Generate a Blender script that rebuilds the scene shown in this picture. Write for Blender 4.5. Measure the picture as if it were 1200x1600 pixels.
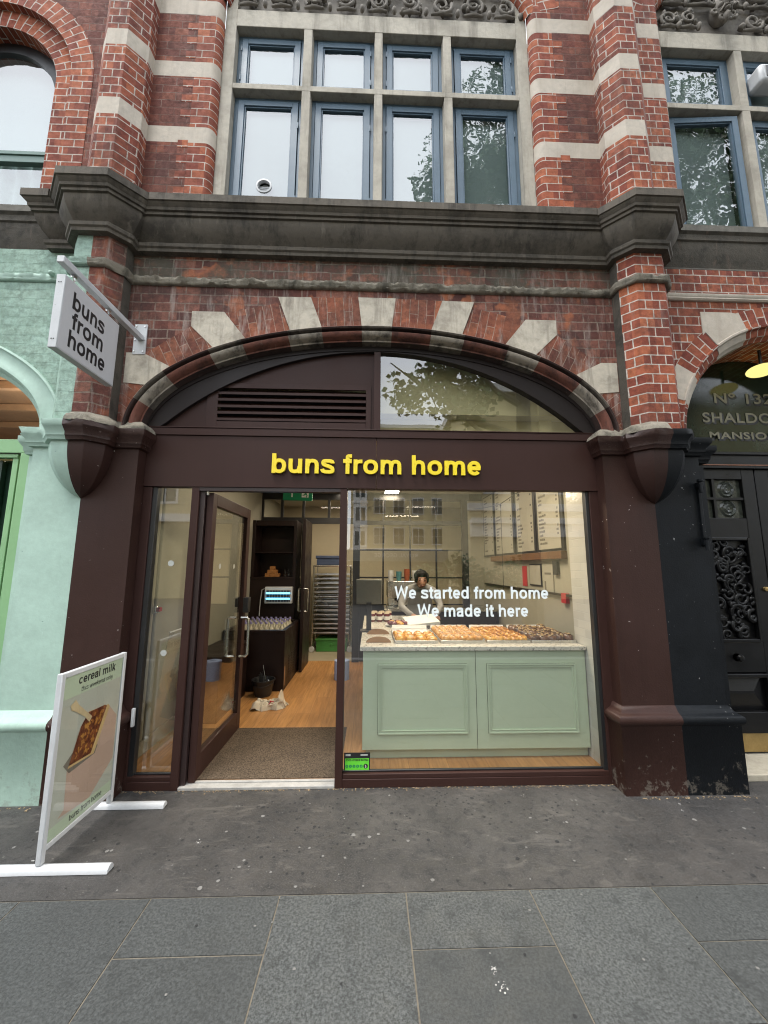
import bpy, bmesh, math, random
from mathutils import Vector, Matrix, noise as mnoise
R = math.radians
scene = bpy.context.scene
for o in list(bpy.data.objects):
    bpy.data.objects.remove(o)

# ------------------------------------------------------------------ camera
CAM_D = 2.8735
cam_data = bpy.data.cameras.new("camera")
cam = bpy.data.objects.new("camera", cam_data)
scene.collection.objects.link(cam)
scene.camera = cam
cam_data.sensor_fit = 'VERTICAL'
cam_data.sensor_height = 36.0
cam_data.lens = 36.0 * 599.108 / 1600.0
cam_data.clip_start = 0.02
cam_data.clip_end = 600.0
_p, _y, _r = R(8.158), R(1.911), R(0.2406)
_fw = Vector((math.sin(_y) * math.cos(_p), math.cos(_y) * math.cos(_p), math.sin(_p)))
_rt = Vector((math.cos(_y), -math.sin(_y), 0))
_up = _rt.cross(_fw)
_rt2 = _rt * math.cos(_r) + _up * math.sin(_r)
_up2 = _up * math.cos(_r) - _rt * math.sin(_r)
_m = Matrix((( _rt2.x, _up2.x, -_fw.x, 0), (_rt2.y, _up2.y, -_fw.y, -CAM_D), (_rt2.z, _up2.z, -_fw.z, 1.5), (0, 0, 0, 1)))
cam.matrix_world = _m
scene.render.resolution_x = 768
scene.render.resolution_y = 1024

# ------------------------------------------------------------------ sky, sun, exposure
SUN_EL, SUN_AZ = R(70), R(222)      # azimuth clockwise from +Y: high behind the camera, to its left
world = bpy.data.worlds.new("World")
scene.world = world
world.use_nodes = True
wn = world.node_tree
wn.nodes.clear()
w_out = wn.nodes.new('ShaderNodeOutputWorld')
w_bg = wn.nodes.new('ShaderNodeBackground')
w_sky = wn.nodes.new('ShaderNodeTexSky')
w_sky.sky_type = 'NISHITA'
w_sky.sun_disc = False
w_sky.sun_elevation = SUN_EL
w_sky.sun_rotation = SUN_AZ
w_sky.dust_density = 4.0
w_tc = wn.nodes.new('ShaderNodeTexCoord')
w_no = wn.nodes.new('ShaderNodeTexNoise')
w_no.inputs['Scale'].default_value = 2.2
w_no.inputs['Detail'].default_value = 6
w_ramp = wn.nodes.new('ShaderNodeMapRange')
w_ramp.inputs['From Min'].default_value = 0.30
w_ramp.inputs['From Max'].default_value = 0.62
w_ramp.inputs['To Min'].default_value = 0.62
w_ramp.inputs['To Max'].default_value = 1.0
w_mix = wn.nodes.new('ShaderNodeMix')
w_mix.data_type = 'RGBA'
w_mix.inputs['B'].default_value = (12.0, 12.7, 13.6, 1)       # thin bright cloud
wn.links.new(w_tc.outputs['Generated'], w_no.inputs['Vector'])
wn.links.new(w_no.outputs['Fac'], w_ramp.inputs['Value'])
wn.links.new(w_ramp.outputs['Result'], w_mix.inputs['Factor'])
wn.links.new(w_sky.outputs['Color'], w_mix.inputs['A'])
wn.links.new(w_mix.outputs['Result'], w_bg.inputs['Color'])
w_bg.inputs['Strength'].default_value = 0.135
wn.links.new(w_bg.outputs['Background'], w_out.inputs['Surface'])

sun_data = bpy.data.lights.new("sun", 'SUN')
sun_data.energy = 1.5
sun_data.angle = R(16)
sun_data.color = (1.0, 0.96, 0.9)
sun = bpy.data.objects.new("sun", sun_data)
scene.collection.objects.link(sun)
_sd = Vector((math.sin(SUN_AZ) * math.cos(SUN_EL), math.cos(SUN_AZ) * math.cos(SUN_EL), math.sin(SUN_EL)))
sun.rotation_euler = _sd.to_track_quat('Z', 'Y').to_euler()

scene.view_settings.view_transform = 'Standard'
scene.view_settings.look = 'None'
scene.view_settings.gamma = 1.0
scene.view_settings.exposure = 0.88
scene.render.engine = 'CYCLES'
scene.cycles.use_denoising = True
scene.cycles.filter_width = 1.1
scene.cycles.max_bounces = 8
scene.cycles.diffuse_bounces = 3
scene.cycles.glossy_bounces = 4
scene.cycles.transmission_bounces = 6
scene.cycles.transparent_max_bounces = 16
scene.cycles.caustics_reflective = False
scene.cycles.caustics_refractive = False
scene.cycles.sample_clamp_indirect = 6.0

# ------------------------------------------------------------------ materials
def srgb(r, g, b):
    f = lambda c: (c / 255 / 12.92) if c / 255 <= 0.04045 else ((c / 255 + 0.055) / 1.055) ** 2.4
    return (f(r), f(g), f(b))

class NT:
    def __init__(s, name):
        s.m = bpy.data.materials.new(name)
        s.m.use_nodes = True
        s.t = s.m.node_tree
        s.t.nodes.clear()
        s.out = s.t.nodes.new('ShaderNodeOutputMaterial')
        s._tc = None
    def n(s, typ, **kw):
        nd = s.t.nodes.new(typ)
        for k, v in kw.items():
            if hasattr(nd, k) and k not in nd.inputs:
                setattr(nd, k, v)
            else:
                s.set(nd.inputs[k], v)
        return nd
    def set(s, inp, v):
        if isinstance(v, bpy.types.NodeSocket):
            s.t.links.new(v, inp)
        elif isinstance(v, (tuple, list)) and inp.type == 'RGBA' and len(v) == 3:
            inp.default_value = (*v, 1)
        else:
            inp.default_value = v
    def tc(s, which='Object'):
        if s._tc is None:
            s._tc = s.t.nodes.new('ShaderNodeTexCoord')
        return s._tc.outputs[which]
    def geo(s):
        return s.n('ShaderNodeNewGeometry').outputs['Position']
    def noise(s, vec, scale, detail=4, rough=.55, dist=0):
        return s.n('ShaderNodeTexNoise', Vector=vec, Scale=scale, Detail=detail, Roughness=rough, Distortion=dist).outputs['Fac']
    def mapr(s, v, a, b, c=0., d=1.):
        nd = s.t.nodes.new('ShaderNodeMapRange')
        s.set(nd.inputs['Value'], v)
        for k, x in (('From Min', a), ('From Max', b), ('To Min', c), ('To Max', d)):
            s.set(nd.inputs[k], x)
        return nd.outputs['Result']
    def mix(s, f, a, b, blend='MIX'):
        nd = s.t.nodes.new('ShaderNodeMix')
        nd.data_type = 'RGBA'
        nd.blend_type = blend
        s.set(nd.inputs['Factor'], f)
        for k, v in (('A', a), ('B', b)):
            sock = [i for i in nd.inputs if i.name == k and i.type == 'RGBA'][0]
            s.set(sock, v)
        return [o for o in nd.outputs if o.type == 'RGBA'][0]
    def math(s, op, a, b=0.5):
        nd = s.t.nodes.new('ShaderNodeMath')
        nd.operation = op
        s.set(nd.inputs[0], a)
        s.set(nd.inputs[1], b)
        return nd.outputs[0]
    def bump(s, h, strength=.3, dist=.01, normal=None):
        nd = s.n('ShaderNodeBump', Strength=strength, Distance=dist, Height=h)
        if normal is not None:
            s.set(nd.inputs['Normal'], normal)
        return nd.outputs['Normal']
    def bsdf(s, color, rough=.6, metal=0, normal=None, spec=.5, coat=0, emit=None, estr=0):
        b = s.n('ShaderNodeBsdfPrincipled')
        s.set(b.inputs['Base Color'], color)
        s.set(b.inputs['Roughness'], rough)
        s.set(b.inputs['Metallic'], metal)
        s.set(b.inputs['Specular IOR Level'], spec)
        if coat:
            s.set(b.inputs['Coat Weight'], coat)
        if normal is not None:
            s.set(b.inputs['Normal'], normal)
        if emit is not None:
            s.set(b.inputs['Emission Color'], emit)
            s.set(b.inputs['Emission Strength'], estr)
        s.t.links.new(b.outputs[0], s.out.inputs['Surface'])
        return s.m

def scaled(c, k):
    return tuple(min(1, x * k) for x in c)

def simple(name, col, rough=.6, metal=0, var=.12, vscale=6, bump=.15, bscale=90, spec=.5, coat=0, chips=0, chipcol=(.6, .58, .55), streak=0, splash=0):
    """painted / plain surface: tone variation, fine bump, optional chipped specks and vertical streaks"""
    t = NT(name)
    pos = t.geo()
    n1 = t.noise(pos, vscale, 5, .6)
    n2 = t.noise(pos, vscale * 7, 3, .6)
    f = t.mapr(t.math('ADD', n1, t.math('MULTIPLY', n2, .5)), .5, 1.0)
    c = t.mix(f, scaled(col, 1 - var), scaled(col, 1 + var))
    if streak:
        sv = t.n('ShaderNodeVectorMath', operation='MULTIPLY')
        t.set(sv.inputs[0], pos); sv.inputs[1].default_value = (14, 14, .7)
        sn = t.mapr(t.noise(sv.outputs[0], 1.0, 4, .6), .52, .75)
        c = t.mix(t.math('MULTIPLY', sn, streak), c, scaled(col, .45))
    if chips:
        cn = t.mapr(t.noise(pos, 38, 3, .5), .745 - .06 * chips, .76 - .06 * chips)
        lo = t.mapr(t.noise(pos, 3.1, 2, .5), .45, .6)
        c = t.mix(t.math('MULTIPLY', cn, lo), c, chipcol)
    if splash:   # dried street dirt and scuffs low on the wall, in its own ragged patches
        zz = t.n('ShaderNodeSeparateXYZ', Vector=pos).outputs[2]
        lim = t.mapr(zz, .0, .55, .50, .78)
        dn = t.mapr(t.math('SUBTRACT', t.noise(pos, 17, 7, .72), lim), 0, .05)
        c = t.mix(t.math('MULTIPLY', dn, .38 * splash), c, (.20, .175, .145))
        sv2 = t.n('ShaderNodeVectorMath', operation='MULTIPLY'); t.set(sv2.inputs[0], pos); sv2.inputs[1].default_value = (60, 60, 9)
        sc2 = t.mapr(t.noise(sv2.outputs[0], 1.0, 4, .6), .66, .72)
        c = t.mix(t.math('MULTIPLY', sc2, .22 * splash), c, scaled(col, 2.2))
    nb = t.noise(pos, bscale, 3, .6)
    nm = t.bump(t.math('ADD', t.math('MULTIPLY', nb, .5), n1), bump, .008)
    rr = t.mapr(n1, .3, .7, max(0, rough - .08), min(1, rough + .1))
    return t.bsdf(c, rr, metal, nm, spec, coat)

def brick(name, c1, c2, mortar, msize=.0055, rw=.225, rh=.075, squash=1.0, sfreq=2, grime=0., grime_col=(.03, .028, .026), efflor=0., bumps=.6, wob=.004, patch=None, worn=0., tv=(.62, 1.3)):
    t = NT(name)
    uv = t.n('ShaderNodeUVMap', uv_map='UVMap').outputs[0]
    pos = t.geo()
    dn = t.n('ShaderNodeTexNoise', Vector=pos, Scale=9.0, Detail=3)
    off = t.n('ShaderNodeVectorMath', operation='SUBTRACT')
    t.set(off.inputs[0], dn.outputs['Color']); off.inputs[1].default_value = (.5, .5, .5)
    sc = t.n('ShaderNodeVectorMath', operation='SCALE')
    t.set(sc.inputs[0], off.outputs[0]); sc.inputs['Scale'].default_value = wob * 2
    vv = t.n('ShaderNodeVectorMath', operation='ADD')
    t.set(vv.inputs[0], uv); t.set(vv.inputs[1], sc.outputs[0])
    b = t.n('ShaderNodeTexBrick', offset=.5, offset_frequency=2, squash=squash, squash_frequency=sfreq)
    t.set(b.inputs['Vector'], vv.outputs[0])
    for k, v in (('Color1', c1), ('Color2', c2), ('Mortar', mortar), ('Scale', 1.0), ('Mortar Size', msize), ('Mortar Smooth', .12), ('Bias', 0.0), ('Brick Width', rw), ('Row Height', rh)):
        t.set(b.inputs[k], v)
    n1 = t.noise(pos, 2.3, 6, .62)
    n2 = t.noise(pos, 26, 5, .65)
    n3 = t.noise(pos, 110, 3, .6)
    # one tone per brick: a cell noise laid on the same rows and columns
    sp_ = t.n('ShaderNodeSeparateXYZ', Vector=vv.outputs[0])
    row = t.math('FLOOR', t.math('DIVIDE', sp_.outputs[1], rh))
    col = t.math('FLOOR', t.math('ADD', t.math('DIVIDE', sp_.outputs[0], rw * .5), t.math('MULTIPLY', row, .5)))
    cb = t.n('ShaderNodeCombineXYZ'); t.set(cb.inputs[0], col); t.set(cb.inputs[1], row)
    wn0 = t.n('ShaderNodeTexWhiteNoise'); wn0.noise_dimensions = '2D'; t.set(wn0.inputs['Vector'], cb.outputs[0])
    tone = t.mapr(wn0.outputs['Value'], 0, 1, *tv)
    hs = t.n('ShaderNodeHueSaturation'); t.set(hs.inputs['Color'], b.outputs['Color']); t.set(hs.inputs['Value'], tone); t.set(hs.inputs['Hue'], t.mapr(wn0.outputs['Value'], 0, 1, .494, .508))
    bc_ = t.mix(b.outputs['Fac'], hs.outputs['Color'], b.outputs['Color'])
    c = t.mix(t.mapr(n2, .38, .68, 0, .6), bc_, t.mix(.6, bc_, (.05, .02, .015)))
    c = t.mix(t.mapr(n3, .58, .72, 0, .5), c, t.mix(.6, bc_, (.04, .018, .014)))
    if patch:
        pn = t.mapr(t.noise(pos, 5.5, 3, .5), .6, .66)
        c = t.mix(t.math('MULTIPLY', pn, .8), c, patch)
    if worn:   # mortar lines lost here and there
        wn_ = t.mapr(t.noise(pos, 4.0, 4, .6), .45, .6)
        c = t.mix(t.math('MULTIPLY', wn_, worn), c, t.mix(t.mapr(n2, .3, .7), scaled(c1, .8), scaled(c2, .7)))
    if grime:
        g = t.mapr(t.math('ADD', t.math('MULTIPLY', n1, .8), t.math('MULTIPLY', n2, .3)), .49, .64)
        c = t.mix(t.math('MULTIPLY', g, grime), c, grime_col)
    if efflor:
        sv = t.n('ShaderNodeVectorMath', operation='MULTIPLY')
        t.set(sv.inputs[0], pos); sv.inputs[1].default_value = (16, 16, 2.2)
        e = t.mapr(t.noise(sv.outputs[0], 1.0, 5, .7), .53, .68)
        c = t.mix(t.math('MULTIPLY', e, efflor), c, (.42, .37, .33))
    h = t.math('SUBTRACT', t.math('ADD', t.math('MULTIPLY', n2, .35), t.math('MULTIPLY', n3, .25)), t.math('MULTIPLY', b.outputs['Fac'], .5 if worn else -.25))
    nm = t.bump(h, bumps, .012)
    return t.bsdf(c, t.mapr(n2, .3, .7, .72, .95), 0, nm, .25)

def stone(name, col, dark=(.05, .047, .042), grime=.5, streak=.5, bump=.35, gscale=2.5, light=None):
    t = NT(name)
    pos = t.geo()
    n1 = t.noise(pos, gscale, 6, .65, .3)
    n2 = t.noise(pos, 22, 6, .65)
    n3 = t.noise(pos, 140, 3, .6)
    c = t.mix(t.mapr(n2, .3, .7), scaled(col, .82), scaled(col, 1.12))
    c = t.mix(t.math('MULTIPLY', t.mapr(t.math('ADD', n1, t.math('MULTIPLY', t.math('SUBTRACT', n2, .5), .45)), .48, .66), grime), c, dark)
    sv = t.n('ShaderNodeVectorMath', operation='MULTIPLY')
    t.set(sv.inputs[0], pos); sv.inputs[1].default_value = (11, 11, .9)
    e = t.mapr(t.noise(sv.outputs[0], 1.0, 6, .7), .51, .68)
    c = t.mix(t.math('MULTIPLY', e, streak), c, dark)
    if light:
        e2 = t.mapr(t.noise(sv.outputs[0], 1.7, 4, .6, .2), .6, .78)
        c = t.mix(t.math('MULTIPLY', e2, .5), c, light)
    h = t.math('ADD', t.math('MULTIPLY', n2, .6), t.math('MULTIPLY', n3, .25))
    return t.bsdf(c, t.mapr(n2, .3, .7, .7, .92), 0, t.bump(h, bump, .012), .3)

def glass(name, ior=1.5, tint=(1, 1, 1), rough=0.0, waviness=0.0, double=True):
    t = NT(name)
    f0 = ((ior - 1) / (ior + 1)) ** 2 * (1.9 if double else 1.0)
    lw = t.n('ShaderNodeLayerWeight', Blend=.5)       # Schlick reflectance, the same from both faces of the sheet
    f = t.math('ADD', f0, t.math('MULTIPLY', t.math('POWER', lw.outputs['Facing'], 5.0), 1 - f0))
    tr = t.n('ShaderNodeBsdfTransparent', Color=tint)
    gl = t.n('ShaderNodeBsdfGlossy', Roughness=rough, Color=(1, 1, 1))
    if waviness:
        n = t.noise(t.geo(), 5.0 if waviness > .1 else 1.8, 2, .5)
        nb = t.bump(n, waviness, .02)
        t.set(gl.inputs['Normal'], nb)
    mx = t.n('ShaderNodeMixShader')
    t.set(mx.inputs[0], f)
    t.t.links.new(tr.outputs[0], mx.inputs[1])
    t.t.links.new(gl.outputs[0], mx.inputs[2])
    t.t.links.new(mx.outputs[0], t.out.inputs['Surface'])
    return t.m

def emitter(name, col, strength):
    t = NT(name)
    e = t.n('ShaderNodeEmission', Color=col, Strength=strength)
    t.t.links.new(e.outputs[0], t.out.inputs['Surface'])
    return t.m

M = {}
RED, RED2 = (.36, .099, .051), (.25, .062, .037)
WHITE_MORTAR = (.54, .48, .42)
M['brick_new'] = brick('brick_tuckpointed', RED, RED2, WHITE_MORTAR, .0046, squash=.5, grime=.38, efflor=.12, bumps=.7, wob=.0035)
M['brick_arch'] = brick('brick_arch', RED, RED2, WHITE_MORTAR, .0048, rw=.17, rh=.072, grime=.15, bumps=.5, wob=.002)
M['brick_dark'] = brick('brick_sooted', (.225, .066, .043), (.15, .048, .035), (.20, .12, .095), .004, grime=.35, bumps=.8, wob=.006, worn=.6)
M['brick_quoin'] = brick('brick_quoin', (.36, .098, .05), (.27, .066, .038), (.52, .46, .40), .004, rw=.2, grime=.2, bumps=.5, wob=.003)
M['brick_old'] = brick('brick_old', (.21, .078, .057), (.135, .056, .045), (.25, .18, .145), .0055, grime=.5, efflor=.38, bumps=.9, wob=.008, patch=(.36, .12, .055), worn=.25, tv=(.5, 1.45))
M['brick_sooty'] = brick('brick_sooty', (.21, .08, .055), (.12, .06, .048), (.24, .20, .16), .006, grime=.8, grime_col=(.07, .072, .055), efflor=.3, bumps=1.1, wob=.012, patch=(.36, .125, .06), worn=.35, tv=(.5, 1.4))
M['brick_radial'] = brick('brick_radial', (.32, .10, .055), (.20, .068, .044), (.38, .27, .21), .003, rw=.30, rh=.066, grime=.4, efflor=.5, bumps=.7, wob=.004, patch=(.25, .085, .045), worn=.3)
M['brick_turret_old'] = brick('brick_turret_old', (.24, .08, .055), (.15, .06, .045), (.24, .17, .13), .006, grime=.6, grime_col=(.05, .044, .036), efflor=.5, bumps=1.3, wob=.014, patch=(.28, .09, .045), worn=.5)
M['brick_mould'] = stone('moulded_brick', (.165, .064, .045), dark=(.02, .016, .015), grime=.7, streak=.6, bump=.4, light=(.24, .18, .14), gscale=5)
M['stone'] = stone('pale_stone', (.46, .41, .34), dark=(.16, .135, .10), grime=.4, streak=.35)
M['stone_win'] = stone('window_stone', (.44, .405, .34), dark=(.15, .135, .11), grime=.45, streak=.55)
M['stone_band'] = stone('band_stone', (.50, .445, .375), dark=(.24, .20, .155), grime=.35, streak=.3)
M['stone_vous'] = stone('weathered_stone', (.52, .47, .385), dark=(.12, .10, .08), grime=.5, streak=.6, gscale=6)
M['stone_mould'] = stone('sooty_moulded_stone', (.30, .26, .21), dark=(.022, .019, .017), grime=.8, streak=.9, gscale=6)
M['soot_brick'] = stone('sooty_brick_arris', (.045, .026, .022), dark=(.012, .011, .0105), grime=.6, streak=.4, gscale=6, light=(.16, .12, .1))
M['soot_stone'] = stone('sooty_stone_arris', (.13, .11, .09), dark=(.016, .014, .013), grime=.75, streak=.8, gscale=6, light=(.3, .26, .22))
M['stone_dark'] = stone('sooty_cornice_stone', (.112, .096, .076), dark=(.032, .028, .023), grime=.7, streak=.75, light=(.24, .21, .17))
M['stone_lip'] = stone('weathered_ledge_stone', (.15, .14, .12), dark=(.04, .038, .034), grime=.6, streak=.3)
M['stone_string'] = stone('crumbling_string', (.24, .215, .17), dark=(.04, .038, .03), grime=.7, streak=.4, bump=1.0, gscale=7)
M['stone_relief'] = stone('carved_stone', (.21, .19, .165), dark=(.045, .04, .036), grime=.6, streak=.2, bump=.5)
M['stone_soot_left'] = stone('flaking_sooty_stone', (.085, .075, .06), dark=(.025, .023, .02), grime=.6, streak=.3, bump=.9, light=(.22, .15, .11), gscale=6)
BROWN = (.036, .0165, .0128)
M['brown'] = simple('brown_masonry_paint', BROWN, .5, spec=.22, splash=1.2, var=.12, vscale=3, bump=.25, chips=.42, chipcol=(.4, .36, .34), streak=.2)
M['brown_rough'] = simple('brown_thick_paint', BROWN, .42, spec=.35, var=.15, vscale=8, bump=.7, bscale=40, chips=1.0, chipcol=(.25, .2, .19))
M['brown_metal'] = simple('brown_powder_coat', (.040, .0185, .015), .47, spec=.2, var=.06, vscale=2, bump=.04, streak=.1)
M['brown_dark'] = simple('brown_frame_shadow_side', (.028, .015, .014), .4, var=.08, vscale=3, bump=.05)  # frame brown darkened: shade of the recessed side put into the colour
M['frame_ring'] = simple('dark_frame_ring', (.020, .0145, .0135), .45, spec=.22, var=.1, vscale=3, bump=.05)
M['black_paint'] = simple('blue_black_paint', (.0058, .007, .0086), .5, spec=.16, splash=1, var=.25, vscale=4, bump=.25, chips=.55, chipcol=(.35, .35, .34), streak=.1)
M['black_gloss'] = simple('black_gloss_paint', (.0045, .0045, .005), .34, var=.1, bump=.1, spec=.3)
M['mint'] = simple('mint_masonry_paint', (.36, .50, .425), .6, splash=.8, var=.13, vscale=3, bump=.35, bscale=25, streak=.12, chips=.3, chipcol=(.2, .3, .25))
M['mint_rough'] = brick('mint_painted_brick', (.36, .50, .42), (.335, .475, .40), (.335, .475, .40), .006, grime=.3, grime_col=(.12, .2, .15), bumps=1.2, wob=.012, worn=.4, tv=(.95, 1.04))
M['green_frame'] = simple('leaf_green_frame', (.23, .42, .21), .4, var=.05, bump=.05)
M['green_dark'] = simple('dark_green_shutter', (.012, .035, .02), .4)
M['white_paint'] = simple('white_powder_coat', (.52, .53, .54), .38, chips=.35, chipcol=(.22, .21, .19), var=.06, vscale=11, bump=.05, streak=.06)
M['sign_face'] = simple('pale_grey_sign_face', (.52, .52, .53), .5, var=.03, bump=.02)
M['ink'] = simple('black_lettering', (.012, .012, .013), .5, bump=0)
M['yellow'] = simple('yellow_acrylic', (.86, .66, .02), .4, var=.03, bump=.0)
M['vinyl_white'] = simple('white_vinyl', (.80, .86, .86), .5, var=.02, bump=0)
M['blue_frame'] = simple('slate_blue_paint', (.085, .135, .185), .4, var=.1, bump=.08, streak=.1)
M['glass_shop'] = glass('shop_glass', 1.80, (.95, .96, .93), waviness=.02)
M['glass_up'] = glass('upper_window_glass', 1.98, (.80, .86, .84), waviness=.13)
M['glass_clear'] = glass('clear_plastic', 1.45, (.97, .98, .98), double=False)
M['glass_thin'] = glass('partition_glass', 1.22, (.97, .98, .97), double=False)
M['blind'] = simple('pale_blind', (.34, .385, .39), .8, var=.05, bump=0)
M['dark_room'] = simple('dim_room', (.05, .055, .052), .9, bump=0)
M['curtain'] = simple('grey_green_curtain', (.3, .36, .34), .9, var=.15, vscale=9)
M['chrome'] = simple('brushed_steel', (.62, .62, .60), .22, metal=1, var=.05, bump=.02)
M['tray_metal'] = simple('aluminium_tray', (.62, .62, .61), .32, metal=.9, var=.06)
M['brass'] = simple('worn_brass', (.42, .30, .13), .35, metal=.9, var=.15, vscale=12)
M['counter_green'] = simple('sage_green_cabinet_paint', (.455, .54, .40), .42, var=.035, vscale=2, bump=.03)
M['cream_wall'] = simple('cream_wall_paint', (.48, .42, .30), .75, var=.04, vscale=2, bump=.06)
M['cream_pale'] = simple('stone_white_paint', (.29, .275, .215), .7, var=.05, vscale=2, bump=.05)
M['bulkhead'] = simple('olive_bulkhead', (.46, .41, .23), .8, var=.05, vscale=1.5, bump=.03)
M['ceiling'] = simple('ceiling_paint', (.5, .47, .40), .8, var=.03)
M['dark_wood'] = simple('dark_brown_joinery', (.013, .0065, .0055), .4, spec=.3, var=.2, vscale=8, bump=.08)
M['black_metal'] = simple('black_steel', (.012, .012, .013), .4, bump=.03)
M['black_plastic'] = simple('black_plastic', (.015, .015, .016), .4, bump=.05)
M['paper_white'] = simple('white_paper', (.7, .7, .68), .7, var=.04)
M['menu_paper'] = simple('menu_sheet', (.30, .285, .23), .7, var=.04)
M['menu_ink'] = simple('menu_ink', (.10, .09, .075), .7, bump=0)
M['oak_ledge'] = simple('brown_oak_ledge', (.12, .055, .022), .5, var=.3, vscale=10)
M['lino'] = simple('beige_vinyl', (.36, .31, .22), .5, var=.05)
M['blue_roll'] = simple('blue_paper', (.33, .42, .68), .8, var=.05)
M['red_plastic'] = simple('red_plastic', (.35, .02, .025), .4)
M['green_crate'] = simple('green_plastic', (.05, .22, .045), .45)
M['blue_plastic'] = simple('blue_black_crate', (.03, .045, .09), .5)
M['kraft'] = simple('kraft_card', (.33, .19, .10), .8, var=.08)
M['cardbox'] = simple('orange_brown_card', (.30, .13, .035), .7, var=.1)
M['bag'] = simple('unbleached_cotton', (.55, .49, .39), .9, var=.08, vscale=14, bump=.5, bscale=60)
M['tongs'] = M['chrome']
M['skin'] = simple('skin', (.27, .135, .085), .55, var=.08, vscale=20)
M['hair'] = simple('black_hair', (.006, .005, .005), .6, spec=.12, var=.3, vscale=60)
M['apron'] = simple('grey_apron', (.20, .21, .22), .8, var=.12, vscale=10, bump=.4, bscale=30)
M['shirt'] = simple('white_shirt', (.30, .30, .30), .8, var=.1, vscale=10, bump=.4, bscale=30)
M['trouser'] = simple('dark_trousers', (.02, .02, .025), .8)
M['leaf'] = simple('plane_leaf', (.055, .105, .03), .5, var=.45, vscale=3, bump=0)
M['bark'] = simple('plane_bark', (.13, .11, .08), .85, var=.4, vscale=9, bump=.6)
M['yellow_brick'] = simple('stock_brick', (.48, .40, .22), .85, var=.18, vscale=1.2, bump=.3)
M['stucco'] = simple('white_stucco', (.62, .60, .56), .7, var=.06, vscale=1)
M['tarmac_road'] = simple('road_asphalt', (.05, .05, .05), .85, var=.2, bump=.5)
M['kerb'] = simple('granite_kerb', (.2, .2, .2), .8, var=.15, vscale=30)
M['lamp_on'] = emitter('lit_lamp', (1.0, .86, .30), .62)
M['panel_on'] = emitter('lit_panel', (1.0, .95, .86), 9.0)
M['down_on'] = emitter('lit_downlight', (1.0, .86, .66), 25.0)
M['uv_on'] = emitter('lit_uv_tube', (.12, .62, 1.0), 2.6)
M['exit_green'] = simple('exit_green', (.01, .20, .09), .4, bump=0)
M['fhr_green'] = simple('sticker_green', (.13, .62, .04), .5, bump=0)
M['gold'] = simple('gold_leaf', (.19, .175, .115), .45, metal=.2, var=.2, vscale=20)
M['fan_glass'] = simple('dark_fanlight_glass', (.012, .022, .014), .06, var=.4, vscale=3, bump=.05)
M['pebble_glass'] = simple('bullseye_glass', (.04, .045, .036), .1, var=.5, vscale=22, bump=.4, bscale=20)
M['gum'] = simple('trodden_gum', (.17, .165, .155), .9, var=.2, vscale=40)
M['gum_dark'] = simple('dark_stain', (.022, .022, .022), .9)
M['dropping'] = simple('white_dropping', (.42, .41, .39), .9)
M['dry_leaf'] = simple('dry_crumbs', (.32, .23, .13), .9, var=.4, vscale=50)

def mk_floor_wood():
    t = NT('oak_plank_floor')
    pos = t.geo()
    mp = t.n('ShaderNodeMapping'); t.set(mp.inputs['Vector'], pos); mp.inputs['Rotation'].default_value = (0, 0, R(90))
    b = t.n('ShaderNodeTexBrick', offset=.37)
    t.set(b.inputs['Vector'], mp.outputs[0])
    for k, v in (('Color1', (.50, .255, .088)), ('Color2', (.40, .19, .06)), ('Mortar', (.16, .08, .03)), ('Scale', 1.0), ('Mortar Size', .0015), ('Brick Width', 1.3), ('Row Height', .15)):
        t.set(b.inputs[k], v)
    sv = t.n('ShaderNodeVectorMath', operation='MULTIPLY'); t.set(sv.inputs[0], pos); sv.inputs[1].default_value = (22, 1.6, 1)
    g = t.noise(sv.outputs[0], 1.5, 6, .65, .6)
    c = t.mix(t.mapr(g, .35, .7, 0, .65), b.outputs['Color'], (.17, .08, .03))
    return t.bsdf(c, t.mapr(g, .3, .7, .3, .5), 0, t.bump(g, .1, .004), .5)
M['wood_floor'] = mk_floor_wood()

def mk_mat():
    t = NT('coir_entrance_mat')
    pos = t.geo()
    n = t.noise(pos, 120, 4, .8)
    n2 = t.noise(pos, 4, 4, .6)
    c = t.mix(t.mapr(n, .38, .64), (.035, .026, .018), (.185, .14, .10))
    c = t.mix(t.mapr(n2, .45, .75, 0, .4), c, (.04, .032, .026))
    sp = t.mapr(t.noise(pos, 75, 2, .5), .74, .76)
    c = t.mix(sp, c, (.4, .33, .22))
    return t.bsdf(c, .95, 0, t.bump(n, .8, .006), .1)
M['mat'] = mk_mat()

def mk_tarmac():
    t = NT('worn_mastic_asphalt')
    pos = t.geo()
    n = t.noise(pos, 130, 5, .8)
    n2 = t.noise(pos, 2.2, 6, .65, .4)
    n3 = t.noise(pos, 14, 5, .65)
    c = t.mix(t.mapr(n2, .3, .7), (.021, .020, .0195), (.064, .059, .055))
    c = t.mix(t.mapr(n3, .52, .64, 0, .7), c, (.018, .0175, .017))
    c = t.mix(t.mapr(n, .5, .72, 0, .75), c, (.125, .12, .115))
    sm = t.n('ShaderNodeVectorMath', operation='MULTIPLY'); t.set(sm.inputs[0], pos); sm.inputs[1].default_value = (2.2, 7.5, 1)
    c = t.mix(t.mapr(t.noise(sm.outputs[0], 1.6, 7, .72, .8), .56, .66, 0, .6), c, (.105, .096, .086))
    c = t.mix(t.mapr(t.noise(pos, 48, 3, .5), .70, .73, 0, .75), c, (.012, .012, .012))
    c = t.mix(t.mapr(t.noise(pos, 61, 2, .5), .735, .75, 0, .8), c, (.19, .18, .16))
    h = t.math('ADD', n, t.math('MULTIPLY', n3, .8))
    return t.bsdf(c, t.mapr(n3, .3, .7, .45, .8), 0, t.bump(h, .5, .006), .5)
M['tarmac'] = mk_tarmac()

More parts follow.
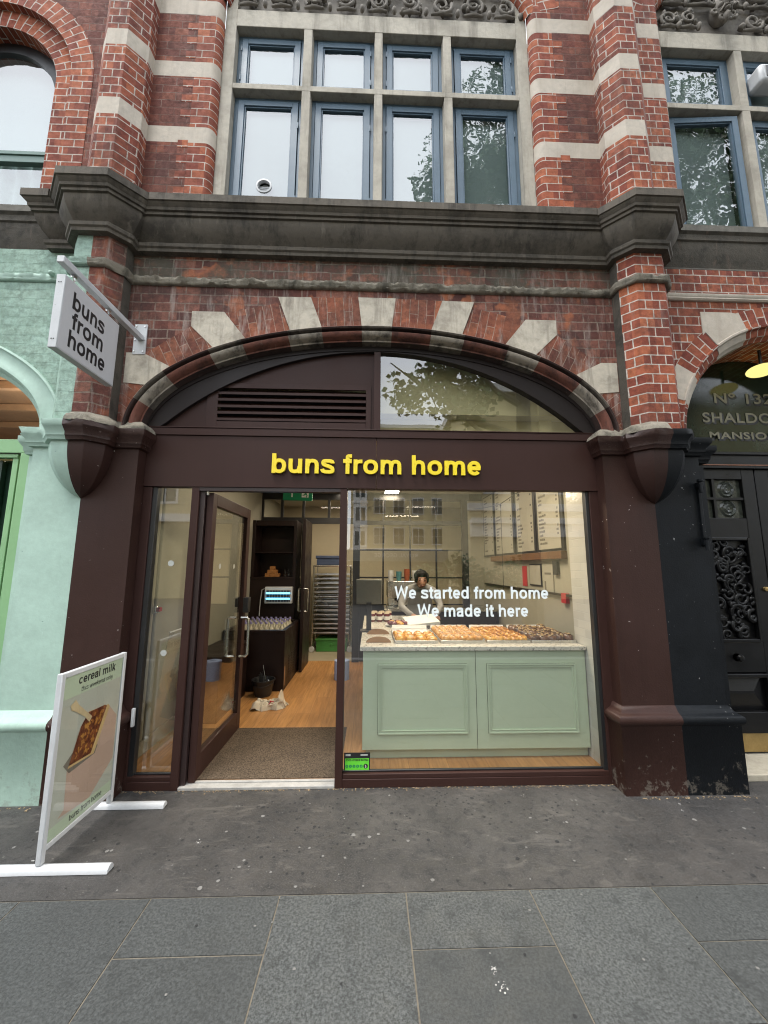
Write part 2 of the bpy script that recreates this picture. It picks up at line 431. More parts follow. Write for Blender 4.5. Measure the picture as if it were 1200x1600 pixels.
def mk_granite(name, base, amp=1.0, spec_scale=92):
    t = NT(name)
    pos = t.geo()
    n = t.noise(pos, spec_scale, 4, .85)
    n2 = t.noise(pos, 1.9, 5, .6)
    n3 = t.noise(pos, 9, 5, .65)
    c = t.mix(t.mapr(n, .40, .62), scaled(base, .38), scaled(base, 1.8 * amp))
    c = t.mix(t.mapr(n2, .35, .7, 0, .45), c, scaled(base, .55))
    c = t.mix(t.mapr(n3, .56, .68, 0, .55), c, scaled(base, .42))
    c = t.mix(t.mapr(t.noise(pos, 5.5, 6, .7, .5), .57, .66, 0, .5), c, scaled(base, .30))
    rnd = t.n('ShaderNodeAttribute', attribute_name='slab')
    c = t.mix(t.mapr(rnd.outputs['Fac'], 0, 1, 0, .6), c, scaled(base, .5))
    return t.bsdf(c, t.mapr(n3, .3, .7, .5, .8), 0, t.bump(n, .35, .004), .4)
M['slab'] = mk_granite('grey_granite_paving', (.070, .0745, .0735))
M['joint'] = simple('sand_joint', (.15, .13, .10), .95, var=.3, vscale=20, bump=.5)

def mk_terrazzo():
    t = NT('speckled_stone_top')
    pos = t.geo()
    v = t.n('ShaderNodeTexVoronoi', Vector=pos, Scale=75.0)
    f = t.mapr(t.n('ShaderNodeSeparateColor', Color=v.outputs['Color']).outputs[0], .45, .9)
    n = t.noise(pos, 40, 4, .7)
    c = t.mix(t.math('MULTIPLY', f, t.mapr(n, .4, .6)), (.62, .59, .52), (.22, .21, .19))
    return t.bsdf(c, .2, 0, None, .5)
M['terrazzo'] = mk_terrazzo()

def mk_tile():
    t = NT('glazed_white_wall_tile')
    uv = t.n('ShaderNodeUVMap', uv_map='UVMap').outputs[0]
    b = t.n('ShaderNodeTexBrick', offset=.5)
    t.set(b.inputs['Vector'], uv)
    for k, v in (('Color1', (.52, .51, .47)), ('Color2', (.46, .455, .42)), ('Mortar', (.48, .48, .45)), ('Scale', 1.0), ('Mortar Size', .003), ('Brick Width', .2), ('Row Height', .067)):
        t.set(b.inputs[k], v)
    n = t.noise(t.geo(), 14, 2, .5)
    h = t.math('SUBTRACT', t.math('MULTIPLY', n, .8), b.outputs['Fac'])
    return t.bsdf(b.outputs['Color'], .15, 0, t.bump(h, .5, .004), .5)
M['tile'] = mk_tile()

def bread(name, c_dark, c_lite, rough=.35, glaze=.3):
    t = NT(name)
    co = t.tc('Object')
    n = t.noise(co, 26, 4, .6)
    n2 = t.noise(co, 90, 3, .6)
    rnd = t.n('ShaderNodeObjectInfo').outputs['Random']
    f = t.math('ADD', t.mapr(n, .35, .65), t.math('MULTIPLY', t.math('SUBTRACT', rnd, .5), .5))
    c = t.mix(f, c_dark, c_lite)
    return t.bsdf(c, rough, 0, t.bump(t.math('ADD', n, t.math('MULTIPLY', n2, .4)), .5, .006), .5, glaze)
M['danish'] = bread('glazed_yellow_pastry', (.42, .16, .025), (.80, .46, .08))
M['cinnamon'] = bread('pink_brown_bun', (.46, .20, .045), (.74, .43, .13))
M['golden'] = bread('golden_knot', (.42, .17, .035), (.78, .45, .12))
M['choc'] = bread('chocolate_bun', (.05, .025, .016), (.16, .08, .045))
M['icing'] = simple('white_icing', (.72, .60, .44), .35, bump=.1)
M['nuts'] = simple('pale_biscuit_chunks', (.36, .25, .13), .7, var=.3, vscale=40)
M['caramel'] = bread('caramel_flakes', (.20, .05, .012), (.50, .24, .05))
M['cake_top'] = bread('baked_caramel_top', (.09, .02, .01), (.26, .08, .025))
M['crumb'] = simple('cake_side', (.55, .38, .17), .8)
M['poster_bg'] = simple('poster_pale_ground', (.47, .475, .40), .35, var=.05, vscale=3, bump=0)
M['poster_band'] = simple('poster_green_band', (.50, .58, .42), .35, var=.02, bump=0)
M['poster_kraft'] = simple('poster_brown_paper', (.50, .35, .27), .35, var=.05, vscale=5, bump=0)
M['poster_spoon'] = simple('poster_wood_spoon', (.62, .48, .28), .35, bump=0)
M['poster_shadow'] = simple('poster_print_dark', (.17, .15, .12), .35, bump=0)

# ------------------------------------------------------------------ building blocks
LINK = scene.collection.objects.link

def wl(o):
    v = Vector((0, 0, 0))
    while o is not None:
        v += o.location
        o = o.parent
    return v

def thing(name, label, cat, loc=(0, 0, 0), group=None, kind=None):
    o = bpy.data.objects.new(name, None)
    LINK(o)
    o.location = loc
    o.empty_display_size = .05
    o['label'] = label
    o['category'] = cat
    if group: o['group'] = group
    if kind: o['kind'] = kind
    return o

def tag(o, label=None, cat=None, group=None, kind=None):
    if label: o['label'] = label
    if cat: o['category'] = cat
    if group: o['group'] = group
    if kind: o['kind'] = kind
    return o

def dup(root, loc=None, rotz=None, label=None):
    r = root.copy(); LINK(r)
    if loc is not None: r.location = loc
    if rotz is not None: r.rotation_euler = (0, 0, rotz)
    if label: r['label'] = label
    for ch in list(root.children):
        c = ch.copy(); LINK(c); c.parent = r
        for g in ch.children:
            d = g.copy(); LINK(d); d.parent = c
    return r

class MB:
    def __init__(s):
        s.v, s.f = [], []
    def face(s, pts, uv=None, mi=0):
        pts = [Vector(p) for p in pts]
        if uv is None:
            n = Vector((0, 0, 0))
            for i in range(len(pts)):
                a, b = pts[i], pts[(i + 1) % len(pts)]
                n += a.cross(b)
            if n.length > 0: n.normalize()
            if abs(n.z) > .75:
                uv = [(p.x, p.y) for p in pts]
            else:
                t = Vector((-n.y, n.x, 0)); t = t.normalized() if t.length > 1e-6 else Vector((1, 0, 0))
                uv = [(p.dot(t), p.z) for p in pts]
        i0 = len(s.v)
        s.v += pts
        s.f.append(([i0 + k for k in range(len(pts))], uv, mi))
        return s
    def box(s, x0, x1, y0, y1, z0, z1, mi=0):
        if x0 > x1: x0, x1 = x1, x0
        if y0 > y1: y0, y1 = y1, y0
        if z0 > z1: z0, z1 = z1, z0
        c = [(x, y, z) for z in (z0, z1) for y in (y0, y1) for x in (x0, x1)]
        for q in ((0, 2, 3, 1), (4, 5, 7, 6), (0, 1, 5, 4), (2, 6, 7, 3), (0, 4, 6, 2), (1, 3, 7, 5)):
            s.face([c[i] for i in q], None, mi)
        return s
    def obox(s, c, ax, ay, az, mi=0):
        """oriented box: centre and three half-axis vectors"""
        c, ax, ay, az = Vector(c), Vector(ax), Vector(ay), Vector(az)
        p = [c + ax * i + ay * j + az * k for k in (-1, 1) for j in (-1, 1) for i in (-1, 1)]
        for q in ((0, 2, 3, 1), (4, 5, 7, 6), (0, 1, 5, 4), (2, 6, 7, 3), (0, 4, 6, 2), (1, 3, 7, 5)):
            s.face([p[i] for i in q], None, mi)
        return s
    def sweep(s, path, prof, mi=0, u0=0.0, close=False, mis=None, cap=False):
        """profile (out, z) carried along a plan path; outward is to the right of the path"""
        P = [Vector(p) for p in path]
        n = len(P)
        segn = []
        for i in range(n - 1):
            d = (P[i + 1] - P[i]).normalized()
            segn.append(Vector((d.y, -d.x)))
        mit = []
        for i in range(n):
            if i == 0: mit.append(segn[0])
            elif i == n - 1: mit.append(segn[-1])
            else:
                a, b = segn[i - 1], segn[i]
                mit.append((a + b) / (1 + a.dot(b)))
        cu = [u0]
        for i in range(n - 1): cu.append(cu[-1] + (P[i + 1] - P[i]).length)
        cv = [prof[0][1]]
        for k in range(len(prof) - 1):
            cv.append(cv[-1] + math.hypot(prof[k + 1][0] - prof[k][0], prof[k + 1][1] - prof[k][1]))
        for i in range(n - 1):
            for k in range(len(prof) - 1):
                q = []
                uv = []
                for (ii, kk) in ((i, k), (i + 1, k), (i + 1, k + 1), (i, k + 1)):
                    w = P[ii] + mit[ii] * prof[kk][0]
                    q.append((w.x, w.y, prof[kk][1]))
                    uv.append((cu[ii], cv[kk]))
                s.face(q, uv, mis[k] if mis else mi)
        if cap:
            for ii in (0, n - 1):
                q = [(*(P[ii] + mit[ii] * o), z) for o, z in prof]
                s.face(q if ii else q[::-1], None, mi)
        return s
    def rsweep(s, path, prof, amp, kmin, mi=0, step=.03, seed=0.):
        """sweep with worn, chipped arrises: profile points from kmin upward wander"""
        P = [Vector(p) for p in path]
        Q, mt = [], []
        segn = []
        for i in range(len(P) - 1):
            d = (P[i + 1] - P[i]).normalized(); segn.append(Vector((d.y, -d.x)))
        for i in range(len(P) - 1):
            m0 = segn[i] if i == 0 else (segn[i - 1] + segn[i]) / (1 + segn[i - 1].dot(segn[i]))
            m1 = segn[i] if i == len(P) - 2 else (segn[i] + segn[i + 1]) / (1 + segn[i].dot(segn[i + 1]))
            k = max(1, int((P[i + 1] - P[i]).length / step))
            for j in range(k + (i == len(P) - 2)):
                t = j / k
                Q.append(P[i].lerp(P[i + 1], t)); mt.append(m0.lerp(m1, t))
        def pt(i, k):
            o, z = prof[k]
            w = Q[i]
            if k >= kmin and o > .005:
                q = Vector((w.x * 11, w.y * 11, z * 14 + seed))
                nv = mnoise.noise(q) + .7 * mnoise.noise(q * 2.7)
                cut = max(0, nv - .15)
                o = max(.004, o * (1 - .55 * cut)); z -= amp * cut * 1.6 - amp * .4 * nv
            w = w + mt[i] * o
            return (w.x, w.y, z)
        for i in range(len(Q) - 1):
            for k in range(len(prof) - 1):
                s.face([pt(i, k), pt(i + 1, k), pt(i + 1, k + 1), pt(i, k + 1)], None, mi)
        return s
    def vwall(s, path, zs, mi=0, u0=0.0, mis=None):
        return s.sweep(path, [(0, z) for z in zs], mi, u0, mis=mis)
    def asweep(s, pts, nrm, prof, mis=0, dark=()):
        """profile (out, y) carried along a curve in the XZ plane with given in-plane normals"""
        L = [0]
        for i in range(len(pts) - 1): L.append(L[-1] + math.dist(pts[i], pts[i + 1]))
        V = [0]
        for k in range(len(prof) - 1): V.append(V[-1] + math.dist(prof[k], prof[k + 1]))
        for i in range(len(pts) - 1):
            m0 = mis[i] if isinstance(mis, (list, tuple)) else mis
            for k in range(len(prof) - 1):
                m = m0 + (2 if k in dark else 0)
                q, uv = [], []
                for ii, kk in ((i, k), (i + 1, k), (i + 1, k + 1), (i, k + 1)):
                    q.append((pts[ii][0] + nrm[ii][0] * prof[kk][0], prof[kk][1], pts[ii][1] + nrm[ii][1] * prof[kk][0]))
                    uv.append((V[kk], L[ii]))
                s.face(q, uv, m)
        return s
    def poly_prism(s, poly, y0, y1, mi=0, uvf=None):
        """polygon in XZ, extruded from y0 (front) to y1 (back)"""
        fr = [(x, y0, z) for x, z in poly]
        s.face(fr, [uvf(x, z) for x, z in poly] if uvf else [(x, z) for x, z in poly], mi)
        n = len(poly)
        for i in range(n):
            a, b = poly[i], poly[(i + 1) % n]
            s.face([(a[0], y0, a[1]), (a[0], y1, a[1]), (b[0], y1, b[1]), (b[0], y0, b[1])], None, mi)
        s.face([(x, y1, z) for x, z in reversed(poly)], None, mi)
        return s
    def tube(s, pts, r, seg=8, mi=0, caps=True):
        pts = [Vector(p) for p in pts]
        rs = r if isinstance(r, (list, tuple)) else [r] * len(pts)
        rings = []
        up = Vector((0, 0, 1))
        prev = None
        for i, p in enumerate(pts):
            d = (pts[min(i + 1, len(pts) - 1)] - pts[max(i - 1, 0)]).normalized()
            if prev is None:
                a = d.cross(up)
                if a.length < 1e-3: a = d.cross(Vector((1, 0, 0)))
            else:
                a = prev - d * prev.dot(d)
                if a.length < 1e-5: a = d.cross(up)
            a.normalize(); prev = a
            b = d.cross(a)
            rings.append([p + (a * math.cos(2 * math.pi * j / seg) + b * math.sin(2 * math.pi * j / seg)) * rs[i] for j in range(seg)])
        for i in range(len(rings) - 1):
            for j in range(seg):
                k = (j + 1) % seg
                s.face([rings[i][j], rings[i + 1][j], rings[i + 1][k], rings[i][k]], None, mi)
        if caps:
            s.face(rings[0], None, mi); s.face(rings[-1][::-1], None, mi)
        return s
    def lathe(s, prof, c=(0, 0, 0), seg=16, mi=0, axis='z'):
        def P(r, h, a):
            x, y = r * math.cos(a), r * math.sin(a)
            if axis == 'z': return (c[0] + x, c[1] + y, c[2] + h)
            if axis == 'y': return (c[0] + x, c[1] + h, c[2] + y)
            return (c[0] + h, c[1] + x, c[2] + y)
        for k in range(len(prof) - 1):
            for j in range(seg):
                a0, a1 = 2 * math.pi * j / seg, 2 * math.pi * (j + 1) / seg
                q = [P(*prof[k], a0), P(*prof[k], a1), P(*prof[k + 1], a1), P(*prof[k + 1], a0)]
                if prof[k][0] < 1e-6: q = q[1:]
                elif prof[k + 1][0] < 1e-6: q = q[:3]
                s.face(q, None, mi)
        return s
    def blob(s, c, r, seg=10, rings=7, mi=0, amp=0., freq=4., seed=0):
        g = []
        for i in range(rings + 1):
            th = math.pi * i / rings
            row = []
            for j in range(seg):
                ph = 2 * math.pi * j / seg
                d = Vector((math.sin(th) * math.cos(ph), math.sin(th) * math.sin(ph), math.cos(th)))
                k = 1 + amp * mnoise.noise(d * freq * .5 + Vector((seed * 7.3, seed * 1.7, 0)))
                row.append(Vector(c) + Vector((d.x * r[0], d.y * r[1], d.z * r[2])) * k)
            g.append(row)
        for i in range(rings):
            for j in range(seg):
                k = (j + 1) % seg
                q = [g[i][j], g[i + 1][j], g[i + 1][k], g[i][k]]
                if i == 0: q = [g[0][0], g[1][j], g[1][k]]
                elif i == rings - 1: q = [g[i][j], g[rings][0], g[i][k]]
                s.face(q, None, mi)
        return s
    def mesh(s, name, mats, off=(0, 0, 0), merge=True, ang=35):
        me = bpy.data.meshes.new(name)
        off = Vector(off)
        me.from_pydata([v - off for v in s.v], [], [f[0] for f in s.f])
        uvl = me.uv_layers.new(name='UVMap')
        flat = []
        for f in s.f:
            for u in f[1]: flat += [u[0], u[1]]
        uvl.data.foreach_set('uv', flat)
        me.polygons.foreach_set('material_index', [f[2] for f in s.f])
        for m in (mats if isinstance(mats, (list, tuple)) else [mats]):
            me.materials.append(M[m] if isinstance(m, str) else m)
        if merge:
            bm = bmesh.new(); bm.from_mesh(me)
            bmesh.ops.remove_doubles(bm, verts=bm.verts, dist=1e-4)
            bmesh.ops.recalc_face_normals(bm, faces=bm.faces)
            bm.to_mesh(me); bm.free()
            me.polygons.foreach_set('use_smooth', [True] * len(me.polygons))
            me.set_sharp_from_angle(angle=R(ang))
        me.update()
        return me
    def build(s, name, mats, parent=None, bevel=0, label=None, local=False, merge=True, ang=35):
        off = (0, 0, 0) if (parent is None or local) else wl(parent)
        me = s.mesh(name, mats, off, merge, ang)
        o = bpy.data.objects.new(name, me)
        LINK(o)
        if parent is not None: o.parent = parent
        if bevel:
            b = o.modifiers.new('bevel', 'BEVEL')
            b.width = bevel; b.segments = 2; b.limit_method = 'ANGLE'; b.angle_limit = R(40)
            b.harden_normals = False
        if label: o['label'] = label
        return o

def text_mesh(body, size, mat, extrude=.004, bold=0.0, align='LEFT', spacing=1.0, width=None, shear=0):
    cu = bpy.data.curves.new('lettering', 'FONT')
    cu.body = body
    cu.size = size
    cu.extrude = extrude
    cu.offset = bold
    cu.align_x = align
    cu.space_character = spacing
    cu.resolution_u = 6
    o = bpy.data.objects.new('tmp_text', cu)
    LINK(o)
    dg = bpy.context.evaluated_depsgraph_get()
    me = bpy.data.meshes.new_from_object(o.evaluated_get(dg))
    bpy.data.objects.remove(o)
    me.materials.clear()
    me.materials.append(M[mat])
    xs = [v.co.x for v in me.vertices]
    if width and xs:
        k = width / (max(xs) - min(xs))
        x0 = min(xs)
        for v in me.vertices:
            v.co.x = (v.co.x - x0) * k if align == 'LEFT' else v.co.x * k
    return me

def put_text(name, me, loc, facing='-y', parent=None, rot=0.0):
    """lettering mesh stood upright; facing is the direction it is read from"""
    if facing == '-y': m = Matrix(((1, 0, 0), (0, 0, -1), (0, 1, 0))).to_4x4()
    elif facing == '+x': m = Matrix(((0, 0, 1), (1, 0, 0), (0, 1, 0))).to_4x4()
    elif facing == '-x': m = Matrix(((0, 0, -1), (-1, 0, 0), (0, 1, 0))).to_4x4()
    elif facing == '+y': m = Matrix(((-1, 0, 0), (0, 0, 1), (0, 1, 0))).to_4x4()
    m = m @ Matrix.Rotation(rot, 4, 'Z')
    me.transform(m)
    me.transform(Matrix.Translation(Vector(loc) - (wl(parent) if parent else Vector((0, 0, 0)))))
    o = bpy.data.objects.new(name, me)
    LINK(o)
    if parent: o.parent = parent
    return o

def ell(xc, zc, a, b, n, t0=0.0, t1=math.pi):
    """points and outward normals of an elliptical arch from right (t=0) to left (t=pi)"""
    P, N = [], []
    for i in range(n + 1):
        t = t0 + (t1 - t0) * i / n
        P.append((xc + a * math.cos(t), zc + b * math.sin(t)))
        nx, nz = math.cos(t) / a, math.sin(t) / b
        l = math.hypot(nx, nz)
        N.append((nx / l, nz / l))
    return P, N

# ------------------------------------------------------------------ plain grotesque lettering, drawn as strokes
def _bz(p0, p1, p2, p3, n=9):
    out = []
    for i in range(n + 1):
        t = i / n; u = 1 - t
        out.append((u**3*p0[0] + 3*u*u*t*p1[0] + 3*u*t*t*p2[0] + t**3*p3[0], u**3*p0[1] + 3*u*u*t*p1[1] + 3*u*t*t*p2[1] + t**3*p3[1]))
    return out
def _ell(cx, cz, rx, rz, a0, a1, n=26, p=2.25):
    out = []
    for i in range(n + 1):
        a = R(a0 + (a1 - a0) * i / n)
        c, s = math.cos(a), math.sin(a)
        out.append((cx + rx * math.copysign(abs(c) ** (2 / p), c), cz + rz * math.copysign(abs(s) ** (2 / p), s)))
    return out
def _arch(x0, x1, z, w, xh=.53, foot=0.0):
    """shoulder of n, m, h: out of the stem, over and down"""
    t = xh + .008 - w / 2
    k = (x1 - x0)
    a = _bz((x0 + w * .1, t - .20), (x0 + w * .1, t - .04), (x0 + k * .28, t), (x0 + k * .56, t))
    b = _bz((x0 + k * .56, t), (x0 + k * .86, t), (x1, t - .06), (x1, t - .19))
    return a + b[1:] + [(x1, foot)]
def glyph(ch, w):
    """list of (points, closed) strokes and the advance width; em = 1"""
    h = w / 2; xh, asc = .53, .72
    rb = .265 + .010 - h
    if ch == 'n': return [([(.062 + h, 0), (.062 + h, xh)], 0), (_arch(.062 + h, .55 - h, 0, w), 0)], .61
    if ch == 'h': return [([(.062 + h, 0), (.062 + h, asc)], 0), (_arch(.062 + h, .55 - h, 0, w), 0)], .61
    if ch == 'm': return [([(.062 + h, 0), (.062 + h, xh)], 0), (_arch(.062 + h, .445, 0, w), 0), (_arch(.445, .828 - h, 0, w), 0)], .89
    if ch == 'u': return [([(.55 - h, 0), (.55 - h, xh)], 0), ([(.61 - x, xh - z) for x, z in _arch(.062 + h, .55 - h, 0, w)], 0)], .61
    if ch == 'r': return [([(.062 + h, 0), (.062 + h, xh)], 0), (_bz((.062 + h, .30), (.062 + h, .42), (.20, xh - h * .9), (.385, xh - h * .9)), 0)], .39
    if ch == 'o': return [(_ell(.305, .265, .272 - h, rb, 0, 360), 1)], .61
    if ch == 'b': return [([(.062 + h, 0), (.062 + h, asc)], 0), (_ell(.325, .265, .25 - h, rb, 0, 360), 1)], .61
    if ch == 'd': return [([(.55 - h, 0), (.55 - h, asc)], 0), (_ell(.286, .265, .25 - h, rb, 0, 360), 1)], .61
    if ch == 'c': return [(_ell(.29, .265, .25 - h, rb, 38, 322), 0)], .56
    if ch == 'e': return [([(.05 + h, .262), (.515, .262)], 0), (_ell(.28, .265, .245 - h, rb, -2, 322), 0)], .56
    if ch == 's':
        t, b = xh + .008 - h, h - .008
        p = _bz((.478 - h * .4, .375), (.455, .46), (.37, t), (.27, t)) + _bz((.27, t), (.15, t), (.035 + h, .47), (.035 + h, .392))[1:] + _bz((.035 + h, .392), (.035 + h, .27), (.52 - h, .30), (.52 - h, .152))[1:] + _bz((.52 - h, .152), (.52 - h, .06), (.40, b), (.275, b))[1:] + _bz((.275, b), (.15, b), (.085, .08), (.035 + h * .5, .168))[1:]
        return [(p, 0)], .55
    if ch == 'f': return [([(.105 + h, 0)] + [(.105 + h, .55)] + _bz((.105 + h, .56), (.105 + h, .67), (.19, asc - h * .9), (.335, asc - h * .9))[1:], 0), ([(.01, xh - h * .85), (.325, xh - h * .85)], 0)], .335
    if ch == 't': return [([(.09 + h, .685), (.09 + h, .17)] + _bz((.09 + h, .16), (.09 + h, .05), (.16, h * .85), (.315, h * .85))[1:], 0), ([(.008, xh - h * .85), (.315, xh - h * .85)], 0)], .335
    if ch == 'a':
        t = xh + .008 - h
        return [(_bz((.055 + h * .6, .365), (.07, .46), (.17, t), (.27, t)) + _bz((.27, t), (.41, t), (.485 - h, .47), (.485 - h, .36))[1:] + [(.485 - h, .10), (.512 - h, 0)], 0),
                (_bz((.485 - h, .318), (.40, .29), (.035 + h, .33), (.035 + h, .145)) + _bz((.035 + h, .145), (.035 + h, .06), (.12, h - .008), (.215, h - .008))[1:] + _bz((.215, h - .008), (.36, h - .008), (.485 - h, .07), (.485 - h, .20))[1:], 0)], .555
    if ch == 'i': return [([(.068 + h, 0), (.068 + h, xh)], 0), ([(.068 + h, asc - w * .95), (.068 + h, asc)], 0)], .275
    if ch == 'l': return [([(.068 + h, 0), (.068 + h, asc)], 0)], .275
    if ch == 'k': return [([(.062 + h, 0), (.062 + h, asc)], 0), ([(.062 + w, .17), (.47, xh + .03)], 0), ([(.24, .33), (.505, -.02)], 0)], .555
    if ch == 'w': return [([(.01 + h, xh), (.215, h), (.39, xh - h), (.565, h), (.77 - h, xh)], 0)], .78
    if ch == 'y': return [([(.015 + h, xh), (.285, .02)], 0), ([(.535 - h, xh), (.32, -.06)] + _bz((.32, -.06), (.28, -.17), (.22, -.20 + h * .5), (.08, -.2 + h))[1:], 0)], .555
    if ch == 'W': return [([(.01 + h, asc), (.235, h), (.47, asc - h), (.705, h), (.93 - h, asc)], 0)], .945
    return [], .275
def letters(body, size, mat, depth=.004, weight=.115, width=None, track=0.0):
    """upright sans lettering as one mesh in the XY plane, facing +Z, first stroke starting at x = 0"""
    m = MB()
    x = 0.0
    strokes = []
    for ch in body:
        st_, adv = glyph(ch, weight)
        for pts, cl in st_: strokes.append(([(x + px_, pz_) for px_, pz_ in pts], cl))
        x += adv + track
    xs = [p[0] for s_ in strokes for p in s_[0]]
    x0, x1 = min(xs) - weight / 2, max(xs) + weight / 2
    kx = (width / (x1 - x0)) if width else size
    ky = size
    h = weight / 2
    for si, (pts, cl) in enumerate(strokes):
        P = [Vector(p) for p in pts]
        if cl: P = P[:-1]
        n = len(P)
        L_, R__ = [], []
        for i in range(n):
            a = P[i - 1] if (i > 0 or cl) else None
            c = P[(i + 1) % n] if (i < n - 1 or cl) else None
            d0 = (P[i] - a).normalized() if a is not None else None
            d1 = (c - P[i]).normalized() if c is not None else None
            if d0 is None: d0 = d1
            if d1 is None: d1 = d0
            n0, n1 = Vector((-d0.y, d0.x)), Vector((-d1.y, d1.x))
            k = (n0 + n1) / max(.25, 1 + n0.dot(n1))
            hh = h * (.90 if abs((d0 + d1).normalized().x) > .75 else 1.0) if n > 4 else h
            L_.append(P[i] + k * hh); R__.append(P[i] - k * hh)
        zt = depth + (si % 3) * min(.0003, depth * .1)
        V = lambda v, z: ((v.x - x0) * kx, v.y * ky, z)
        rng_ = range(n if cl else n - 1)
        for i in rng_:
            j = (i + 1) % n
            m.face([V(R__[i], zt), V(R__[j], zt), V(L_[j], zt), V(L_[i], zt)])
            m.face([V(L_[i], zt), V(L_[j], zt), V(L_[j], 0), V(L_[i], 0)])
            m.face([V(R__[j], zt), V(R__[i], zt), V(R__[i], 0), V(R__[j], 0)])
        if not cl:
            m.face([V(L_[0], zt), V(L_[0], 0), V(R__[0], 0), V(R__[0], zt)])
            m.face([V(R__[-1], zt), V(R__[-1], 0), V(L_[-1], 0), V(L_[-1], zt)])
    return m.mesh('lettering', mat, ang=30)

XC = 0.03                       # centre line of the shop bay
PXL, PXR = -2.08, 2.13          # centres of the two piers
YW = -0.10                      # face of the brick wall
ZS = [4.30, 4.985, 5.14, 5.645, 5.80, 6.305, 6.46, 6.965, 7.12, 7.6]   # brick / stone bands of the upper storey

# ------------------------------------------------------------------ ground
g = MB()
g.box(-14, 14, -.855, .0, -.2, 0.0)
tarmac = g.build('pavement', 'tarmac'); tag(tarmac, 'dark stained asphalt strip of pavement along the shopfronts', 'pavement', kind='structure')

rng = random.Random(5)
g = MB()
g.face([(-14, -3.6, -.0035), (14, -3.6, -.0035), (14, -.855, -.0035), (-14, -.855, -.0035)], None, 1)
colw = .5815
slab_rand = []
def slab(x0, x1, y0, y1):
    j = .0032
    r = rng.random()
    z = rng.uniform(-.0015, .001)
    n0 = len(g.f)
    g.box(x0 + j, x1 - j, y0 + j, y1 - j, -.03, z)
    slab_rand.extend([r] * (len(g.f) - n0))
slab_rand.append(0)
for k in range(-23, 23):
    x0 = -.405 + colw * k
    long_first = (k % 2 == 0)
    y = -.858
    first = True
    while y > -3.6:
        ln = .272 if (first and not long_first) else .555
        slab(x0, x0 + colw, max(-3.6, y - ln), y)
        y -= ln
        first = False
slabs = g.build('pavement_slabs', ['slab', 'joint'], merge=False)
at = slabs.data.attributes.new('slab', 'FLOAT', 'FACE')
at.data.foreach_set('value', slab_rand)
bv = slabs.modifiers.new('bevel', 'BEVEL'); bv.width = .0018; bv.segments = 1
tag(slabs, 'rows of grey granite paving slabs in front of the asphalt strip', 'pavement', kind='structure')
g = MB(); g.box(-60, 60, -3.75, -3.603, -.2, -.004)
tag(g.build('kerb', 'kerb'), 'granite kerb along the street edge of the pavement', 'kerb', kind='structure')
g = MB(); g.face([(-200, -200, -.125), (200, -200, -.125), (200, -3.7, -.125), (-200, -3.7, -.125)])
tag(g.build('road', 'tarmac_road'), 'asphalt street behind the viewer', 'road', kind='structure')
g = MB(); g.face([(-200, -3.65, -.21), (200, -3.65, -.21), (200, 200, -.21), (-200, 200, -.21)])
tag(g.build('ground', 'tarmac_road'), 'ground under the buildings', 'ground', kind='structure')

# trodden gum, droppings and crumbs on the pavement: countless
g = MB()
def splat(x, y, r, z, mi):
    n = 9
    g.face([(x + r * rng.uniform(.7, 1.15) * math.cos(2 * math.pi * i / n), y + r * rng.uniform(.7, 1.1) * math.sin(2 * math.pi * i / n), z) for i in range(n)], None, mi)
for i in range(260):
    x, y = rng.uniform(-2.4, 2.6), -rng.random() ** .8 * .84 - .01
    splat(x, y, rng.choice([.003, .004, .005, .006, .008, .011]) * rng.uniform(.7, 1.3), .0012 + i * 2e-6, rng.choice([0, 0, 1, 1, 1]))
for i in range(60):
    x, y = rng.uniform(-1.6, 2.2), rng.uniform(-2.2, -.87)
    splat(x, y, rng.uniform(.003, .007), .0022 + i * 2e-6, rng.choice([0, 1]))
for cx, cy, k in ((-.93, -.50, 16), (-1.72, -.62, 6), (.475, -1.22, 26), (.49, -1.28, 22), (1.95, -.3, 9), (1.02, -.12, 5), (-.15, -.3, 6)):
    for i in range(k):
        splat(cx + rng.gauss(0, .008), cy + rng.gauss(0, .010), rng.choice([.0006, .0009, .0014, .0022, .0034]) * rng.uniform(.8, 1.3), .0030 + i * 3e-6, 2)
for i in range(330):      # dark drips and trodden specks
    cx, cy = rng.choice(((.35, -.2), (1.2, -.25), (-.35, -.5), (-.5, -.2), (1.75, -.45), (.7, -.12)))
    splat(cx + rng.gauss(0, .28), min(-.01, max(-.84, cy + rng.gauss(0, .10))), rng.choice([.002, .003, .005, .008]), .0008 + i * 1e-6, 1)
for i in range(420):      # crumbs and leaf bits caught along the sill line
    x = rng.uniform(-1.7, 1.75)
    splat(x, -.004 - abs(rng.gauss(0, .014)), rng.uniform(.0015, .006), .0020 + i * 1e-6, 3)
for i in range(150):
    x = rng.choice([rng.uniform(-3, -2.1), rng.uniform(1.8, 2.6)])
    splat(x, -.165 - abs(rng.gauss(0, .02)), rng.uniform(.002, .007), .0026 + i * 1e-6, 3)
tag(g.build('litter', ['gum', 'gum_dark', 'dropping', 'dry_leaf'], merge=False), 'gum spots, droppings and crumbs trodden into the pavement', 'litter', kind='stuff')

# ------------------------------------------------------------------ the three buildings
shop = thing('shop_building', 'red brick shop building with one wide brown arched shopfront and stone mullioned windows above', 'building', (XC, 0, 0))
mint = thing('neighbour_building', 'neighbouring building with mint green painted ground floor and a round arched brick window above', 'building', (-4.195, 0, 0))
mans = thing('mansion_building', 'red brick mansion entrance with black panelled doors under a round brick arch', 'building', (3.36, 0, 0))

def half_path(pts, xc, sgn):
    q = [(xc + sgn * x, y) for x, y in pts]
    return q if sgn > 0 else q[::-1]
def plen(p):
    return sum(math.dist(p[i], p[i + 1]) for i in range(len(p) - 1))

